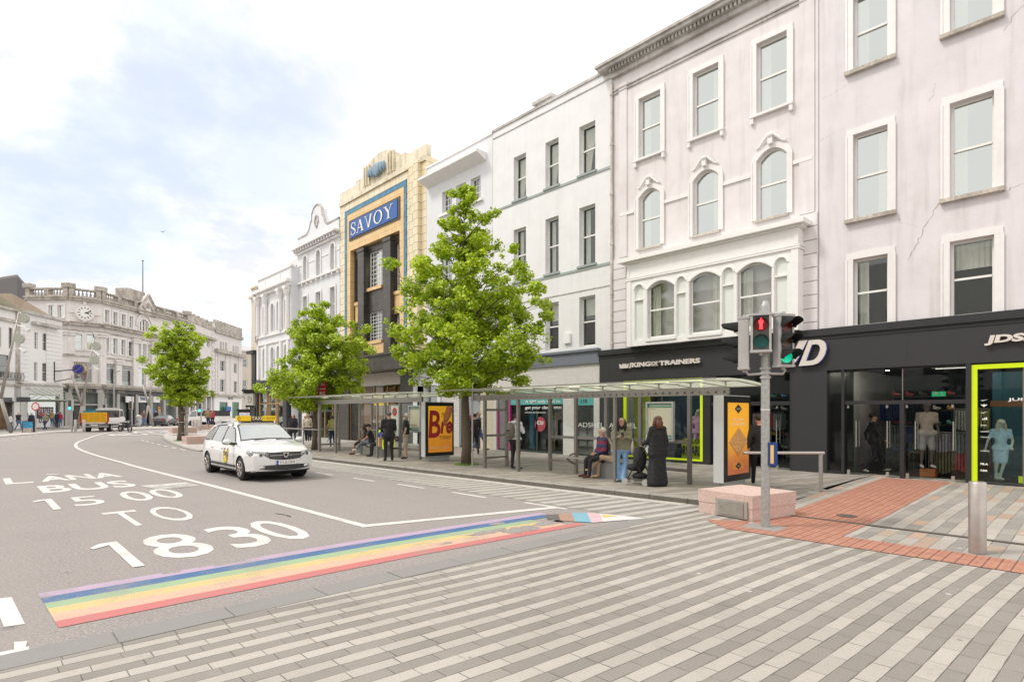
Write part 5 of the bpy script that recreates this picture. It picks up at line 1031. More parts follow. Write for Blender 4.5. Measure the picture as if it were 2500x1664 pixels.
for x0,x1 in ((307,326),(335,367),(374,390)): bx(mb,F3,F3.s(x0),F3.s(x1),-.1,.05,F3.z((x0+x1)/2,982),F3.z((x0+x1)/2,967))
pn=mb.pieces('white_panel',white_paint,B)[1]; mb=MB(); text(mb,'PENNEYS',F3.P(F3.s(341),.07,F3.z(350,977)),F3.D*(F3.s(358)-F3.s(341)),(0,0,.5),(0,0,0),off=.03); mb.build('lettering',M('navy_letter',(.02,.08,.18),.5),pn)
mb=MB(); 
for x0,x1 in ((164,175),(316,333),(342,352),(366,375)): F=F1 if x0<168 else F3; bx(mb,F,F.s(x0),F.s(x1),-.4,-.1,.2,3.6)
mb.pieces('doorway',black_m,B)
for x0,x1,c in ((192,224,(.55,.28,.5)),(337,352,(.55,.33,.38))):
    F=F2 if x0<246 else F3; mb=MB(); bx(mb,F,F.s(x0),F.s(x1),-.55,-.5,F.z((x0+x1)/2,929 if x0<246 else 940),F.z((x0+x1)/2,892 if x0<246 else 910)); ps=mb.build('fashion_poster',M('pink_poster%d'%x0,c,.6,amt=.3,ns=1.5),B)
    if x0==192: mb=MB(); s=F.s(207); mb.ell((s,.42,7.3),(.5,.06,1.2),10,8,T=F.T); mb.ell((s+.2,.42,8.7),(.3,.06,.35),10,8,T=F.T); mb.tube([F.P(s-.3,-.42,8.0),F.P(s-1.2,-.42,8.5),F.P(s-.3,-.42,9.0)],.13,6); mb.tube([F.P(s+.4,-.42,8.0),F.P(s+1.3,-.42,8.4),F.P(s+.5,-.42,9.0)],.13,6); mb.build('poster_figure',M('poster_skin',(.25,.10,.16),.7),ps)
for x0,x1,y0,y1,c in ((379,384,997,1010,(.02,.2,.35)),(391,398,992,1015,(.6,.35,.15)),(212,232,998,1008,(.02,.22,.3))):
    F=F3 if x0>246 else F2; mb=MB(); bx(mb,F,F.s(x0),F.s(x1),-.45,-.35,F.z(x0,y1),F.z(x0,y0)); mb.build('window_display',M('dsp%d'%x0,c,.6),B)
mb=MB(); fp=CP(348.5,92); mb.tube([(fp.x,fp.y,16.6),(fp.x,fp.y,1.88+(1008-636)/1410*92)],[.14,.08],8); mb.ell((fp.x,fp.y,1.88+(1008-636)/1410*92),(.18,.18,.12),8,6); tag(mb.build('flagpole',M('pole_grey',(.28,.3,.32),.5),loc=(fp.x,fp.y,16.6)),'tall bare grey flagpole on the roof of the department store','flagpole')
# ---- next stone building and the last one
for (F,L,nm,lab,zt,px0,px1,rows_,cl) in ((F4,L4,0,'grey limestone corner block with quoins right of the department store','x',0,0,0,0),):
    B=thing('stone_building',lab,'building',F.P(L/2,0,0)); zt=F.z(490,795)
    ws=yw(F,[(481,493,820,843),(497,512,822,846),(481,493,874,898),(497,510,876,900),(481,493,925,950),(497,510,925,950)])
    mb=MB(); wall(mb,F,0,L,4.8,zt,ws,rev=.25); body(mb,F,0,L,zt,10); mb.build('wall',limest,B)
    for q in ws: window(F,B,*q,grid=(3,2),kind='case',glass=winglass,mat=white_paint,fr=.08,dep=.2)
    mb=MB()
    for k in range(18): bx(mb,F,L-(1.1 if k%2 else 1.5),L,0,.12,5+k*.75,5+k*.75+.68)
    mb.build('quoin',limest,B)
    mb=MB(); bx(mb,F,0,L,0,.6,zt-1.9,zt-1.5); bx(mb,F,0,L,-.4,.15,zt,zt+.6); bx(mb,F,0,L,0,.5,4.8,5.3); 
    for k in range(6): bx(mb,F,L*k/6,L*k/6+.5,-.4,.2,zt+.6,zt+1.5)
    mb.build('cornice',limeg,B); room(F,B,0,L,5,zt)
    mb=MB(); bx(mb,F,0,L,-.5,-.4,.2,4.8); mb.build('shop_window',M('shop_dark',(.12,.135,.125)),B)
    mb=MB(); 
    for s in (0,2.5,5,7.5,10,L-.6): bx(mb,F,s,s+.6,-.4,.1,.2,4.8)
    mb.pieces('shop_pier',limest,B)
B=thing('stone_building','tall narrow grimy limestone building with bands of slim windows at the end of the bend','building',F5.P(L5/2,0,0)); F=F5;L=L5
zt=F.z(556,820); ws=yw(F,[(537,541.5,834,857),(543.5,547,835,858),(550,554,836,859),(568,572,844,862),(574,577.5,845,863),(579,582,846,864),(536,549,880,906),(567.5,578.5,887,911),(536,548.5,925,957),(567,579,930,959)])
mb=MB(); wall(mb,F,0,L,5.0,zt,ws,rev=.25); body(mb,F,0,L,zt,10); mb.build('wall',limest,B)
for i,q in enumerate(ws): window(F,B,*q,grid=(2,2) if i>5 else (1,1),kind='case',glass=wing_dark,mat=white_paint,fr=.1,dep=.2)
mb=MB(); bx(mb,F,-.2,L+.5,0,.8,F.z(556,866),F.z(556,858)); bx(mb,F,0,L,0,.4,zt,zt+.5); bx(mb,F,0,L,0,.5,F.z(556,968),F.z(556,963)); bx(mb,F,0,L,-.3,.1,zt+.5,zt+2.4); mb.pieces('cornice',limeg,B)
mb=MB()
for x in (526,532,552,556,562,566,583,587): s=F.s(x); bx(mb,F,s-.35,s+.35,0,.2,F.z(x,963),F.z(x,868))
mb.pieces('pilaster',limest,B); room(F,B,0,L,5,zt)
mb=MB(); wall(mb,F,0,L,.2,5.0,yw(F,[(536,556,981,1020),(567,584,981,1020)])); mb.build('shopfront_wall',white_paint,B)
mb=MB(); 
for q in yw(F,[(536,556,981,1020),(567,584,981,1020)]): bx(mb,F,q[0],q[1],-.3,-.2,q[2],q[3])
mb.pieces('shop_window',M('shop_greenish',(.05,.16,.09),.3,amt=.8,ns=.6),B)
mb=MB(); text(mb,'Fone Yard',F.P(F.s(556),.02,F.z(562,975)),F.D*(F.s(568.5)-F.s(556)),(0,0,.7),(0,0,0),off=.03); mb.build('lettering',black_m,B)
mb=MB(); bx(mb,F,F.s(546),F.s(558),.3,.5,F.z(552,1004),F.z(552,992)); mb.build('blue_sign',M('blue_sign',(.02,.12,.4),.5),B)
# tan building closing the street
a,b=CP(585,128),CP(632,132); F,L=FF(a,b); B=thing('rendered_building','small tan building with a pale hipped roof closing the street','building',a); zt=F.z(600,858)
ws=yw(F,[(593,604,875,897),(592,603,927,961)]); mb=MB(); wall(mb,F,0,L,0,zt,ws,rev=.2); body(mb,F,0,L,zt,8); mb.build('wall',tan,B)
for q in ws: window(F,B,*q,glass=wing_dark,fr=.1)
mb=MB(); z2=F.z(603,839); mb.add([F.P(-.3,.4,zt+.3),F.P(L,.4,zt+.3),F.P(L,-4,z2),F.P(2.,-4,z2),F.P(-.3,-8,zt)],[(0,1,2,3),(0,3,4)]); mb.build('roof',M('pale_roof',(.5,.48,.46)),B); mb=MB(); bx(mb,F,-.3,L,0,.4,zt,zt+.3); mb.build('cornice',limest,B); room(F,B,0,L,1,zt-.2)
# dark brick roof block on the left
a,b,c=CP(-60,84),CP(42,80),CP(92,96); B=thing('roof_block','plain dark grey brick block rising behind the mossy slate roofs','building',b); zt1=1.88+(1008-675)/1410*80
z0=10; d1=(c-b); mb=MB(); q=[a,b,c,a+d1]; mb.prism([(p.x,p.y,z0) for p in q],(0,0,zt1-z0)); mb.build('wall',M('dark_brick',(.13,.12,.125),.9,amt=.2,ns=15),B); mb=MB(); mb.prism([(p.x,p.y,zt1) for p in q],(0,0,.3)); mb.build('coping',M('dark_cop',(.22,.21,.2),.9),B)
# houses across the plaza, behind the viewer (mirrored in the shop glass)
for i,(x0,x1,hh,m_,lb) in enumerate(((-58,-30,13,limest,'grey stone terrace opposite the cinema'),(-29.8,-6,14,whst,'white stucco terrace opposite the bus shelters'),(-5.8,22,12,tan,'tan terrace opposite the sportswear shop'))):
    F=Fac((0,-17.5),(1,0),(0,1)); B=thing('terrace',lb,'building',F.P((x0+x1)/2,0,0)); ws=[(x0+1+k*2.6,x0+2.3+k*2.6,z,z+2) for k in range(int((x1-x0-1.5)/2.6)) for z in (4.8,8.2)]
    mb=MB(); wall(mb,F,x0,x1,0,hh,ws); body(mb,F,x0,x1,hh,9); mb.build('wall',m_,B)
    g=MB(); bx(g,F,x0,x1,-.3,-.2,4,hh-.5); g.build('glazing',M('shop_dark',(.12,.135,.125)),B); g=MB(); bx(g,F,x0,x1,0,.1,.3,3.6); g.build('shop_window',M('shop_dark',(.12,.135,.125)),B)
# ------------------------------------------------------------------ bus shelters
def glasspane(F,s0,s1,z0,z1,par,d=0.,mat=None,name='glass_pane'):
    mb=MB(); mb.quad(F.P(s0,d,z0),F.P(s1,d,z0),F.P(s1,d,z1),F.P(s0,d,z1)); return mb.build(name,mat or shelterglass,par)
roofglass,nt_,b_=newmat('roof_glass'); nt_.nodes.remove(b_); o_=[n for n in nt_.nodes if n.type=='OUTPUT_MATERIAL'][0]
t_=nd(nt_,'ShaderNodeBsdfTransparent',{0:(.86,.92,.82,1)}); u_=nd(nt_,'ShaderNodeBsdfTranslucent',{0:(.66,.68,.54,1)}); x_=nd(nt_,'ShaderNodeMixShader',{0:.55,1:t_.outputs[0],2:u_.outputs[0]}); nt_.links.new(x_.outputs[0],o_.inputs[0])
def shelter(lab):
    t=thing('bus_shelter',lab,'bus shelter',(-10,12.5,.13)); Z=.13
    def post(x,y,z1=2.32,r=.045): mb=MB(); mb.box((x-r,y-r,Z),(x+r,y+r,z1)); mb.build('post',steel,t)
    back=12.95
    for x,y in ((-13.98,12.0),(-12.5,12.05),(-13.98,back),(-12.03,back),(-11.0,back),(-9.9,back),(-8.78,back),(-7.35,back)): post(x,y)
    post(-8.9,12.0,2.3,.035)
    for z in (.42,1.13,1.95):
        mb=MB(); mb.box((-14.01,12.045,z),(-13.95,back-.045,z+.07)); mb.build('rail',steel,t)
    for z in (.42,1.13):
        mb=MB(); mb.box((-12.0,back-.03,z),(-7.4,back+.03,z+.075)); mb.build('rail',steel,t)
    FS=Fac((0,back),(1,0),(0,-1))
    for a,b in ((-12.0,-11.05),(-10.95,-9.95),(-9.85,-8.83),(-8.73,-7.4)):
        glasspane(FS,a+.02,b-.02,.5,2.28,t)
    FE=Fac((-13.98,0),(0,1),(-1,0)); glasspane(FE,12.06,12.9,.5,2.25,t); 
    mb=MB(); text(mb,'ADSHEL',FS.P(-10.92,.012,1.48),FS.D*.94,(0,0,.13),(0,0,0)); text(mb,'ADSHEL',FS.P(-9.8,.012,1.48),FS.D*.92,(0,0,.13),(0,0,0)); mb.build('glass_lettering',M('white_vinyl',(.8,.82,.8),.5),t)
    # beam with punched holes
    mb=MB(); x0,x1=-14.64,-5.87; n=46; w=(x1-x0)/n; h0,h1=2.29,2.45
    for yy in (11.97,12.03):
        for i in range(n):
            xc=x0+w*(i+.5); r=.024; zc=2.345; m=8
            ring=[(xc+r*math.cos(2*pi*k/m+pi/8),zc+r*math.sin(2*pi*k/m+pi/8)) for k in range(m)]
            sq=[(xc+w/2,zc+.03),(xc+w/4,h1),(xc-w/4,h1),(xc-w/2,zc+.03),(xc-w/2,zc-.03),(xc-w/4,h0),(xc+w/4,h0),(xc+w/2,zc-.03)]
            for k in range(m): mb.quad(*[(p[0],yy,p[1]) for p in (sq[k],sq[(k+1)%m],ring[(k+1)%m],ring[k])])
            mb.quad((xc+w/2,yy,zc+.03),(xc+w/2,yy,h1),(xc+w/4,yy,h1)); mb.quad((xc-w/2,yy,zc+.03),(xc-w/4,yy,h1),(xc-w/2,yy,h1)); mb.quad((xc+w/2,yy,zc-.03),(xc+w/4,yy,h0),(xc+w/2,yy,h0)); mb.quad((xc-w/2,yy,zc-.03),(xc-w/2,yy,h0),(xc-w/4,yy,h0))
    mb.box((x0,11.97,h1),(x1,12.03,h1+.01)); mb.box((x0,11.97,h0-.01),(x1,12.03,h0)); mb.box((x0-.01,11.97,h0),(x0,12.03,h1)); mb.box((x1,11.97,h0),(x1+.01,12.03,h1)); mb.build('beam',steel,t)
    mb=MB()
    for i in range(11):
        x=-14.3+i*.835; mb.tube([(x,12,2.46),(x,12,2.58)],.022,6); mb.box((x-.09,11.95,2.565),(x+.09,12.05,2.58)); mb.tube([(x,11.1,2.56),(x+.25,12.0,2.575),(x+.25,13.3,2.50)],.012,5)
    mb.build('roof_bracket',steel,t)
    mb=MB(); xs2=[-14.9+i*(9.3/12) for i in range(13)]; ys=[10.9,11.4,12,12.6,13.4]; zs_=[2.585,2.61,2.615,2.59,2.52]
    for i in range(12):
        for j in range(4): mb.quad((xs2[i]+.006,ys[j],zs_[j]),(xs2[i+1]-.006,ys[j],zs_[j]),(xs2[i+1]-.006,ys[j+1],zs_[j+1]),(xs2[i]+.006,ys[j+1],zs_[j+1]))
    mb.build('roof_glass',roofglass,t,smooth=False)
    mb=MB(); mb.box((-14.9,10.88,2.57),(-5.6,10.9,2.60)); mb.box((-14.9,13.4,2.5),(-5.6,13.43,2.53)); mb.build('roof_edge',steel,t)
    for x in (-12.6,-9.9,-7.0):
        mb=MB(); mb.ell((x,11.6,2.55),(.17,.17,.045),14,6); mb.build('roof_lamp',M('lamp_cover',(.75,.74,.68),.5),t)
    # bench
    mb=MB(); mb.box((-11.1,12.42,.60),(-8.95,12.46,.63)); mb.box((-11.1,12.5,.60),(-8.95,12.54,.63)); mb.box((-11.1,12.58,.6),(-8.95,12.62,.63)); mb.tube([(-11.12,12.4,.615),(-11.12,12.64,.615)],.02,6); mb.build('seat',steel_pale,t)
    mb=MB(); mb.box((-10.0,12.45,.13),(-9.2,12.75,.58)); mb.build('seat_plinth',M('punched_steel',(.22,.22,.22),.6,amt=.3,ns=60),t)
    mb=MB(); mb.tube([(-11.0,back-.05,.72),(-11.0,12.65,.66),(-11.0,12.55,.58),(-11.0,12.75,.45),(-11.0,back-.05,.4)],.03,6); mb.build('seat_bracket',steel,t)
    return t
def timetable(x0,x1,par=None,lab='grey framed bus timetable case with green header behind the black-robed woman'):
    t=thing('timetable_case',lab,'timetable',(x0,12.85,.9)); mb=MB(); F=Fac((0,12.86),(1,0),(0,-1)); z0,z1=1.17,2.17
    bx(mb,F,x0,x0+.045,-.03,.06,z0,z1); bx(mb,F,x1-.045,x1,-.03,.06,z0,z1); bx(mb,F,x0+.045,x1-.045,-.03,.06,z0,z0+.045); bx(mb,F,x0+.045,x1-.045,-.03,.06,z1-.045,z1); mb.build('frame',grey_alu,t)
    mb=MB(); bx(mb,F,x0+.045,x1-.045,-.02,.02,z0+.045,z1-.045); sh=mb.build('sheet',M('timetable_sheet',(.72,.68,.55),.6,amt=.03),t)
    mb=MB(); g=M('bus_green',(.02,.22,.12),.5); bx(mb,F,x0+.05,x1-.05,.02,.024,z1-.15,z1-.05); bx(mb,F,x0+.05,x1-.05,.02,.024,z0+.05,z0+.15); mb.build('header',g,sh)
    mb=MB(); bx(mb,F,x0+.09,x1-.08,.025,.027,z1-.085,z1-.07); bx(mb,F,x0+.09,x1-.08,.025,.027,z1-.125,z1-.11); bx(mb,F,x0+.2,x1-.07,.025,.027,z0+.075,z0+.09); bx(mb,F,x0+.2,x1-.07,.025,.027,z0+.11,z0+.125); mb.build('header_text',white_paint,sh)
    mb=MB(); bx(mb,F,x0+.08,x0+.28,.02,.023,z1-.2,z1-.19); 
    for k in range(2): bx(mb,F,x0+.1+k*.22,x0+.24+k*.22,.02,.023,z0+.27,z0+.28); bx(mb,F,x0+.12+k*.08,x0+.125+k*.08,.02,.023,z1-.5,z1-.24)
    for k in range(6): bx(mb,F,x0+.1,x0+.42,.02,.022,z0+.2+k*.011,z0+.203+k*.011)
    mb.build('print',M('ink_grey',(.2,.2,.19),.7),sh); return t
def adpanel(lab,x=-6.3,y0=12.38,y1=13.72):
    t=thing('advert_panel',lab,'advertising panel',(x,(y0+y1)/2,.13)); g=M('panel_alu',(.62,.63,.64),.4,amt=.02)
    mb=MB(); mb.box((x-.13,y0,.30),(x+.11,y1,2.29)); mb.build('case',g,t); mb=MB(); mb.box((x-.08,y0+.15,.13),(x+.06,y1-.15,.30)); mb.build('foot',M('foot_grey',(.40,.40,.40),.6),t)
    mb=MB(); a=x+.112; mb.box((x+.11,y0+.02,.32),(a+.03,y1-.02,2.27)); mb.build('black_frame',black_m,t); return t,a+.031
sh1=shelter('glass bus shelter with three people at its bench, next to the orange cracker advert'); tt1=timetable(-8.52,-7.72); ap,ax=adpanel('illuminated orange cracker advert panel at the end of the near bus shelter')
def hgrad(name,c0,c1,z0,z1,amt=.1,ns=4.):
    m,nt,b=newmat(name); g=nd(nt,'ShaderNodeNewGeometry').outputs['Position']; s=nd(nt,'ShaderNodeSeparateXYZ',{0:g}); n=nd(nt,'ShaderNodeTexNoise',{'Vector':g,'Scale':ns,'Detail':3.})
    f=mth(nt,'ADD',rng(nt,s.outputs[2],z0,z1),mth(nt,'MULTIPLY',mth(nt,'SUBTRACT',n.outputs[0],.5),amt*2)); c=mix(nt,f,c0,c1); nt.links.new(c,b.inputs['Base Color']); nt.links.new(c,b.inputs['Emission Color']); b.inputs['Emission Strength'].default_value=.35; b.inputs['Roughness'].default_value=.4; return m
FP=Fac((ax,0),(0,1),(1,0))
mb=MB(); bx(mb,FP,12.52,13.58,-.01,.004,.47,2.12); po=mb.build('poster',hgrad('cracker_poster',(.42,.12,.05),(.82,.40,.03),.5,1.5),ap)
mb=MB()
def diamond(F,s,z,w,h,d0,d1): mb.prism([F.P(s-w,d0,z),F.P(s,d0,z-h),F.P(s+w,d0,z),F.P(s,d0,z+h)],F.N*(d1-d0))
diamond(FP,13.03,1.98,.18,.11,.006,.008); diamond(FP,13.03,.66,.15,.08,.010,.012); mb.build('emblem',M('brown_black',(.04,.03,.03),.5),po)
mb=MB(); diamond(FP,13.03,1.22,.46,.33,.006,.02); mb.build('cracker',M('cracker',(.62,.33,.12),.8,amt=.5,ns=22),po)
mb=MB(); bx(mb,FP,12.75,13.3,.005,.008,.58,.74); mb.build('pack',M('pack_orange',(.72,.3,.05),.5),po)
mb=MB(); F_=FP; text(mb,'THE CREAM',F_.P(12.75,.008,1.70),F_.D*.55,(0,0,.06),(0,0,0)); text(mb,'OF CRACKERS',F_.P(12.68,.008,1.60),F_.D*.7,(0,0,.06),(0,0,0)); text(mb,"Jacob's",F_.P(12.93,.012,1.955),F_.D*.2,(0,0,.05),(0,0,0)); text(mb,"Jacob's",F_.P(12.97,.016,.645),F_.D*.12,(0,0,.03),(0,0,0)); mb.build('lettering',white_paint,po)
DX=-11.1
def shifted(o,dx,lab=None,dy=-.35):
    c=dup(o,Vector(o.location)+Vector((dx,dy,0))); 
    if lab: c['label']=lab
    return c
sh2=shifted(sh1,DX,'second glass bus shelter further up the street with a seated couple and a security man'); 
for o in (sh1,sh2): o['group']='glass bus shelters along the kerb'
tt2=shifted(tt1,DX+.55,'green headed bus timetable in the further bus shelter'); tt1['group']=tt2['group']='timetable cases in the shelters'
ap2,ax2=adpanel('orange and yellow biscuit advert panel at the end of the further bus shelter',-6.3+DX,12.0,13.3)
FP2=Fac((ax2,0),(0,1),(1,0)); mb=MB(); bx(mb,FP2,12.12,13.2,-.01,.004,.45,2.14); po=mb.build('poster',hgrad('biscuit_poster',(.62,.22,.02),(.80,.42,.02),.5,2.,.35,2.5),ap2)
red=M('poster_red',(.42,.02,.03),.5); mb=MB(); text(mb,'B',FP2.P(12.13,.008,.98),FP2.D*.52,(0,0,1.0),(0,0,0),off=.02,shear=.1); text(mb,'re',FP2.P(12.66,.008,1.12),FP2.D*.52,(0,0,.46),(0,0,0),off=.04,shear=.1); mb.build('lettering',red,po)
mb=MB(); text(mb,'TODAY',FP2.P(12.6,.010,.92),FP2.D*.55,(0,.0,.13),(0,0,0),off=.01); text(mb,'The',FP2.P(12.68,.010,1.72),FP2.D*.2,(0,0,.17),(0,0,0),off=.01,shear=.2); mb.build('lettering',M('brown_ink',(.13,.04,.02),.5),po)
mb=MB(); text(mb,'IRRESISTIBLY SQUEEZY',FP2.P(12.18,.010,.57),FP2.D*.9,(0,0,.09),(0,0,0)); mb.build('lettering',M('cream_ink',(.8,.7,.45),.5),po)
mb=MB(); mb.tube([FP2.P(13.08,.02,2.1),FP2.P(12.95,.03,1.8),FP2.P(12.86,.03,1.6)],[.13,.13,.10],10); mb.ell(FP2.P(12.84,.03,1.55),(.03,.1,.1)); mb.build('printed_finger',M('finger_print',(.52,.20,.09),.5),po)
def bustag(x,y,z,txt1,txt2,col,lab,w=.36,h=.78):
    t=thing('bus_stop_sign',lab,'bus stop sign',(x,y,.13)); mb=MB(); mb.tube([(x,y,.13),(x,y,z+h)],.028,8); mb.build('pole',steel,t)
    F=Fac((x+.03,y),(.82,.57),(.57,-.82)); mb=MB(); bx(mb,F,0,w,-.01,.01,z,z+h); pl=mb.build('plate',M('stop_red',(.50,.025,.03),.4),t)
    mb=MB(); text(mb,'BUS',F.P(.08,.012,z+.16),F.D*(w-.16),(0,0,.1),(0,0,0),off=.03); text(mb,'STOP',F.P(.06,.012,z+.04),F.D*(w-.12),(0,0,.1),(0,0,0),off=.03); text(mb,txt1,F.P(.06,.012,z+h-.18),F.D*(w-.12),(0,0,.12),(0,0,0),off=.01); bx(mb,F,.05,w-.05,.01,.012,z+.38,z+.41); mb.build('lettering',white_paint,pl); return t
bustag(-25.9,11.95,2.62,'CITY','',0,'red bus stop flag on the far bus shelter',.42,.72)
F=Fac((-25.95,11.95),(-.82,-.57),(.57,-.82)); mb=MB(); bx(mb,F,0,.36,-.01,.01,2.68,3.15); tag(mb.build('bus_stop_flag',M('stop_red',(.5,.025,.03)),loc=(-26,11.9,2.6)),'smaller red flag turned away beside the far bus shelter stop sign','sign')
# green round bus stop
g=GP(1163,1000); t=thing('bus_stop_sign','round green bus stop sign with a yellow rim beside the tallest tree','bus stop sign',(-14.3,11.9,.13))
px_,py_=-14.55,11.95; mb=MB(); mb.tube([(px_,py_,.13),(px_,py_,3.28)],.03,8); mb.build('pole',steel_pale,t)
F=Fac((px_+.19,py_),(.72,.69),(.69,-.72)); mb=MB(); mb.tube([F.P(.05,-.01,3.02),F.P(.05,.01,3.02)],.17,28); d_=mb.build('rim',M('yellow_rim',(.75,.55,.05),.4),t); mb=MB(); mb.tube([F.P(.05,.012,3.02),F.P(.05,.016,3.02)],.155,28); mb.build('disc',M('sign_green',(.01,.19,.07),.4),t)
mb=MB(); bx(mb,F,.0,.1,.018,.02,3.03,3.13); text(mb,'STOP',F.P(-.05,.018,2.96),F.D*.2,(0,0,.04),(0,0,0),off=.02); text(mb,'BUS',F.P(-.03,.018,2.91),F.D*.16,(0,0,.035),(0,0,0),off=.02); mb.build('pictogram',white_paint,t)
# ------------------------------------------------------------------ traffic signal in the foreground
px_,py_=-4.05,9.55; TS=thing('traffic_signal','grey traffic signal post with a lit red man and three signal heads','traffic signal',(px_,py_,0))
mb=MB(); mb.tube([(px_,py_,0),(px_,py_,3.40)],.068,20); mb.build('pole',galv,TS,smooth=False,auto=40)
mb=MB(); mb.tube([(px_,py_,3.42),(px_,py_,3.64),(px_,py_,3.72)],[.085,.07,.045],14); mb.tube([(px_,py_,3.40),(px_,py_,3.43)],.09,14); mb.build('cap',galv,TS)
mb=MB(); mb.box((px_-.3,py_-.28,.0145),(px_+.28,py_+.2,.017)); mb.build('base_plate',M('base_concrete',(.3,.28,.26),.8,dirt=.3),TS)
vw=Vector((-px_,-py_,0)).normalized(); rt=Vector((vw.y*-1,vw.x,0)); rt=-rt if rt.dot(Vector((.6862,.7274,0)))<0 else rt   # rt = towards image right
hm=M('signal_grey',(.44,.43,.42),.5,amt=.06,dirt=.15); face=M('signal_face',(.06,.06,.055),.6)
def head(off,fdir,n,w,h,z0,lit,hood=.11,name='signal_head'):
    c=Vector((px_,py_,0))+off; f=fdir.normalized(); r=Vector((-f.y,f.x,0)); F=Fac((c.x,c.y),(r.x,r.y),(f.x,f.y)); mb=MB()
    bx(mb,F,-w/2,w/2,-.13,0,z0+.04,z0+h-.04); bx(mb,F,-w/2,-w/2+.035,0,.03,z0+.04,z0+h-.04); bx(mb,F,w/2-.035,w/2,0,.03,z0+.04,z0+h-.04)
    for zc,sg in ((z0+.04,-1),(z0+h-.04,1)):
        pts=[F.P(-w/2-.01,.04,zc),F.P(w/2+.01,.04,zc),F.P(w/2+.01,-.14,zc),F.P(-w/2-.01,-.14,zc)]; mb.prism(pts,(0,0,.035*sg)); mb.tube([F.P(0,-.06,zc+.03*sg),F.P(0,-.06,zc+.08*sg)],.03,8)
    o=mb.build(name,hm,TS); mb=MB(); bx(mb,F,-w/2+.037,w/2-.037,0.001,.012,z0+.05,z0+h-.05); mb.build('face',face,o)
    cell=(h-.1)/n
    for i in range(n):
        zc=z0+.05+cell*(n-i-.5); rr=min(cell,w-.05)*(.44 if n==2 else .49); mt=lit[i]
        mb=MB(); mb.tube([F.P(0,.012,zc),F.P(0,.018,zc)],rr,24); mb.build('lens',mt,o)
        mb=MB(); m=16; L=hood*2.2 if n==3 else hood*.5
        inner=[];outer=[]
        for k in range(m+1):
            a=-.35+ (pi+.7)*k/m; ext=L*(.35+.65*min(1,max(0,math.sin(a)+.1)*1.9)); inner.append(F.P(rr*1.02*math.cos(a),.012,zc+rr*1.02*math.sin(a))); outer.append(F.P(rr*1.06*math.cos(a),.012+ext,zc+rr*1.06*math.sin(a)-.02))
        for k in range(m): mb.quad(inner[k],inner[k+1],outer[k+1],outer[k])
        ob=mb.build('visor',M('visor_black',(.02,.02,.02),.75,spec=.2),o); md=ob.modifiers.new('s','SOLIDIFY'); md.thickness=.006
    return o,F
off_r=M('lens_red_off',(.13,.012,.01),.25,amt=.3,ns=40); off_g=M('lens_green_off',(.01,.08,.075),.25); off_a=M('lens_amber_off',(.10,.05,.02),.25,amt=.4,ns=40); on_g=M('lens_green_lit',(.0,.5,.28),.3,emit=.8)
ped,Fp=head(vw*.2+rt*-.065,vw+rt*-.02,2,.31,.64,2.86,(off_r,off_g),.1,'pedestrian_head')
mb=MB(); redl=M('red_man_lit',(1,.03,.04),.3,emit=3.); z=3.335
mb.ell(Fp.P(0,.022,z+.075),(.014,.004,.014),8,6)
for q in ([(-.02,.055),(.02,.055),(.034,.04),(.034,-.005),(.026,-.01),(.024,.03),(.022,-.1),(.004,-.1),(0,-.02),(-.004,-.1),(-.022,-.1),(-.024,.03),(-.026,-.01),(-.034,-.005),(-.034,.04)],): mb.prism([Fp.P(a,.02,z+b) for a,b in q],Fp.N*.003)
mb.build('red_man',redl,ped)
hR,_=head(rt*.30+vw*.08,vw*.82+rt*.58,3,.27,.86,2.62,(off_r,off_a,on_g),.13,'vehicle_head'); hL,_=head(rt*-.38+vw*-.02,rt*-1.0-vw*.02,3,.27,.88,2.6,(off_r,off_a,on_g),.13,'vehicle_head')
mb=MB()
P0=Vector((px_,py_,0))
for z in (2.52,3.50):
    mb.tube([P0+rt*-.30+Vector((0,0,z+(.07 if z<3 else -.02))),P0+rt*-.26+Vector((0,0,z)),P0+Vector((0,0,z+.01)),P0+rt*.26+Vector((0,0,z)),P0+rt*.30+Vector((0,0,z+(.07 if z<3 else -.02)))],.02,8)
for z in (2.45,2.52,2.60): mb.tube([P0+Vector((0,0,z)),P0+Vector((0,0,z+.03))],.085,14)
mb.build('bracket',hm,TS)
mb=MB(); F=Fac((px_,py_),(rt.x,rt.y),(vw.x,vw.y)); bx(mb,F,.05,.18,-.05,.07,1.02,1.40); bb=mb.build('push_button_box',M('button_blue',(.015,.05,.22),.45),TS); mb=MB(); bx(mb,F,.075,.125,.071,.076,1.06,1.36); mb.build('yellow_strip',M('button_yellow',(.72,.50,.20),.5),bb)
mb=MB(); mb.tube([P0+Vector((0,0,1.93)),P0+Vector((0,0,1.945))],.073,14); mb.build('cable_tie',white_paint,TS)
# granite block seat with hatch
def granite(name): return M(name,(.58,.43,.375),.8,amt=.22,ns=35,bump=.2,bs=70,dirt=.35,dcol=(.32,.24,.2))
gm=granite('pink_granite'); t=thing('stone_block','pink granite block seat with a steel hatch beside the traffic signal post','stone seat',(-4.85,10.6,0),R(-12))
mb=MB()
for z0,z1 in ((0.01,.215),(.218,.445)):
    o=.01 if z0>.1 else 0; mb.box((-.58-o,-.62-o,z0),(.58+o,.62+o,z1))
mb.build('block',gm,t,local=True,smooth=False)
mb=MB(); mb.box((-.17,-.655,.03),(.5,-.618,.33)); mb.build('hatch_frame',M('hatch_steel',(.42,.40,.36),.5,metal=.5,amt=.1),t,local=True)
mb=MB(); mb.box((-.1,-.668,.06),(.43,-.656,.30)); mb.tube([(-.04,-.67,.2),(-.04,-.68,.2)],.015,8); mb.build('hatch_door',M('hatch_door',(.36,.34,.30),.45,metal=.5,amt=.1),t,local=True)
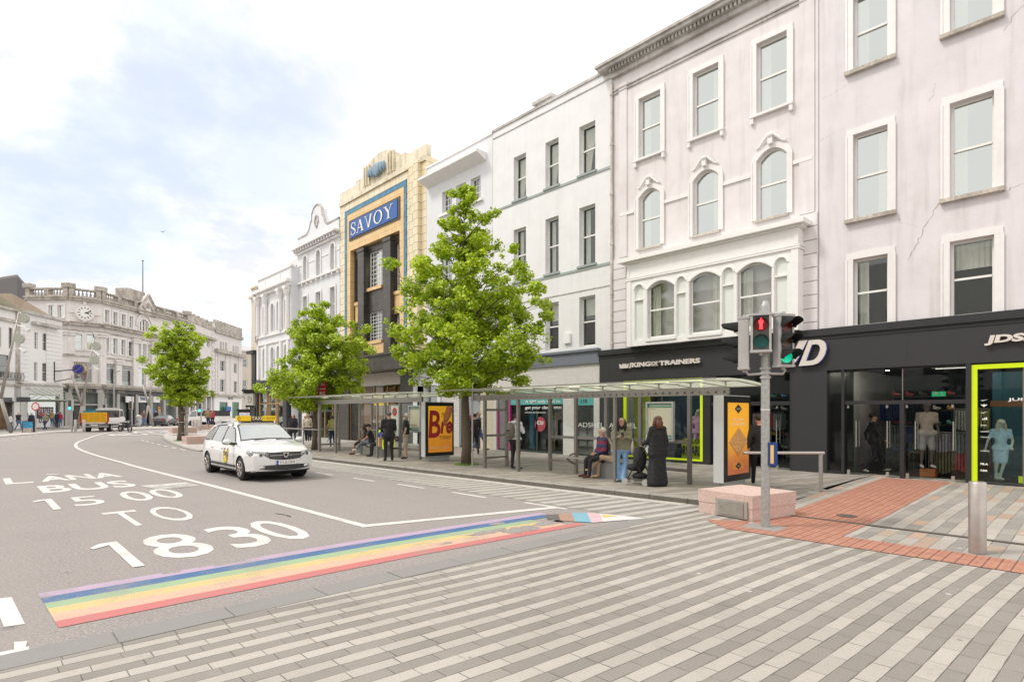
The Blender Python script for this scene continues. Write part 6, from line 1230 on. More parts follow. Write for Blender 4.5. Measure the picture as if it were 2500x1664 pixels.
# handrail
t=thing('handrail','stainless steel tubular handrail at the end of the platform behind the granite block','handrail',(-5.3,13.6,.1))
mb=MB(); mb.tube([(-6.0,12.95,.97),(-4.72,14.25,.97)],.035,10); mb.ell((-4.72,14.25,.97),(.035,.035,.035)); mb.build('rail',steel_pale,t)
for x,y in ((-5.62,13.35),(-4.76,14.2)): mb=MB(); mb.box((x-.04,y-.02,.1),(x+.04,y+.02,.95)); mb.build('post',steel_pale,t)
# bollard
def bollard(x,y,z,lab,r=.098,h=.95,grp=None):
    mb=MB(); mb.lathe((x,y,z),[(r,0),(r,h-.01),(r-.008,h),(.001,h)],28); return tag(mb.build('bollard',M('bollard_steel',(.46,.42,.39),.42,metal=.75,amt=.12,ns=6,dirt=.25,dcol=(.3,.24,.2)),auto=40,loc=(x,y,z)),lab,'bollard',grp)
bollard(-1.35,9.85,.01,'tall stainless steel bollard standing on the red tactile paving at the right')
# ------------------------------------------------------------------ trees
leafm,nt_,b_=newmat('lime_leaves'); nt_.nodes.remove(b_); o_=[n for n in nt_.nodes if n.type=='OUTPUT_MATERIAL'][0]
gi=nd(nt_,'ShaderNodeNewGeometry'); rp=gi.outputs['Random Per Island']; nz=nd(nt_,'ShaderNodeTexNoise',{'Vector':gi.outputs['Position'],'Scale':1.1,'Detail':3.})
lc=mix(nt_,rp,(.15,.28,.004),(.56,.69,.03)); lc=mix(nt_,rng(nt_,nz.outputs[0],.45,.65,0,.5),lc,(.60,.72,.06))
df=nd(nt_,'ShaderNodeBsdfDiffuse',{0:lc}); tr=nd(nt_,'ShaderNodeBsdfTranslucent',{0:mix(nt_,1.,lc,(1.35,1.25,.7),'MULTIPLY')}); gl=nd(nt_,'ShaderNodeBsdfGlossy',{0:(1,1,1,1),1:.45})
x1=nd(nt_,'ShaderNodeMixShader',{0:.34,1:df.outputs[0],2:tr.outputs[0]}); x2=nd(nt_,'ShaderNodeMixShader',{0:.05,1:x1.outputs[0],2:gl.outputs[0]}); nt_.links.new(x2.outputs[0],o_.inputs[0])
def tree(lab,x,y,zb,prof,tr_r,nleaf,ls,seed,zfork,lean=(0,0),guard=False,clear=None):
    """prof: (z, reach on image left, reach on image right)"""
    random.seed(seed); t=thing('lime_tree',lab,'tree',(x,y,zb)); mb=MB(); top=prof[-1][0]; rv=Vector((.6862,.7274,0)) if x>-30 else Vector((.55,.83,0))
    fv=Vector((-.7274,.6862,0))
    axis=lambda z: Vector((x+lean[0]*(z-zb)/(top-zb),y+lean[1]*(z-zb)/(top-zb),z))
    mb.tube([axis(zb+(top-.6-zb)*k/12)+Vector((random.uniform(-.05,.05)*(k>1),random.uniform(-.05,.05)*(k>1),0)) for k in range(13)],[tr_r*(1.25 if k==0 else 1-k/12.8) for k in range(13)],10)
    def reach(z,ang):
        for (z0,l0,r0),(z1,l1,r1) in zip(prof,prof[1:]):
            if z0<=z<=z1: u=(z-z0)/(z1-z0); l=l0+(l1-l0)*u; r=r0+(r1-r0)*u; c=math.cos(ang); return (r*(1+c)/2+l*(1-c)/2)
        return .1
    clumps=[]; z=prof[0][0]; nb=0
    zs=[prof[0][0]+(top-prof[0][0])*((i+.5)/72)**.92 for i in range(72)]
    for i,zz_ in enumerate(zs):
        ang=i*2.399+random.uniform(-.3,.3); rr=reach(zz_,ang)*random.uniform(.72,1.0); dirv=rv*math.cos(ang)+fv*math.sin(ang)
        tip=axis(zz_)+dirv*rr; z0=max(zfork,zz_-rr*.55-.2); st=axis(z0)
        mid=st.lerp(tip,.5)+Vector((0,0,.12*rr)); r0=max(.012,tr_r*.33*(1-(zz_-zb)/(top-zb)*.6)); 
        if rr>.35: mb.tube([st,mid,tip],[r0,r0*.6,.006],5)
        n=max(2,int(rr*3.2))
        for k in range(n):
            u=(k+.6)/n; p=st.lerp(mid,u*2) if u<.5 else mid.lerp(tip,u*2-1)
            if (p-axis(p.z)).length<rr*.22 and random.random()<.5: continue
            for q in range(2):
                c=p+Vector((random.uniform(-1,1),random.uniform(-1,1),random.uniform(-.6,.8)))*(.20+.16*rr*(u**.5)); clumps.append((c,random.uniform(.12,.34)*(1.1 if rr>1 else .75)))
                if random.random()<.4: mb.tube([p,c],[.01,.004],3)
    mb.build('trunk',tree_bark,t,smooth=True)
    V=[];Fs=[]; tot=sum(c[1]**2 for c in clumps); wob=[random.uniform(.35,1.7) for _ in clumps]
    for (c,r),wb in zip(clumps,wob):
        n=int(nleaf*r*r/tot*wb)
        for k in range(n):
            d=Vector((random.gauss(0,1),random.gauss(0,1),random.gauss(0,1))); d=d.normalized()*(random.random()**.45)*r; d.z*=.72; p=c+d
            if clear is not None:
                e_=p-clear; al=e_.dot(Vector((.91,-.41,0)))
                if al>-.15 and (e_-Vector((.91,-.41,0))*al).length<.42: continue
            # leaves droop outward, faces turned up
            nrm=(Vector((d.x,d.y,0))*.8/r+Vector((random.gauss(0,.45),random.gauss(0,.45),random.uniform(.25,1.3)))).normalized(); u=nrm.orthogonal().normalized(); a=random.uniform(0,6.28); v=nrm.cross(u); u2=u*math.cos(a)+v*math.sin(a); v2=nrm.cross(u2); s=ls*random.uniform(.6,1.25); o=len(V)
            V+=[p-u2*s*.5,p-u2*s*.12+v2*s*.52-nrm*s*.14,p+u2*s*.6-nrm*s*.2,p-u2*s*.12-v2*s*.52-nrm*s*.14]; Fs+=[(o,o+1,o+2),(o,o+2,o+3)]
    m2=MB(); m2.v=[tuple(v) for v in V]; m2.f=Fs; m2.m=[0]*len(Fs); m2.build('crown',leafm,t)
    if guard:
        mb=MB(); 
        g0=Vector((x,y,zb))+rv*.32; mb.box((g0.x-.07,g0.y-.07,zb),(g0.x+.07,g0.y+.07,zb+2.5)); mb.build('stake',M('stake_steel',(.45,.42,.38),.5,metal=.4),t)
        mb=MB()
        for z in (.5,1.2,1.8,2.4): mb.tube([Vector((x,y,zb+z))+rv*(-.22),Vector((x,y,zb+z))+rv*.22-fv*.2,Vector((x,y,zb+z))+rv*.4],.03,5); mb.tube([Vector((x,y,zb+z))+rv*(-.22),Vector((x,y,zb+z))+rv*.22+fv*.2,Vector((x,y,zb+z))+rv*.4],.03,5)
        mb.build('strap',steel,t)
    return t
tree('tallest lime tree with a pointed crown, growing between the two bus shelters',-15.3,12.3,.13,[(2.55,.6,1.2),(2.8,1.4,2.4),(3.05,1.8,3.2),(3.8,2.45,3.05),(4.78,2.65,3.1),(5.5,2.9,2.95),(6.1,2.3,2.3),(6.72,2.35,2.75),(7.2,1.9,1.5),(7.5,1.0,1.1),(7.87,.95,1.6),(8.2,1.0,1.05),(8.84,.65,1.25),(9.15,.35,.6),(9.65,.1,.15)],.15,68000,.088,11,2.6,(-.2,.1))
tree('lower wide lime tree rising at the far bus shelter in front of the cinema',-26.4,12.0,.13,[(2.2,.7,.3),(2.5,1.7,1.0),(3.12,2.4,2.2),(3.6,2.5,2.6),(3.94,2.2,2.9),(4.5,1.5,2.8),(5.0,1.3,2.6),(5.6,1.3,2.4),(6.0,1.3,2.1),(6.6,.9,1.4),(7.05,.4,.5)],.13,48000,.096,5,2.1,(.1,.1),clear=Vector((-25.6,12.2,2.95)))
tree('young staked lime tree on the pale pavement at the bend of the street',-41.2,9.9,.1,[(2.1,.3,.8),(2.7,.9,1.7),(3.55,1.05,2.0),(4.1,1.6,1.9),(4.65,2.5,1.85),(5.1,1.9,1.6),(5.6,1.2,1.3),(6.03,1.2,1.45),(6.6,1.7,1.4),(7.1,1.75,.95),(7.45,.6,.75),(7.65,.1,.2)],.2,36000,.107,21,2.6,(0,0),True)
mb=MB(); random.seed(1)
for x,y in ((-15.3,12.3),(-41.2,9.9)):
    for k in range(260): a=random.uniform(0,6.28); r=random.uniform(.15,.42); p=Vector((x+r*math.cos(a),y+r*math.sin(a),.12 if x>-20 else .11)); h=random.uniform(.05,.13); dx,dy=random.uniform(-.05,.05),random.uniform(-.05,.05); mb.quad((p.x,p.y,p.z),(p.x+.015,p.y+.01,p.z),(p.x+dx,p.y+dy,p.z+h))
tag(mb.build('grass_tufts',M('grass_green',(.12,.25,.03),.8,amt=.3)),'bright green grass tufts round the feet of the lime trees','grass',kind='stuff')

# notice boards in the further shelter
FS=Fac((0,12.55),(1,0),(0,-1)); t=thing('notice_board','white notice board with a red circle in the further bus shelter','notice board',(-20.0,12.55,.9)); mb=MB(); bx(mb,FS,-20.45,-19.85,-.03,.03,.95,2.2); mb.build('frame',grey_alu,t); mb=MB(); bx(mb,FS,-20.4,-19.9,.03,.035,1.0,2.15); sh=mb.build('sheet',M('notice_white',(.72,.71,.68),.5,amt=.02),t)
mb=MB(); mb.tube([FS.P(-20.15,.036,1.93),FS.P(-20.15,.042,1.93)],.17,24); mb.build('red_disc',M('red_paint',(.55,.05,.05)),sh); mb=MB(); bx(mb,FS,-20.25,-20.05,.043,.045,1.88,1.98); bx(mb,FS,-20.2,-20.1,.036,.04,1.55,1.62); bx(mb,FS,-20.28,-20.02,.036,.04,1.1,1.35); mb.build('print',M('ink_grey',(.2,.2,.19)),sh)
for i,(a,b,c,e) in enumerate(((-31.3,-29.7,2.35,3.0),(-27.9,-26.9,2.3,3.0))):
    mb=MB(); bx(mb,FR,a,b,-.04,.0,c,e); q=mb.build('window_sign',M('sign_yellow',(.66,.52,.01),.5),S2 if i else B_cin); mb=MB(); text(mb,'savills',FR.P(a+.12,.005,c+.12),FR.D*(b-a-.24),(0,0,.3),(0,0,0),off=.01); mb.build('lettering',M('sign_red',(.45,.06,.03),.5),q)
# ------------------------------------------------------------------ cars
def interp(P,x):
    if x<=P[0][0]: return P[0][1]
    for (a,b),(c,d) in zip(P,P[1:]):
        if x<=c: t=(x-a)/(c-a); return b+(d-b)*t
    return P[-1][1]
def sinterp(P,x):   # smooth profile
    if x<=P[0][0]: return P[0][1]
    if x>=P[-1][0]: return P[-1][1]
    for i in range(len(P)-1):
        if x<=P[i+1][0]:
            (a,b),(c,d)=P[i],P[i+1]; h=c-a; t=(x-a)/h
            m0=(d-P[i-1][1])/(c-P[i-1][0]) if i>0 else (d-b)/h; m1=(P[i+2][1]-b)/(P[i+2][0]-a) if i+2<len(P) else (d-b)/h
            return (2*t**3-3*t*t+1)*b+(t**3-2*t*t+t)*h*m0+(-2*t**3+3*t*t)*d+(t**3-t*t)*h*m1
def inpoly(x,z,P):
    c=False; j=len(P)-1
    for i in range(len(P)):
        if (P[i][1]>z)!=(P[j][1]>z) and x<(P[j][0]-P[i][0])*(z-P[i][1])/(P[j][1]-P[i][1])+P[i][0]: c=not c
        j=i
    return c
TOP=[(-2.25,.80),(-2.2,.98),(-2.1,1.12),(-1.95,1.33),(-1.8,1.42),(-1.4,1.47),(-.6,1.515),(0,1.51),(.3,1.475),(.55,1.37),(.85,1.19),(1.12,1.03),(1.3,.995),(1.7,.945),(2.0,.88),(2.14,.82),(2.2,.76)]
SED=[(-2.3,.80),(-2.25,.98),(-1.9,1.03),(-1.5,1.08),(-1.15,1.27),(-.8,1.38),(-.2,1.42),(.3,1.38),(.65,1.22),(1.05,1.0),(1.3,.95),(1.8,.86),(2.1,.76),(2.2,.68)]
carglass=None
def car(lab,loc,rz,paintc,top=TOP,step=.028,sideglass=None,wscr=(.32,1.1),rear=(-2.16,-1.85),W=.885,taxi=False,name='car',ax=(1.42,-1.48),detail=True,met=0.):
    t=thing(name,lab,'car' if not taxi else 'taxi',loc,rz)
    pm=M('car_paint_%d'%int(sum(paintc)*1000),paintc,.25,metal=met,amt=.01,coat=.8); gm=M('car_glass',(.10,.12,.12),.03,amt=.02,spec=.9,coat=1.); wm=M('windscreen_glass',(.40,.43,.43),.04,amt=.04,spec=.9,coat=1.); bm=M('car_black',(.02,.02,.022),.5); arm=M('wheel_arch',(.006,.006,.006),.9)
    xr,xf=top[0][0],top[-1][0]; n=int((xf-xr)/step); N=34
    def hw(x):
        f=max(0,(x-1.35)/(xf-1.35)); r=max(0,(-1.5-x)/(-1.5-xr)); return W*(1-.10*f**2.6)*(1-.10*r**3)
    def zb(x): return .20+.05*max(0,(x-1.9)/.3)+.06*max(0,(-1.9-x)/.35)
    belt=lambda x: interp([(xr,.97),(-1.2,.985),(.6,.93),(1.1,.92),(1.3,.93),(2.2,.72)],x)
    def sec(x):
        h=hw(x); zt=sinterp(top,x); b=min(belt(x),zt-.07); cab=max(0,zt-b-.07); tum=.34*cab; z0=zb(x)
        key=[(h-.10,z0),(h-.02,z0+.07),(h,.50),(h-.004,.68),(h-.03,b-.06),(h-.055,b),(h-.065-tum*.55,b+cab*.55),(h-.085-tum,b+cab*.96),(h-.15-tum*1.05,zt-.005-.0),(h*.45,zt+.022),(0,zt+.03)]
        cnt=[2,4,3,3,1,5,5,2,4,4]; pts=[]
        for (a,c) in zip(range(10),cnt):
            for k in range(c): u=k/c; pts.append((key[a][0]+(key[a+1][0]-key[a][0])*u,key[a][1]+(key[a+1][1]-key[a][1])*u))
        pts.append(key[-1]); return pts
    V=[];Fc=[];Mi=[]; m=len(sec(0)); R_=.355
    def put(x,y,z):
        for a in ax:
            if abs(y)>.4:
                dx,dz=x-a,z-.31; r=math.hypot(dx,dz)
                if r<R_ and r>R_-.085 and z>.14: s=R_/r; x,z=a+dx*s,.31+dz*s
        V.append((x,y,z))
    for i in range(n+1):
        x=xr+(xf-xr)*i/n
        for y,z in sec(x): put(x,y,z)
    sg=sideglass or [[(.98,.95),(.80,1.0),(.38,1.33),(.12,1.405),(-.18,1.42),(-.20,.965)],[(-.30,.97),(-.28,1.42),(-.75,1.425),(-1.06,1.40),(-1.16,.985)],[(-1.24,.99),(-1.14,1.395),(-1.45,1.36),(-1.80,1.19),(-1.90,1.02)]]
    blk=[[(1.08,.93),(.86,1.02),(.40,1.375),(.10,1.44),(-.7,1.455),(-1.15,1.435),(-1.5,1.39),(-1.86,1.2),(-1.98,1.0),(-1.2,.955),(.0,.935)]]
    def mat_of(x,y,z,i,k):
        ay=abs(y); zt=sinterp(top,x); h=hw(x)
        if wscr[0]<x<wscr[1] and ay<h-.13-.34*max(0,zt-belt(x)-.07)*.95 and z>zt-.06: 
            return 2 if (x<wscr[1]-.05 and ay<h-.18-.34*max(0,zt-belt(x)-.07) and x>wscr[0]+.03) else 3
        if rear[0]<x<rear[1] and ay<h-.2 and z>zt-.1: return 1
        if k<26 and z>belt(x)-.02:
            for P in sg:
                if inpoly(x,z,P): return 1
            if inpoly(x,z,blk[0]) and not sideglass: return 3
            if sideglass and inpoly(x,z,sideglass[-1]): return 1
        if z<.27: return 3
        return 0
    def face(q):
        c=[sum(V[j][a] for j in q)/len(q) for a in range(3)]
        for a in ax:
            if abs(c[1])>.4 and math.hypot(c[0]-a,c[2]-.31)<R_-.004: return
        Fc.append(q); Mi.append(mat_of(*c,0,q[0]%m))
    for i in range(n):
        for k in range(m-1): face((i*m+k,(i+1)*m+k,(i+1)*m+k+1,i*m+k+1))
    # nose and tail caps
    def cap(x,sgn):
        base=len(V); S_=sec(x); J=10
        for y,z in S_:
            for j in range(J+1):
                u=1-j/J; zc=z; b=(.10 if sgn>0 else .05)*(1-u**2)*(1-max(0,(z-.62))/.35*.5 if z>.62 else 1)+.02*(1-((z-.5)/.35)**2 if abs(z-.5)<.35 else 0)*min(1,(1-u)*6)
                V.append((x+sgn*b,y*u,zc-( .0)))
        for k in range(len(S_)-1):
            for j in range(J):
                a=base+k*(J+1)+j; q=(a,a+J+1,a+J+2,a+1) if sgn>0 else (a,a+1,a+J+2,a+J+1); c=[sum(V[i][b_] for i in q)/4 for b_ in range(3)]; Fc.append(q); Mi.append(3 if c[2]<.27 else 0)
    cap(xf,1); cap(xr,-1)
    mb=MB()
    for s in (1,-1): mb.add([(x,y*s,z) for x,y,z in V],[q if s<0 else q[::-1] for q in Fc])
    mb.m=Mi+Mi; bd=mb.build('body',[pm,gm,wm,bm],t,local=True,auto=38)
    me=bd.data; bpy.context.view_layer.update()
    import bmesh
    bm_=bmesh.new(); bm_.from_mesh(me); bmesh.ops.remove_doubles(bm_,verts=bm_.verts,dist=.0012); bmesh.ops.recalc_face_normals(bm_,faces=bm_.faces); bm_.to_mesh(me); bm_.free(); me.set_sharp_from_angle(angle=R(38))
    mb=MB(); mb.box((xr+.12,-W+.22,.16),(xf-.12,W-.22,.32)); 
    for a in ax:
        for s in (1,-1): mb.tube([(a,s*(W-.30),.36),(a,s*(W-.02),.36)],.345,20,cap=False); mb.tube([(a,s*(W-.31),.36),(a,s*(W-.30),.36)],.345,20)
    mb.build('underbody',arm,t,local=True)
    # wheels
    for a in ax:
        for s in (1,-1):
            mb=MB(); yo=s*(W-.01); yi=s*(W-.21); r=.312
            mb.tube([(a,yi,.312),(a,yi+s*.02,.312),(a,yo-s*.02,.312),(a,yo,.312)],[r-.02,r,r,r-.025],28); wh=mb.build('wheel',rubber,t,local=True,auto=40)
            mb=MB(); alloy=M('alloy',(.5,.47,.44),.35,metal=.8,amt=.15); mb.tube([(a,yo+s*.002,.312),(a,yo+s*.004,.312)],.20,24); mb.build('rim_dark',M('rim_dark',(.09,.08,.075),.5),wh,local=True)
            mb=MB()
            for k in range(6):
                th=2*pi*k/6+.3
                for dd in (-.09,.09): mb.tube([(a+.04*math.cos(th),yo+s*.012,.312+.04*math.sin(th)),(a+.19*math.cos(th+dd),yo+s*.012,.312+.19*math.sin(th+dd))],[.022,.017],5)
            mb.tube([(a+.20*math.cos(2*pi*k/24),yo+s*.008,.312+.20*math.sin(2*pi*k/24)) for k in range(25)],.012,5); mb.ell((a,yo+s*.012,.312),(.05,.015,.05)); mb.build('rim',alloy,wh,local=True)
    # lights, mirrors
    lens=M('lamp_lens',(.27,.28,.285),.08,amt=.55,ns=22,coat=1.,spec=.8); tail=M('tail_lamp',(.4,.01,.015),.2,coat=1.)
    for s in (1,-1):
        mb=MB(); H=[(xf-.30,.775,.835),(xf-.15,.765,.81),(xf+.012,.60,.785),(xf+.055,.42,.775)]; n_=len(H); vs=[]
        for i,(x,y,zt) in enumerate(H):
            zb_=[.74,.64,.615,.63][i]; o=.012; vs+=[(x+o,s*(y+(.075 if i==0 else .03 if i==1 else .0)),zt),(x+o,s*(y+(.085 if i==0 else .035 if i==1 else 0)),zb_)]
        mb.add(vs,[(2*i,2*i+1,2*i+3,2*i+2) for i in range(n_-1)]); hl=mb.build('headlight',lens,t,local=True,smooth=True); md=hl.modifiers.new('s','SOLIDIFY'); md.thickness=.05; md.offset=0
        mb=MB(); mb.tube([(xf+.02,s*.62,.70),(xf+.055,s*.60,.70)],.05,12); mb.tube([(xf+.05,s*.5,.69),(xf+.068,s*.49,.69)],.035,12); mb.build('lamp_reflector',M('lamp_ref',(.12,.11,.10),.2),hl,local=True)
        mb=MB(); mb.box((xr-.04,s*.62-.10,.72),(xr+.06,s*.62+.12,1.0)); mb.build('tail_light',tail,t,local=True)
        mb=MB(); mb.ell((.80,s*(W+.13),1.01),(.085,.12,.075),14,10); mi=mb.build('mirror',pm,t,local=True,smooth=True); mb=MB(); mb.tube([(.86,s*(W-.07),.95),(.82,s*(W+.08),.965)],.035,8); mb.ell((.78,s*(W+.13),.985),(.085,.122,.06),12,8); mb.build('mirror_foot',bm,mi,local=True)
        for x in (-.12,-1.02): mb=MB(); mb.ell((x,s*(W+.004),.80),(.10,.016,.022),10,6); mb.build('door_handle',pm,t,local=True)
        for x in (.93,-.25,-1.2): 
            mb=MB(); zt=.88
            mb.tube([(x+( .0),s*(hw(x)-.006+.004),.34),(x,s*(hw(x)+.001),.6),(x,s*(hw(x)-.045+.012),.86)],.004,4); mb.build('door_seam',M('seam',(.2,.2,.2),.8),t,local=True)
        mb=MB(); mb.box((-1.05,s*(W-.012) if s>0 else s*W-.022,.33),(1.02,s*W+.022 if s>0 else s*(W-.012),.385)); mb.build('side_moulding',bm,t,local=True)
    if detail:
        xg=xf+.085
        def fx(y,z=.6): u=abs(y)/hw(xf); return xf+.10*(1-u*u)+.02
        def fband(y0,y1,z0,z1,o=.006,n=10,z0e=None,z1e=None):
            mb=MB(); vs=[]
            for i in range(n+1):
                y=y0+(y1-y0)*i/n; x=fx(y)+o; e=abs((2*i/n)-1)**2; vs+=[(x,y,z0+((z0e or z0)-z0)*e),(x,y,z1+((z1e or z1)-z1)*e)]
            mb.add(vs,[(2*i,2*i+2,2*i+3,2*i+1) for i in range(n)]); return mb
        gr=fband(-.43,.43,.565,.765,.006,12,.60,.765).build('grille',M('grille_black',(.03,.03,.032),.45),t,local=True)
        chrome=M('chrome',(.75,.75,.76),.15,metal=.9,amt=.02)
        for s in (1,-1):
            for z in (.735,.625):
                for y0 in (.12,.29): mb=fband(s*y0,s*(y0+.14),z-.018,z+.018,.012,3); mb.build('grille_slot',M('grille_slot',(.12,.12,.125),.4),gr,local=True); mb=fband(s*(y0+.02),s*(y0+.12),z-.009,z+.009,.014,3); mb.build('grille_slot_dark',bm,gr,local=True)
            fband(s*.08,s*.42,.676,.690,.016,4).build('chrome_bar',chrome,gr,local=True)
        x=fx(0)+.016; mb=MB()
        q=[(-.085,.745),(.085,.745),(.045,.64),(0,.615),(-.045,.64)]; q2=[(-.055,.725),(.055,.725),(.028,.66),(0,.645),(-.028,.66)]
        for i in range(5): j=(i+1)%5; mb.prism([(x,a,b) for a,b in (q[i],q[j],q2[j],q2[i])],(.012,0,0))
        mb.build('emblem',chrome,gr,local=True); mb=MB(); mb.prism([(x-.004,a,b) for a,b in q],(.006,0,0)); mb.build('emblem_back',bm,gr,local=True)
        lw=fband(-.66,.66,.29,.44,.004,14,.33,.42).build('lower_grille',M('grille_black',(.03,.03,.032)),t,local=True)
        for s in (1,-1):
            mb=MB(); y=s*.60; x=fx(y)+.012; mb.ell((x,y,.375),(.02,.085,.042),14,8); fl=mb.build('fog_light',chrome,t,local=True); mb=MB(); mb.ell((x+.012,y,.375),(.014,.062,.028),12,6); mb.build('fog_lens',lens,fl,local=True)
        mb=MB(); x=fx(0)+.03; mb.box((x,-.26,.44),(x+.012,.26,.55)); pl=mb.build('number_plate',M('plate_white',(.78,.78,.74),.4),t,local=True)
        mb=MB(); mb.box((x+.011,-.26,.441),(x+.0135,-.205,.549)); mb.build('plate_band',M('plate_blue',(.02,.08,.42),.4),pl,local=True)
        mb=MB(); text(mb,'211-D-12918',(x+.014,-.17,.462),(0,.40,0),(0,0,.066),(0,0,0),off=.01); mb.build('plate_text',black_m,pl,local=True)
        for y in (-.35,.25): mb=MB(); z=sinterp(TOP,1.05)+.045; mb.tube([(1.13,y-.05,1.055),(1.08,y+.45,1.075)],.011,5); mb.build('wiper',bm,t,local=True)
    if taxi:
        yel=M('taxi_yellow',(.86,.56,.0),.35,amt=.02,emit=.05); sx=.14
        mb=MB(); mb.box((sx-.06,-.56,1.565),(sx+.07,.56,1.715)); sgn=mb.build('roof_sign',yel,t,local=True); mb=MB(); mb.box((sx-.05,-.5,1.53),(sx+.05,.5,1.565)); mb.build('sign_foot',bm,sgn,local=True)
        mb=MB(); mb.box((sx+.069,-.17,1.567),(sx+.075,.15,1.713)); mb.build('navy_panel',M('taxi_navy',(.03,.03,.10),.4),sgn,local=True)
        mb=MB(); text(mb,'TAXI',(sx+.076,-.155,1.59),(0,.29,0),(0,0,.10),(0,0,0),off=.02); mb.build('taxi_text',M('taxi_cream',(.85,.75,.3),.4),sgn,local=True)
        mb=MB(); text(mb,'43259',(sx+.072,.265,1.60),(0,.25,0),(0,0,.075),(0,0,0)); mb.box((sx+.07,.18,1.63),(sx+.072,.24,1.636)); mb.box((sx+.07,.18,1.65),(sx+.072,.24,1.656)); mb.tube([(sx+.072,-.51+.035*math.cos(k),1.64+.045*math.sin(k)) for k in [i*.63 for i in range(11)]],.008,4); mb.build('licence_text',M('taxi_brown',(.12,.07,.02),.5),sgn,local=True)
        for s in (1,-1):
            mb=MB(); mb.tube([(.0,s*.60,1.50),(-.1,s*.62,1.57),(-.9,s*.62,1.575),(-1.55,s*.60,1.52),(-1.62,s*.60,1.46)],.022,8); mb.build('roof_rail',M('rail_silver',(.6,.6,.6),.3,metal=.6),t,local=True)
            y=s*(W+.006); mb=MB()
            def dy(z): return s*(W+.010-(.035 if z>.8 else .0)-max(0,(z-.62))*.05)
            mb.quad(*[(x,dy(z),z) for x,z in ((.02,.39),(.16,.39),(.30,.56),(.62,.86),(.78,.93),(.60,.93),(.24,.70),(.10,.52))]); st=mb.build('door_stripe',M('lime_stripe',(.55,.60,.05),.4),t,local=True)
            mb=MB(); mb.quad(*[(x,dy(z)+s*.001,z) for x,z in ((.165,.39),(.21,.39),(.34,.55),(.68,.84),(.86,.90),(.79,.93),(.63,.86),(.31,.56))]); mb.build('grey_stripe',M('grey_stripe',(.2,.21,.22),.4),st,local=True)
            mb=MB(); c=(.27,.66)
            mb.quad(*[(c[0]+.19*math.cos(a),dy(c[1]+.25*math.sin(a))+s*.003,c[1]+.25*math.sin(a)) for a in [2*pi*k/28 for k in range(28)]]); rd=mb.build('door_roundel',yel,t,local=True)
            mb=MB(); 
            for k in range(28):
                a,b=2*pi*k/28,2*pi*(k+1)/28; f=lambda r,a_: (c[0]+.19*r*math.cos(a_),dy(c[1]+.25*r*math.sin(a_))+s*.005,c[1]+.25*r*math.sin(a_)); mb.quad(f(.93,a),f(.93,b),f(.88,b),f(.88,a))
            text(mb,'TAXI',(c[0]-s*-.165 if s<0 else c[0]+.165,dy(.66)+s*.006,.60),(-.33 if s>0 else -.33,0,0) if s>0 else (.33,0,0),(0,0,.13),(0,0,0),off=.02)
            if s<0: pass
            mb.build('roundel_text',M('taxi_navy',(.03,.03,.1)),rd,local=True)
    return t
tx=car('white estate taxi with yellow roof sign and yellow round door badge driving towards the viewer',(-18.37,6.36,0),0,(.72,.72,.715),taxi=True,name='taxi_car'); tx.scale=(1.035,1.035,1.05); tx.location=(-18.42,6.45,0)
# text on the right-hand door must read left to right from outside
sgs=[[(.80,.98),(.45,1.26),(.15,1.33),(-.15,1.34),(-.17,.97)],[(-.24,.98),(-.22,1.34),(-.6,1.32),(-.95,1.2),(-1.1,1.02),(-.9,.99)]]
def fcar(lab,px,py,rz,col,met=.0,k=None,grp='cars waiting at the far side of the street'):
    p=GP(px,py,.2); o=car(lab,(p.x,p.y,gz(p.x,p.y)),rz,col,top=SED,step=.09,sideglass=sgs,wscr=(.35,1.02),rear=(-1.75,-1.0),detail=False,met=met); o['group']=grp; return o
# ------------------------------------------------------------------ flatbed truck seen from behind
HD=R(157); p=CP(231,51.5)+Vector((math.cos(HD),math.sin(HD),0))*2.6; TZ=gz(p.x,p.y); hd=math.atan2(.6,-.8)
t=thing('flatbed_truck','white flatbed truck with a yellow slatted tailgate and a silver headboard driving away','truck',(p.x,p.y,TZ),HD)
tw=M('truck_white',(.72,.71,.69),.4,amt=.04,dirt=.25,dcol=(.4,.35,.28)); ty=M('truck_yellow',(.85,.50,.01),.5,amt=.08,emit=.05)
def L(mb,nm,m,par=None): return mb.build(nm,m,par or t,local=True)
mb=MB(); mb.box((-2.6,-1.0,.72),(1.0,1.0,.88)); mb.box((-2.6,-1.0,.88),(-2.55,1.0,1.0)); L(mb,'bed',tw)
mb=MB(); mb.box((-2.5,-.45,.5),(3.1,-.3,.72)); mb.box((-2.5,.3,.5),(3.1,.45,.72)); mb.box((-2.62,-1.02,.42),(-2.5,1.02,.60)); L(mb,'chassis',M('truck_grey',(.28,.27,.26),.6,dirt=.4))
mb=MB()
for i in range(9):
    z=.92+i*.088
    for j in range(4):
        for k in range(5): y0=-.9+j*.46+(k+(.5 if i%2 else 0))*.085; mb.box((-2.66,y0,z),(-2.63,y0+.06,z+.05))
mb.box((-2.632,-.96,.88),(-2.62,.96,1.72))
for y in (-.96,-.49,-.03,.43,.90): mb.box((-2.68,y,.88),(-2.63,y+.06,1.74))
mb.box((-2.68,-.96,1.68),(-2.63,.96,1.74)); mb.box((-2.68,-.96,.88),(-2.63,.96,.93)); tg=L(mb,'tailgate',ty)
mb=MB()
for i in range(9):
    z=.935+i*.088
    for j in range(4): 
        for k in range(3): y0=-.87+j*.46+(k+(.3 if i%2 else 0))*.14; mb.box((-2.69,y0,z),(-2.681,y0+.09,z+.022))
L(mb,'slat_shade_bars',M('tailgate_gap_shade',(.25,.13,.01),.7),tg)  # solid dark bars painted as the shade between the tailgate slats
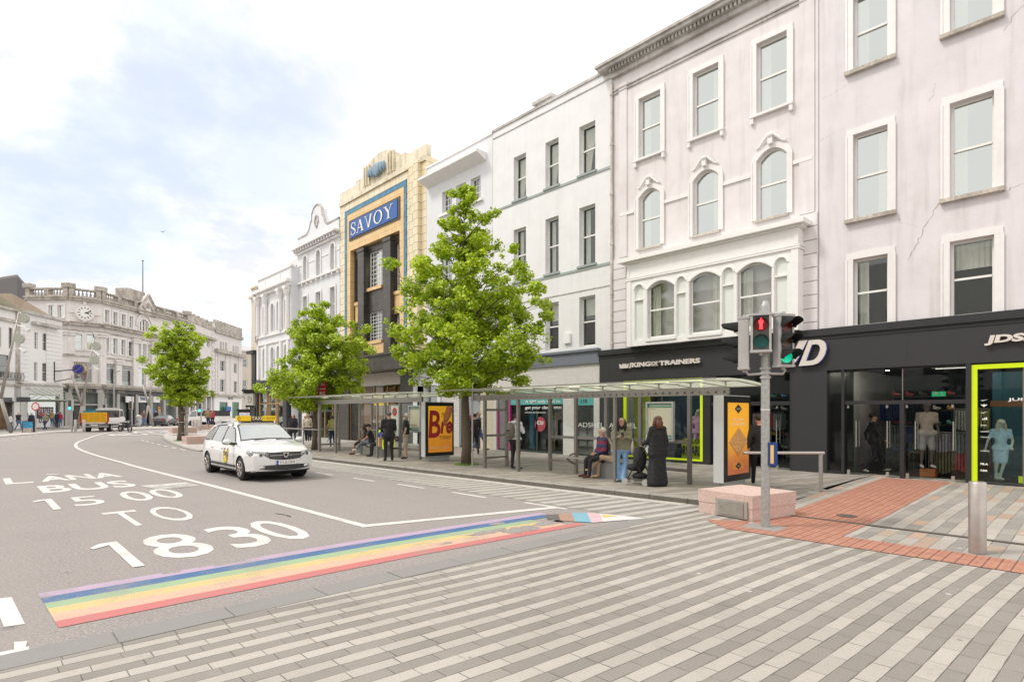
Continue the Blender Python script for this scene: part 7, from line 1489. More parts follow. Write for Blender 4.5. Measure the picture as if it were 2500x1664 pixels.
for s in (1,-1):
    mb=MB(); mb.box((-2.6,s*1.02-.02,.88),(1.0,s*1.02+.02,1.28)); L(mb,'side_board',tw)
    mb=MB(); mb.box((-2.70,s*1.03-.07,.9),(-2.6,s*1.03+.07,1.68)); L(mb,'lamp_post',M('dark_red',(.3,.03,.03),.5)); mb=MB(); mb.box((-2.74,s*.93-.12,.76),(-2.68,s*.93+.12,.87)); L(mb,'tail_light',M('tail_lamp',(.4,.01,.015)))
    for x in (-1.4,2.35):
        mb=MB(); yy=s*.82; mb.tube([(x,yy-.16,.36),(x,yy+.16,.36)],.36,20); w_=L(mb,'wheel',rubber); mb=MB(); mb.tube([(x,yy+s*.161,.36),(x,yy+s*.17,.36)],.2,14); L(mb,'rim',M('alloy',(.5,.47,.44)),w_)
mb=MB(); mb.box((-2.72,-.26,.55),(-2.70,.26,.66)); L(mb,'number_plate',M('plate_white',(.78,.78,.74)))
mb=MB(); mb.prism([(1.15,-.95,.55),(3.15,-.95,.55),(3.2,-.95,1.15),(2.75,-.95,1.35),(2.3,-.95,2.02),(1.15,-.95,2.08)],(0,1.9,0)); cb=L(mb,'cab',tw)
mb=MB(); mb.box((1.12,-.75,1.3),(1.148,.75,1.85)); mb.prism([(1.4,-.96,1.35),(2.62,-.96,1.35),(2.2,-.96,1.92),(1.4,-.96,1.95)],(0,.009,0)); mb.prism([(1.4,.951,1.35),(2.62,.951,1.35),(2.2,.951,1.92),(1.4,.951,1.95)],(0,.009,0)); L(mb,'cab_window',M('car_glass',(.1,.12,.12)),cb)
mb=MB(); mb.tube([(1.3,-.8,2.15),(1.3,.8,2.15)],.03,6); mb.tube([(2.0,-.8,2.12),(2.0,.8,2.12)],.03,6); mb.tube([(1.3,-.8,2.15),(2.0,-.8,2.12)],.025,6); mb.box((1.28,-.85,2.12),(1.4,-.6,2.24)); mb.box((1.28,.6,2.12),(1.4,.85,2.24)); L(mb,'roof_rack',steel_pale)
mb=MB(); mb.box((.95,-1.0,.9),(1.05,1.0,1.95)); L(mb,'headboard',M('mesh_headboard',(.12,.12,.12),.6,amt=.5,ns=30))
t2=tag(thing('load','dark tied load of folded furniture and frames on the bed of the flatbed truck','truck load',(p.x,p.y,TZ+.9),HD),None)
mb=MB(); random.seed(8)
for k in range(26):
    a=(random.uniform(-2.3,.7),random.uniform(-.85,.85),.0); b=(a[0]+random.uniform(-.4,.4),a[1]+random.uniform(-.5,.5),random.uniform(.7,.98)); mb.tube([(a[0],a[1],0),b],.045,5)
mb.box((-2.2,-.8,0),(.8,.8,.72)); mb.build('frames',M('load_black',(.03,.03,.035),.6,amt=.5,ns=20),t2,local=True)
mb=MB(); mb.box((-2.3,.25,0.0),(-1.2,.95,1.0)); mb.build('teal_crate',M('teal_crate',(.02,.22,.30),.5),t2,local=True)
# motorcycle
q=CP(305,51.5); t=thing('motorcycle','dark motorcycle standing just right of the truck cab','motorcycle',(q.x,q.y,gz(q.x,q.y)),R(20))
for x in (-.7,.72):
    mb=MB(); mb.tube([(x+.28*math.cos(a),0,.31+.28*math.sin(a)) for a in [2*pi*k/20 for k in range(21)]],.05,6); w_=L(mb,'wheel',rubber,t); mb=MB(); mb.tube([(x,-.03,.31),(x,.03,.31)],.12,12)
    for k in range(6): a=pi*k/3; mb.tube([(x,0,.31),(x+.25*math.cos(a),0,.31+.25*math.sin(a))],.012,4)
    L(mb,'rim',M('alloy',(.5,.47,.44)),w_)
mb=MB(); mb.ell((.1,0,.82),(.3,.15,.14)); mb.box((-.2,-.14,.35),(.3,.14,.65)); mb.tube([(.35,0,.8),(.62,0,.5),(.72,0,.31)],.035,6); mb.tube([(-.1,0,.6),(-.7,0,.31)],.03,6); L(mb,'frame',black_m,t)
mb=MB(); mb.ell((-.4,0,.82),(.38,.14,.07)); L(mb,'seat',M('seat_black',(.03,.03,.03),.7),t); mb=MB(); mb.tube([(.42,-.35,1.05),(.38,-.1,1.0),(.38,.1,1.0),(.42,.35,1.05)],.018,6); mb.tube([(.4,0,1.0),(.4,0,.85)],.03,6); L(mb,'handlebar',steel,t); mb=MB(); mb.ell((.52,0,.9),(.08,.09,.1)); L(mb,'headlight',M('lamp_lens',(.5,.51,.51)),t)
fcar('dark grey saloon car waiting beyond the truck, seen from behind',402,1040,R(150),(.04,.045,.05))
fcar('silver saloon car half hidden behind the staked tree',455,1038,R(155),(.45,.45,.44))
fcar('white hatchback far down the street beside the blue sign',620,1032,R(160),(.7,.7,.7))
# far white pickup with dark cover
q=CP(512,74); t=thing('pickup_truck','distant white open truck with a dark covered load behind the bollards','truck',(q.x,q.y,gz(q.x,q.y)),R(205))
mb=MB(); mb.box((-2.6,-1,.6),(1.1,1,1.3)); mb.box((1.15,-.95,.5),(2.9,.95,1.2)); mb.prism([(1.2,-.9,1.2),(2.6,-.9,1.2),(2.1,-.9,2.0),(1.2,-.9,2.1)],(0,1.8,0)); L(mb,'body',tw,t)
mb=MB(); mb.box((-2.5,-.9,1.3),(1.0,.9,2.0)); L(mb,'covered_load',M('load_black',(.03,.03,.035)),t); mb=MB(); mb.prism([(1.3,-.91,1.25),(2.5,-.91,1.25),(2.05,-.91,1.9),(1.3,-.91,1.95)],(0,1.82,0)); L(mb,'cab_window',M('car_glass',(.1,.12,.12)),t)
for x in (-1.5,2.1):
    for s in (1,-1): mb=MB(); mb.tube([(x,s*.9-.12,.38),(x,s*.9+.12,.38)],.38,16); L(mb,'wheel',rubber,t)
# ------------------------------------------------------------------ masts, signals and small things at the bend
def Z(py,k): return 1.88+(1008-py)/1410*k
def V3(px,py,k): a=CP(px,k); return Vector((a.x,a.y,Z(py,k)))
def mast(lab,k,base,knee,top,lights,strut=None,r=.16):
    t=thing('leaning_street_light',lab,'street light',V3(*base,k)); mb=MB(); b=V3(*base,k); kn=V3(*knee,k-.5); tp=V3(*top,k)
    if knee!=base: mb.tube([b,kn],[r*1.1,r],10); mb.tube([kn,tp],[r,r*.55],10)
    else: mb.tube([b,tp],[r*1.1,r*.5],10)
    if strut: 
        for s0,s1 in strut: mb.tube([V3(*s0,k+.5),V3(*s1,k+.3)],r*.95,10)
    mb.build('mast',M('mast_galv',(.36,.34,.31),.5,metal=.4,amt=.15,dirt=.3),t,smooth=True)
    rr=Vector((.6862,.7274,0)); fv=Vector((.7274,-.6862,0))
    for (px,py,kd) in lights:
        c=V3(px,py,k-.3); ax_=[tp+(kn-tp)*u for u in (0,.15,.3,.45,.6)]; a0=min(ax_,key=lambda q:abs(q.z-c.z-.2)); mb=MB(); mb.tube([a0,c+Vector((0,0,.1))],.05,6); sz=.42
        if kd: mb.tube([c+fv*.05,c+fv*.25],[sz,sz],16,cap=True); mb.build('floodlight',M('lamp_glass',(.35,.36,.30),.3),t)
        else: mb.tube([c+Vector((0,0,.1)),c+rr*.45-Vector((0,0,.25))],[.08,.19],12); mb.build('floodlight',M('lamp_white',(.7,.7,.68),.4),t)
mast('tall leaning street light with four floodlights and a bent foot at the far left edge',49.5,(27,1056),(2,972),(47,762),[(63,777,1),(58,800,0),(51,827,1),(48,852,0)],None,.13)
mast('leaning street light crossing a shorter strut in front of the clock store',60,(189,1048),(200,990),(229.5,830),[(239,845,1),(233,862,0),(233,880,1),(229,897,0)],[((176,915),(199,988)),((200,990),(208,1010))],.12)
mast('third leaning street light pair in front of the white panelled shop entrance',70,(374,1040),(362,988),(374,920),[(385,922,0)],[((349,938),(362,988)),((362,988),(353,1036))],.11)
mast('most distant leaning street light beside the tan building',95,(606,1010),(598,975),(604,930),[],[((594,958),(606,1005))],.13)
def tlight(lab,px,py,k,h=3.1,col=on_g,head_h=.95):
    b=V3(px,py,k); t=thing('distant_traffic_signal',lab,'traffic signal',b); mb=MB(); mb.tube([b,b+Vector((0,0,h))],.07,8); mb.build('pole',galv,t); F=Fac((b.x,b.y),(.6862,.7274),(.7274,-.6862)); mb=MB(); bx(mb,F,-.2,.2,.05,.25,h-head_h,h); hd_=mb.build('head',hm,t); mb=MB(); bx(mb,F,-.14,.14,.251,.26,h-head_h+.06,h-.06); mb.build('face',face,hd_)
    mb=MB(); mb.tube([F.P(0,.262,h-head_h+.2),F.P(0,.27,h-head_h+.2)],.12,14); mb.build('lens',col,hd_); return t
gg_=M('far_green_lit',(.05,.9,.6),.3,emit=2.)
tlight('green traffic signal on the left pavement beside the clock store',175.5,1053,50,3.05,gg_); tlight('far green traffic signal between the staked tree and the taxi',491,1038,58,2.9,gg_); tlight('traffic signal seen above the truck bed',258,1034,66,2.9,off_r); tlight('slim traffic signal post beside the dark doorway',322,1036,68,3.3,off_r); tlight('signal post right behind the staked tree',453,1040,62,2.5,off_r)
b=V3(87.5,1054.5,50); t=thing('no_entry_sign','round white road sign with a red rim on a pole between the pedestrians','road sign',b); mb=MB(); mb.tube([b,b+Vector((0,0,2.6))],.05,8); mb.build('pole',galv,t); F=Fac((b.x,b.y),(.6862,.7274),(.7274,-.6862)); mb=MB(); mb.tube([F.P(.03,.06,2.45),F.P(.03,.08,2.45)],.36,24); d_=mb.build('red_rim',M('red_paint',(.55,.05,.05)),t); mb=MB(); mb.tube([F.P(.03,.081,2.45),F.P(.03,.09,2.45)],.26,24); mb.build('white_disc',M('disc_white',(.75,.68,.66),.5),d_)
b=V3(69,1053.5,50); t=thing('pavement_board','small blue picture advertising board on the left pavement','advertising board',b); F=Fac((b.x,b.y),(.6862,.7274),(.7274,-.6862)); mb=MB(); bx(mb,F,-.5,.5,-.1,.05,.05,1.2); mb.build('board',black_m,t); mb=MB(); bx(mb,F,-.43,.43,.051,.06,.12,1.12); pc=mb.build('picture',M('sea_blue',(.03,.28,.5),.5,amt=.4,ns=5),t); mb=MB(); bx(mb,F,-.43,.43,.061,.065,.12,.6); mb.build('picture_rocks',M('rock_print',(.42,.36,.3),.6,amt=.5,ns=8),pc)
b=V3(339,1039,67); t=thing('litter_bin','round brushed steel litter bin in front of the shop entrance','litter bin',b); mb=MB(); mb.lathe(b,[(.28,0),(.3,.1),(.3,1.0),(.33,1.02),(.3,1.12),(.1,1.3)],14); mb.build('drum',galv,t); mb=MB(); F=Fac((b.x,b.y),(.6862,.7274),(.7274,-.6862)); bx(mb,F,-.12,.12,.28,.31,.85,.95); mb.build('slot',black_m,t)
for i,(px,py,k,lab) in enumerate(((184,1052,50,'left steel bollard beside the leaning mast'),(205,1052,50,'steel bollard just left of the truck'),(471,1054.5,47,'first steel bollard right of the staked tree'),(479,1052.5,49,'second steel bollard right of the staked tree'),(487.5,1051,51,'third steel bollard right of the staked tree'))):
    b=V3(px,py,k); bollard(b.x,b.y,b.z,lab,.11,1.0,'steel bollards at the bend')
for px,py,k,w_,lab in ((485,1083,34,1.5,'brown pink granite block behind the taxi, nearest of the far seats'),(447,1057,45,1.7,'pink granite block right behind the staked tree'),(500,1049,52,1.4,'pink granite block behind the distant bollards')):
    b=V3(px,py,k); mb=MB(); mb.box((b.x-.5,b.y-w_/2,b.z),(b.x+.5,b.y+w_/2,b.z+.24)); mb.box((b.x-.52,b.y-w_/2-.02,b.z+.243),(b.x+.52,b.y+w_/2+.02,b.z+.46)); tag(mb.build('stone_block',gm,loc=b),lab,'stone seat','granite block seats at the bend')
b=V3(612,1040,46); t=thing('hanging_sign_post','square white sign box under a black cap beside the black shopfront','sign',b); F=Fac((b.x,b.y),(.6862,.7274),(.7274,-.6862)); mb=MB(); mb.tube([b,b+Vector((0,0,2.4))],.06,8); bx(mb,F,-.45,.45,-.3,.3,3.45,3.6); bx(mb,F,-.55,.55,-.35,.35,3.6,3.75); bx(mb,F,-.3,.3,-.25,.25,2.35,2.5); mb.build('post',black_m,t); mb=MB(); bx(mb,F,-.38,.28,-.22,.22,2.5,3.45); sg=mb.build('box',M('sign_cream',(.62,.60,.54),.5),t); mb=MB(); mb.tube([F.P(-.05+.22*math.cos(a),.225,2.95+.22*math.sin(a)) for a in [-2+.4*k for k in range(11)]],.02,5); text(mb,'S',F.P(-.13,.23,2.88),F.D*.13,(0,0,.16),(0,0,0)); mb.build('lettering',black_m,sg)
b=V3(598,1033,62); t=thing('phone_kiosk','small glazed kiosk with a white poster at the end of the street','kiosk',b); F=Fac((b.x,b.y),(.6862,.7274),(.7274,-.6862)); mb=MB(); bx(mb,F,-.7,.7,-.6,0,0,2.1); bx(mb,F,-.85,.85,-.7,.1,2.1,2.3); mb.build('frame',black_m,t); mb=MB(); bx(mb,F,-.6,.6,.001,.02,.3,1.95); mb.build('poster',M('kiosk_poster',(.6,.62,.66),.5,amt=.2),t)
b=V3(278,1030,66); mb=MB(); mb.tube([b,b+Vector((0,0,5.6)),b+Vector((.5,.5,5.9))],.07,6); tag(mb.build('lamp_post',galv,loc=b),'slim pale lamp post in front of the clock store','street light')
# small far things: blue flag sign and handrail behind the taxi
t=thing('barrier_rail','grey steel pedestrian barrier beside the far bus shelter','barrier',(-27.5,12.4,.13)); mb=MB(); mb.tube([(-31.5,11.9,1.1),(-25.4,11.9,1.1)],.035,8); mb.build('rail',steel,t); mb=MB(); 
for x in (-31.4,-29.4,-27.4): mb.tube([(x,11.9,.13),(x,11.9,1.1)],.035,8)
mb.build('posts',steel,t)
mb=MB(); bp=V3(396,566,110); mb.prism([bp+Vector((-.5,-.3,.25)),bp,bp+Vector((.4,.5,.35)),bp+Vector((.1,.1,-.12))],(0.02,.02,.03)); mb.ell(bp,(.12,.12,.06),8,5); tag(mb.build('gull',M('gull_grey',(.15,.15,.17),.8),loc=bp),'small dark bird gliding in the sky on the left','bird')
# ------------------------------------------------------------------ people
import numpy as np
skinA=M('skin_light',(.55,.33,.25),.6,amt=.05); skinB=M('skin_brown',(.28,.15,.09),.6,amt=.05); lipm=M('lip',(.35,.12,.10),.6); eyem=M('eye_dark',(.03,.025,.02),.3)
def cl(name,c,rough=.9,**k): return M('cloth_'+name,c,rough,amt=k.pop('amt',.14),ns=k.pop('ns',12),bump=.15,bs=30,**k)
STAND=dict(pel=(0,0,.97),che=(0,0,1.27),nek=(0,-.01,1.47),hea=(0,.02,1.625),shL=(-.19,0,1.42),elL=(-.25,-.02,1.14),haL=(-.26,.07,.89),shR=(.19,0,1.42),elR=(.25,-.02,1.14),haR=(.26,.07,.89),hiL=(-.095,0,.93),knL=(-.11,.03,.50),anL=(-.12,-.01,.09),toL=(-.14,.16,.045),hiR=(.095,0,.93),knR=(.11,.03,.50),anR=(.12,-.01,.09),toR=(.14,.16,.045))
def P_(**k): d=dict(STAND); d.update(k); return d
WALK=P_(knL=(-.10,.20,.53),anL=(-.10,.30,.12),toL=(-.10,.46,.10),knR=(.10,.02,.49),anR=(.11,-.30,.13),toR=(.12,-.16,.05),elL=(-.24,-.14,1.16),haL=(-.25,-.12,.92),elR=(.24,.08,1.15),haR=(.24,.24,.95))
PHONE=P_(elR=(.25,.05,1.14),haR=(.10,.28,1.20),elL=(-.25,.05,1.14),haL=(-.06,.27,1.18),hea=(0,.06,1.60))
SIT=P_(pel=(0,0,.55),che=(0,.02,.86),nek=(0,.03,1.07),hea=(0,.05,1.22),shL=(-.19,.02,1.02),elL=(-.25,.05,.76),haL=(-.06,.28,.66),shR=(.19,.02,1.02),elR=(.25,.05,.76),haR=(.06,.28,.66),hiL=(-.10,.03,.53),hiR=(.10,.03,.53),knL=(-.14,.44,.52),knR=(.14,.44,.52),anL=(-.14,.46,.09),anR=(.14,.46,.09),toL=(-.15,.64,.045),toR=(.15,.64,.045))
CROSS=dict(SIT); CROSS.update(knL=(.02,.46,.60),anL=(.16,.64,.26),toL=(.20,.80,.22))
def ptseg(Pn,a,b):
    ab=b-a; t=np.clip(((Pn-a)@ab)/max(1e-9,ab@ab),0,1); return np.linalg.norm(Pn-(a+t[:,None]*ab),axis=1)
def person(lab,loc,rz,h=1.72,J=STAND,top=None,bot=None,shoe=None,skin=None,hair=None,hl='short',vox=.021,bulk=1.,sleeve='long',legs='long',coat=0.,skirt=0.,fem=False,hat=None,beard=False,name='person',cat='person',group=None,hood=None):
    s=h/1.75; J={k:np.array(v)*s for k,v in J.items()}; t=skin or skinA; mats=[t,top,bot,shoe or cl('shoe_dark',(.03,.03,.03)),eyem,lipm]
    caps=[]; A=lambda a,b,ra,rb,tg: caps.append((np.array(a,float),np.array(b,float),ra*s,rb*s,tg))
    b=bulk; up=np.array((0,0,1.))
    A(J['pel'],J['che'],.135*b,.145*b,1); A(J['che']+(-.07*s,0,0),J['che']+(.07*s,0,0),.125*b,.125*b,1); A(J['shL'],J['shR'],.075*b,.075*b,1); A(J['che'],J['nek']-up*.05*s,.13*b,.07,1); A(J['hiL'],J['hiR'],.125*b,.125*b,2)
    A(J['nek']-up*.04*s,J['hea']-up*.04*s,.052,.055,0)
    hd=J['hea']; A(hd+up*.035*s,hd-up*.035*s,.088,.075,0); f=np.array((0,1.,0)); A(hd-up*.06*s+f*.03*s,hd-up*.085*s+f*.04*s,.05,.035,0); A(hd+f*.085*s+up*.0*s,hd+f*.098*s-up*.022*s,.012,.016,0)
    for sd in (-1,1): A(hd+np.array((sd*.083*s,-.005,0)),hd+np.array((sd*.088*s,-.01,-.02*s)),.016,.012,0)
    for q in 'LR':
        tg=1 if sleeve=='long' else 0
        m=J['sh'+q]+(J['el'+q]-J['sh'+q])*.6
        A(J['sh'+q],m,.062*b,.052*b,1); A(m,J['el'+q],.05*(b if tg else .9),.044*(b if tg else .85),tg); w_=J['el'+q]+(J['ha'+q]-J['el'+q])*.86; A(J['el'+q],w_,.045*(b if tg else .85),.032*(b if tg else .85),tg); A(w_,J['ha'+q],.024,.034,0)
        A(J['hi'+q],J['kn'+q],.100*(b*.5+.5),.070,2); lg=2
        if legs=='short': mm=J['kn'+q]+(J['hi'+q]-J['kn'+q])*.12; caps.pop(); A(J['hi'+q],mm,.10,.09,2); A(mm,J['kn'+q],.06,.055,0); lg=0
        if legs=='wide': A(J['kn'+q],J['an'+q],.085,.095,2)
        else: A(J['kn'+q],J['an'+q],.064 if lg else .054,.05 if lg else .034,lg)
        A(J['an'+q]-up*.03*s,J['to'+q],.042,.034,3)
    if coat:
        for k in np.linspace(0,1,5): z=J['che'][2]-(J['che'][2]-coat*s)*k; c=J['pel'].copy(); c[2]=z; w=(.10+.05*k)*b; A(c+(-w*s,0,0),c+(w*s,0,0),.115*b,.115*b,1)
    if skirt:
        for k in np.linspace(0,1,9): z=J['pel'][2]-(J['pel'][2]-skirt*s)*k; c=J['pel'].copy(); c[2]=z; w=.08+.07*k; A(c+(-w*s,0,0),c+(w*s,0,0),.12+.03*k,.12+.03*k,2)
    mb=MB()
    for a,c,ra,rb,tg in caps:
        a_,c_=Vector(a),Vector(c); d=(c_-a_); d=d.normalized() if d.length>1e-6 else Vector((0,0,1)); pts=[];rs=[]
        for k in range(5): th=pi/2*k/4; pts.append(a_-d*ra*math.cos(th)); rs.append(max(.0005,ra*math.sin(th)))
        for k in range(5): th=pi/2*k/4; pts.append(c_+d*rb*math.sin(th)); rs.append(max(.0005,rb*math.cos(th)))
        mb.tube(pts,rs,12)
    me=bpy.data.meshes.new('tmp'); me.from_pydata(mb.v,[],mb.f); o=bpy.data.objects.new('tmp',me); COL.objects.link(o)
    # flatten the trunk front to back
    md=o.modifiers.new('r','REMESH'); md.mode='VOXEL'; md.voxel_size=vox; md.use_smooth_shade=True
    if vox<.03: m2=o.modifiers.new('s','SMOOTH'); m2.factor=.5; m2.iterations=2
    dg=bpy.context.evaluated_depsgraph_get(); dg.update(); em=bpy.data.meshes.new_from_object(o.evaluated_get(dg)); bpy.data.objects.remove(o); bpy.data.meshes.remove(me)
    n=len(em.vertices); co=np.empty(n*3,'f'); em.vertices.foreach_get('co',co); co=co.reshape(-1,3).astype(float)
    npoly=len(em.polygons); ce=np.empty(npoly*3,'f'); em.polygons.foreach_get('center',ce); ce=ce.reshape(-1,3).astype(float)
    best=np.full(npoly,1e9); idx=np.zeros(npoly,int); bi=np.zeros(npoly,int); ci=-1
    for a,c,ra,rb,tg in caps:
        ci+=1; ab=c-a; t_=np.clip(((ce-a)@ab)/max(1e-9,ab@ab),0,1); dd=np.linalg.norm(ce-(a+t_[:,None]*ab),axis=1)-(ra+(rb-ra)*t_); m_=dd<best-.0005; best[m_]=dd[m_]; idx[m_]=tg; bi[m_]=ci
    ti=np.array([1 if i in (0,1,3,4) or (coat and tg==1 and abs(a[2]-c[2])<1e-6 and i>4) or (tg==2 and (a[2]+c[2])/2>J['knL'][2]*.9 and ra>.08*s) else 0 for i,(a,c,ra,rb,tg) in enumerate(caps)])
    cut=(coat*s if coat else J['pel'][2]-.03*s); isT=ti[bi]==1; low=ce[:,2]<cut; sk=idx==0
    idx=np.where(isT&low&~sk,2,np.where(isT&~low&~sk&(ce[:,1]<J['pel'][1]+.17*s if not coat else True),1,idx))
    trunk=(np.abs(co[:,2]-J['che'][2])<.36*s)&(np.abs(co[:,0]-J['che'][0])<.2*s); yc=J['che'][1]; co[trunk,1]=yc+(co[trunk,1]-yc)*.86
    if skirt:
        m_=co[:,2]<J['che'][2]+.05; th=np.arctan2(co[m_,1],co[m_,0]); k_=1+.075*np.sin(th*7+co[m_,2]*2.5)*np.clip((J['che'][2]+.05-co[m_,2])/.6,0,1); co[m_,0]*=k_; co[m_,1]*=k_
    # extras: fingers, eyes, mouth
    ex=MB(); em_i=[]
    if vox<.03:
        for q in 'LR':
            hnd=Vector(J['ha'+q]); dv=(hnd-Vector(J['el'+q])).normalized(); sd=dv.cross(Vector((0,1,.3))).normalized()
            for k in range(4):
                b0=hnd+sd*(k-1.5)*.017*s+dv*.02*s; l=(.07,.08,.075,.06)[k]*s; ex.tube([b0,b0+dv*l*.5,b0+dv*l*.85+Vector((0,.02,0))*s],[.0095*s,.009*s,.006*s],5)
            ex.tube([hnd-sd*.025*s,hnd-sd*.045*s+dv*.03*s,hnd-sd*.04*s+dv*.06*s],[.011*s,.01*s,.007*s],5)
    nf=len(ex.f)
    for sd in (-1,1): ex.ell((hd[0]+sd*.033*s,hd[1]+.083*s,hd[2]+.012*s),(.013*s,.009*s,.008*s),8,5)
    ne=len(ex.f); ex.ell((hd[0],hd[1]+.086*s,hd[2]-.05*s),(.022*s,.008*s,.006*s),8,4)
    V=[tuple(v) for v in co]+[tuple(v) for v in ex.v]; polys=[tuple(p.vertices) for p in em.polygons]+[tuple(i+n for i in fc) for fc in ex.f]
    mi=list(idx)+[0]*nf+[4]*(ne-nf)+[5]*(len(ex.f)-ne)
    bm=bpy.data.meshes.new(name); bm.from_pydata(V,[],polys); 
    for m in mats: bm.materials.append(m or t)
    bm.polygons.foreach_set('material_index',[int(x) for x in mi]); bm.polygons.foreach_set('use_smooth',[True]*len(polys)); bm.update(); bpy.data.meshes.remove(em)
    o=bpy.data.objects.new(name,bm); COL.objects.link(o); o.location=loc; o.rotation_euler=(0,0,rz); tag(o,lab,cat,group)
    hm_=hair
    if hm_:
        mb=MB(); H=lambda x,y,z: (hd[0]+x*s,hd[1]+y*s,hd[2]+z*s)
        mb.ell(H(0,-.034,.052),(.095*s,.10*s,.078*s),14,10)
        if hl=='long': mb.tube([H(0,-.05,.05),H(0,-.075,-.08),H(0,-.08,-.22),H(0,-.07,-.32)],[.08*s,.098*s,.09*s,.04*s],12); 
        if hl in('long','bob'):
            for sd in (-1,1): mb.tube([H(sd*.06,-.01,.06),H(sd*.098,-.005,-.04),H(sd*.10,.01,-.14),H(sd*.08,.02,-.24 if hl=='long' else -.17)],[.04*s,.04*s,.04*s,.02*s],8)
        if hl=='bob': mb.tube([H(0,-.04,.05),H(0,-.07,-.06),H(0,-.07,-.18)],[.08*s,.10*s,.09*s],12)
        mb.build('hair',hm_,o,local=True,smooth=True)
    if beard: mb=MB(); mb.ell((hd[0],hd[1]+.055*s,hd[2]-.085*s),(.06*s,.05*s,.06*s),12,8); mb.build('beard',hair,o,local=True,smooth=True)
    if hat: mb=MB(); mb.ell((hd[0],hd[1]-.005,hd[2]+.06*s),(.1*s,.11*s,.08*s),14,8); mb.ell((hd[0],hd[1]+.11*s,hd[2]+.04*s),(.07*s,.07*s,.012*s),10,5); mb.build('cap',hat,o,local=True,smooth=True)
    if hood: mb=MB(); mb.ell((hd[0],hd[1]-.09*s,hd[2]-.15*s),(.13*s,.09*s,.07*s),12,8); mb.build('hood',hood,o,local=True,smooth=True)
    return o
blackc=cl('black',(.022,.022,.024)); navy=cl('navy',(.03,.04,.09)); denim=cl('denim',(.10,.16,.28)); jeans_l=cl('light_denim',(.25,.42,.66)); darkhair=M('hair_dark',(.03,.02,.016),.6,amt=.3,ns=50); brownhair=M('hair_auburn',(.13,.05,.03),.5,amt=.35,ns=50); whitehair=M('hair_white',(.66,.63,.58),.8,amt=.12,ns=50); greyhair=M('hair_grey',(.15,.13,.12),.8); blond=M('hair_blond',(.5,.36,.18),.6,amt=.2,ns=40)
whitec=cl('white',(.74,.74,.80)); beige=cl('beige',(.45,.32,.23)); cream_c=cl('cream',(.58,.50,.41)); olive=cl('olive',(.24,.23,.16)); yel_c=cl('yellow',(.62,.56,.20)); brownc=cl('brown',(.16,.10,.08)); shoeb=cl('shoe_brown',(.09,.03,.025)); shoew=cl('shoe_white',(.55,.52,.45)); shoeblue=cl('shoe_blue',(.05,.07,.13))
knit,nt_,b_=newmat('striped_knit'); b_.inputs['Roughness'].default_value=.9; g_=nd(nt_,'ShaderNodeNewGeometry').outputs['Position']; s_=nd(nt_,'ShaderNodeSeparateXYZ',{0:g_})
wv=mth(nt_,'SINE',mth(nt_,'MULTIPLY',s_.outputs[2],33.)); nt_.links.new(mix(nt_,rng(nt_,wv,-.3,.5),(.20,.03,.07),(.04,.055,.13)),b_.inputs['Base Color'])
pz_=.13; VW=R(-133); 
def z_at(x,y): return platz(x,y)+.004
person('man in a white hoodie and black trousers standing with his back turned in the shelter',(-12.95,12.35,z_at(-13,12.3)),R(8),1.74,P_(hea=(0,.04,1.61),elR=(.25,.10,1.16),haR=(.12,.30,1.25)),whitec,blackc,shoeblue,None,darkhair,bulk=1.14,hood=whitec)
t=thing('backpack','grey brown backpack on the back of the white hoodie man','backpack',(-12.95,12.35,z_at(-13,12.3)),R(8)); mb=MB(); mb.ell((-.02,-.21,1.20),(.155,.11,.27),14,10); mb.box((-.13,-.29,1.0),(.09,-.14,1.36)); mb.ell((-.02,-.31,1.12),(.12,.06,.12),12,8); bpk=cl('backpack',(.17,.15,.13)); mb.build('bag',bpk,t,local=True,smooth=True); mb=MB(); mb.tube([(-.14,-.14,1.42),(-.15,.0,1.5),(-.15,.15,1.35),(-.15,.1,1.1),(-.14,-.12,1.02)],.02,6); mb.tube([(.12,-.14,1.42),(.14,.0,1.5),(.15,.15,1.35),(.15,.1,1.1),(.12,-.12,1.02)],.02,6); mb.build('strap',bpk,t,local=True); mb=MB(); mb.box((-.08,-.375,1.2),(.05,-.33,1.23)); mb.box((-.10,-.37,1.12),(.07,-.34,1.14)); mb.build('buckle',blackc,t,local=True)
person('old white-haired man in a maroon and blue striped jumper seated on the bench',(-9.72,12.58,z_at(-9.7,12.5)),R(152),1.76,SIT,knit,blackc,shoeb,None,whitehair,bulk=1.2)
o=person('woman in beige trousers seated cross-legged between the old man and the woman with the phone',(-9.36,12.64,z_at(-9.2,12.5)),R(140),1.66,dict(CROSS,elL=(-.26,.10,.82),haL=(-.05,.22,1.10),elR=(.24,.14,.80),haR=(.08,.24,1.08)),cl('taupe',(.36,.31,.24)),beige,cl('shoe_tan',(.50,.36,.2)),None,darkhair,'bob',bulk=1.05)
PH=P_(elR=(.24,.06,1.14),haR=(.07,.27,1.22),elL=(-.24,.06,1.14),haL=(-.05,.27,1.20),hea=(0,.075,1.60),anL=(-.04,.10,.09),toL=(-.06,.27,.045),anR=(.10,.04,.09))
person('young woman in an olive jacket and wide pale blue jeans looking at her phone',(-8.86,12.22,z_at(-8.9,12.3)),R(-140),1.66,PH,olive,jeans_l,shoew,None,darkhair,'long',legs='wide',bulk=1.1,coat=.86)
mb=MB(); mb.box((-.035,.31,1.13),(.035,.325,1.26)); ph=mb.build('phone',black_m,None,loc=None); ph.location=(-8.86,12.22,z_at(-8.9,12.3)); ph.rotation_euler=(0,0,R(-140)); tag(ph,'black mobile phone held by the young woman in the olive jacket','phone')
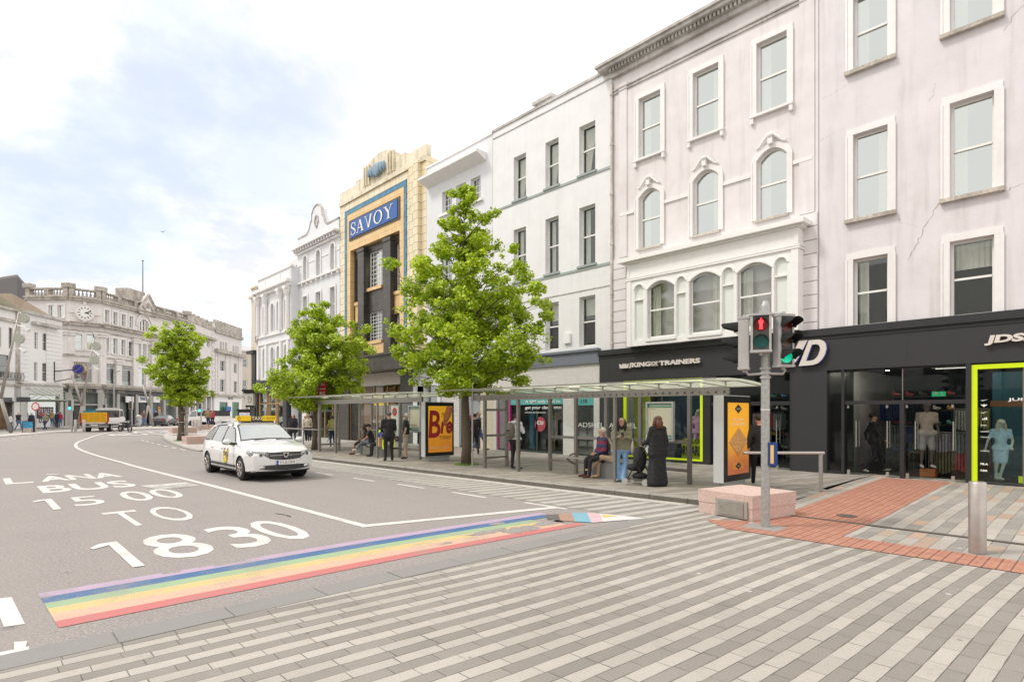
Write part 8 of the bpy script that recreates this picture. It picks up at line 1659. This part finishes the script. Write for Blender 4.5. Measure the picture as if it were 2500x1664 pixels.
def tote(lab,loc,rz,x,z,c,w=.15,hh=.36,nm='tote_bag'):
    t=thing(nm,lab,'bag',loc,rz); mb=MB(); mb.ell((x,.02,z-.12),(.05,w,hh/2),12,10); m=cl('tote%d'%int(c[0]*100),c); mb.build('bag',m,t,local=True,smooth=True); mb=MB(); mb.tube([(x,-.07,z+.0),(x*.85,-.03,z+.4),(x*.85,.03,z+.4),(x,.08,z)],.012,5); mb.build('handle',m,t,local=True); return t
tote('cream cotton tote bag on the shoulder of the olive jacket woman',(-8.86,12.22,z_at(-8.9,12.3)),R(-140),-.27,.98,(.6,.54,.48))
person('auburn-haired woman in a long loose black robe standing with a pushchair, seen from behind',(-7.68,12.05,z_at(-7.7,12)),R(75),1.68,P_(elL=(-.27,.08,1.12),haL=(-.22,.32,1.0),elR=(.30,.0,1.12),haR=(.33,.10,.86)),blackc,blackc,shoew,None,brownhair,'bob',bulk=1.1,coat=.8,skirt=.10)
t=thing('pushchair','black folding pushchair with a white cloth on its handle in front of the black-robed woman','pushchair',(-8.12,11.98,z_at(-8,12)),R(100))
mb=MB()
for sd in (-.2,.2): mb.tube([(sd,-.25,1.0),(sd,.0,.55),(sd,.28,.12)],.014,6); mb.tube([(sd,.05,.6),(sd,-.22,.1)],.014,6); mb.tube([(sd,-.2,.14),(sd,.28,.14)],.012,6)
mb.tube([(-.2,-.25,1.0),(.2,-.25,1.0)],.018,6); mb.tube([(-.2,.28,.14),(.2,.28,.14)],.012,6); mb.build('frame',black_m,t,local=True)
mb=MB(); mb.ell((0,.02,.62),(.2,.16,.33),14,10); mb.ell((0,.16,.42),(.19,.2,.1),12,8); mb.ell((0,.02,.22),(.17,.2,.08),12,8); mb.build('seat',blackc,t,local=True,smooth=True)
for sd in (-.23,.23):
    for y in (-.22,.3): mb=MB(); mb.tube([(sd-.02,y,.08),(sd+.02,y,.08)],.08,14); w_=mb.build('wheel',M('wheel_grey',(.4,.38,.36),.5),t,local=True)
mb=MB(); mb.prism([(-.2,-.36,1.0),(.12,-.36,1.12),(.2,-.2,1.30),(-.1,-.2,1.22)],(0,.06,-.28)); tag(mb.build('cloth',cl('whitecloth',(.66,.66,.70)),t,local=True),'white cloth draped on the handle')
# second shelter group
y2=11.9
person('security man in black uniform with yellow flashes, holding a brown paper bag',(-18.35,11.15,z_at(-18,11)),R(70),1.80,P_(elL=(-.25,.07,1.14),haL=(-.14,.31,1.0),elR=(.25,.03,1.13),haR=(.05,.32,1.0)),blackc,blackc,None,None,greyhair,bulk=1.12)
mb=MB(); hv=M('hi_vis',(.62,.85,.02),.6,emit=.15)
t=thing('hi_vis_flashes','yellow hi-vis flashes on the sleeves and leg of the security man','reflective band',(-18.35,11.15,z_at(-18,11)),R(70))
mb.tube([(-.33,-.02,1.12),(-.335,.03,1.06),(-.30,.12,1.10)],.03,6); mb.tube([(-.20,.0,.78),(-.205,.03,.62),(-.20,.0,.45)],.022,6); mb.tube([(.2,.0,.78),(.205,.03,.62),(.2,.0,.5)],.022,6); mb.build('band',hv,t,local=True)
t=thing('paper_bag','brown paper carrier bag hanging from the security man\'s hand','paper bag',(-18.35,11.15,z_at(-18,11)),R(70)); mb=MB(); mb.box((-.32,.22,.52),(-.02,.38,.86)); mb.build('bag',M('kraft_paper',(.50,.32,.17),.85,amt=.12),t,local=True); mb=MB(); mb.tube([(-.24,.3,.86),(-.22,.28,.97),(-.1,.28,.97),(-.08,.3,.86)],.01,5); mb.build('handle',M('kraft_paper',(.5,.32,.17)),t,local=True)
person('bearded white-haired man in a black T-shirt and khaki shorts beside the yellow biscuit advert',(-18.75,12.15,z_at(-19,12)),R(140),1.74,P_(elR=(.27,-.06,1.14),haR=(.24,.06,.9)),blackc,cl('khaki',(.42,.38,.30)),None,None,whitehair,bulk=1.12,sleeve='short',legs='short',beard=True)
person('laughing dark-haired woman in a brown jacket and black skirt seated in the further shelter',(-22.0,12.2,z_at(-22,12)),R(150),1.66,dict(SIT,knL=(-.08,.42,.5),knR=(.10,.42,.5)),brownc,blackc,shoeb,skinB,darkhair,'long',bulk=1.05,legs='short')
person('man in a black cap and T-shirt with grey jeans leaning forward on the far bench',(-21.3,12.18,z_at(-21,12)),R(150),1.76,dict(CROSS,elL=(-.2,.24,.74),haL=(-.02,.40,.66),elR=(.2,.24,.74),haR=(.05,.4,.66),che=(0,.08,.84),nek=(0,.14,1.03),hea=(0,.19,1.17),shL=(-.18,.12,.98),shR=(.18,.12,.98)),blackc,cl('grey_jeans',(.20,.22,.26)),shoew,None,darkhair,sleeve='short',hat=blackc)
person('person in a royal blue top seated behind the security man, mostly hidden',(-20.55,12.2,z_at(-20.5,12)),R(160),1.7,SIT,cl('royal',(.02,.06,.45)),blackc,None,None,darkhair,vox=.03)
person('person in a pale yellow sweater looking at a phone behind the far shelter glass',(-27.6,13.5,z_at(-27,13.5)),R(100),1.62,PHONE,yel_c,navy,shoew,None,darkhair,bulk=1.12,vox=.025)
person('woman with blond hair in a cream jacket walking past the black doorway',(-32.4,14.3,z_at(-32,14)),R(-120),1.66,WALK,cream_c,blackc,shoew,None,blond,'bob',bulk=1.2,vox=.025)
person('woman in a long black coat walking left of the cream-jacket woman',(-33.9,14.1,z_at(-34,14)),R(-125),1.62,P_(),blackc,blackc,None,None,brownhair,'bob',bulk=1.15,coat=.7,vox=.03)
person('person in a black beanie and coat behind the cream-jacket woman',(-33.8,15.0,z_at(-34,15)),R(-130),1.78,P_(),blackc,blackc,None,skinB,None,bulk=1.1,coat=.8,hat=blackc,vox=.03)
person('small child in light denim walking behind the cream-jacket woman',(-31.9,15.5,z_at(-32,15)),R(-40),1.1,WALK,jeans_l,jeans_l,shoew,None,brownhair,vox=.03)
person('person in a black jacket striding behind the tallest tree trunk',(-18.6,15.4,z_at(-18.6,15.4)),R(60),1.72,WALK,blackc,blackc,shoeb,None,darkhair,bulk=1.08)
person('man in a grey-blue jacket walking past the window behind the near shelter post',(-19.9,16.7,z_at(-19.9,16.7)),R(-60),1.78,WALK,cl('greyblue',(.12,.15,.22)),denim,None,None,greyhair,bulk=1.1)
person('person in black half hidden behind the orange cracker advert panel',(-5.98,13.75,z_at(-6,13.7)),R(30),1.74,WALK,blackc,blackc,None,None,darkhair,bulk=1.08)
person('young man in a black tracksuit walking inside the open shop door',(-4.95,18.95,.165),R(-60),1.72,WALK,blackc,blackc,shoew,None,darkhair,hat=blackc)
# mannequins
mg=M('mannequin_pale',(.42,.50,.45),.4,amt=.02); mq='mannequin'
MS=P_(elR=(.30,-.02,1.14),haR=(.38,.05,.90),anL=(.04,.06,.09),toL=(.02,.22,.05),knL=(-.05,.06,.5),elL=(-.27,.02,1.15),haL=(-.20,.14,.95))
person('child-size mannequin in a pale blue T-shirt, shorts and white cap behind the lime-framed window',(-2.10,18.66,.22),R(-155),1.5,MS,cl('pale_blue',(.38,.55,.68)),cl('pale_blue',(.38,.55,.68)),M('mannequin_pale',(.42,.5,.45)),mg,M('mannequin_hair',(.5,.42,.34),.6),'long',sleeve='short',legs='short',hat=cl('cap_white',(.6,.6,.52)),name=mq,cat=mq)
person('tall mannequin in a brown top standing on the plinth at the right picture edge',(-1.38,18.8,.63),R(-160),1.62,P_(elR=(.34,.1,1.2),haR=(.1,.3,1.3)),cl('choc',(.12,.08,.07)),cl('choc',(.12,.08,.07)),shoew,mg,None,legs='short',name=mq,cat=mq)
person('mannequin in a beige T-shirt and grey shorts on the orange box behind the open doors',(-3.72,19.15,.37),R(-150),1.8,P_(),cl('sand',(.45,.38,.32)),cl('grey_short',(.30,.29,.29)),shoew,M('mannequin_dark',(.12,.10,.09),.5),None,sleeve='short',legs='short',bulk=1.05,name=mq,cat=mq)
person('mannequin in a mint green T-shirt in the left lime-framed window',(-12.0,18.75,.35),R(-160),1.72,P_(),cl('mint',(.35,.62,.55)),denim,shoew,mg,None,sleeve='short',bulk=1.1,name=mq,cat=mq)
person('mannequin in a pink hooded top and pink shorts with long pale hair and white cap',(-10.25,18.7,.35),R(-165),1.66,P_(elL=(-.3,.1,1.2),haL=(-.24,.2,1.0)),cl('pink',(.58,.30,.46)),cl('pink',(.58,.3,.46)),shoew,mg,M('mannequin_hair',(.5,.42,.34)),'long',legs='short',bulk=1.1,hat=cl('cap_cream',(.6,.58,.42)),name=mq,cat=mq)
# people far away at the bend
def far(lab,px,py,k,rz,J,top,bot,hair,h=1.7,**kw):
    b=V3(px,py,k); return person(lab,(b.x,b.y,b.z),R(rz),h,J,top,bot,None,None,hair,vox=.04,**kw)
far('dark-haired woman in a white jacket carrying a bag at the far left',24,1053,54,20,WALK,cl('white2',(.7,.68,.66)),denim,darkhair,1.68,hl='bob',bulk=1.15)
far('white-haired man in a black jacket and jeans walking right of the white-jacket woman',45,1049,56,-60,WALK,blackc,denim,whitehair,1.72,bulk=1.15)
far('white-haired person in dark clothes standing right behind the blue picture board',77,1047,60,50,P_(),navy,blackc,whitehair,1.72,bulk=1.15)
far('woman in an olive jacket and dark jeans walking towards the viewer past the sale poster',111,1049.5,56,-133,WALK,olive,navy,brownhair,1.68,bulk=1.1,hl='bob')
far('man in a tan jacket with a dark backpack seen from behind at the sale poster',127,1041,64,40,P_(),cl('tan',(.42,.32,.18)),denim,darkhair,1.78,bulk=1.15)
far('person in a navy coat next to the red backpack wearer',139,1041,64,40,P_(),navy,navy,darkhair,1.66,bulk=1.1)
far('person with a red backpack by the black doorway',148,1041,64,40,P_(),cl('red',(.45,.03,.08)),denim,darkhair,1.62,bulk=1.15)
far('dark figure standing behind the leaning mast left of the truck',196,1043,62,-120,P_(),blackc,blackc,darkhair,1.7)
far('man in a brown jacket and blue jeans crossing in front of the litter bin',351,1042,60,-60,WALK,brownc,denim,darkhair,1.72,bulk=1.1)
far('person in a dark coat behind the roof of the dark saloon',381,1034,74,-133,P_(),blackc,blackc,darkhair,1.72); far('white-hatted person behind the dark saloon car',390,1034,76,-133,P_(),cl('grey2',(.3,.3,.3)),blackc,whitehair,1.75)
far('person in a brown jacket beside the far pickup, left of the taxi roof',508,1043,52,60,WALK,cl('tan2',(.3,.2,.1)),navy,darkhair,1.7); far('pair of distant figures, the one in red near the taxi roof rail',519,1040,58,-133,P_(),cl('red2',(.35,.05,.07)),blackc,darkhair,1.66)
far('distant person left of the sign post behind the taxi sign',618,1040,52,-100,P_(),blackc,blackc,darkhair,1.7); far('distant bareheaded person right of the kiosk poster',636,1042,48,-150,P_(),cl('grey3',(.2,.2,.22)),blackc,greyhair,1.72); far('distant woman in black beside the kiosk',625,1041,54,-120,P_(),blackc,navy,darkhair,1.64,hl='bob')
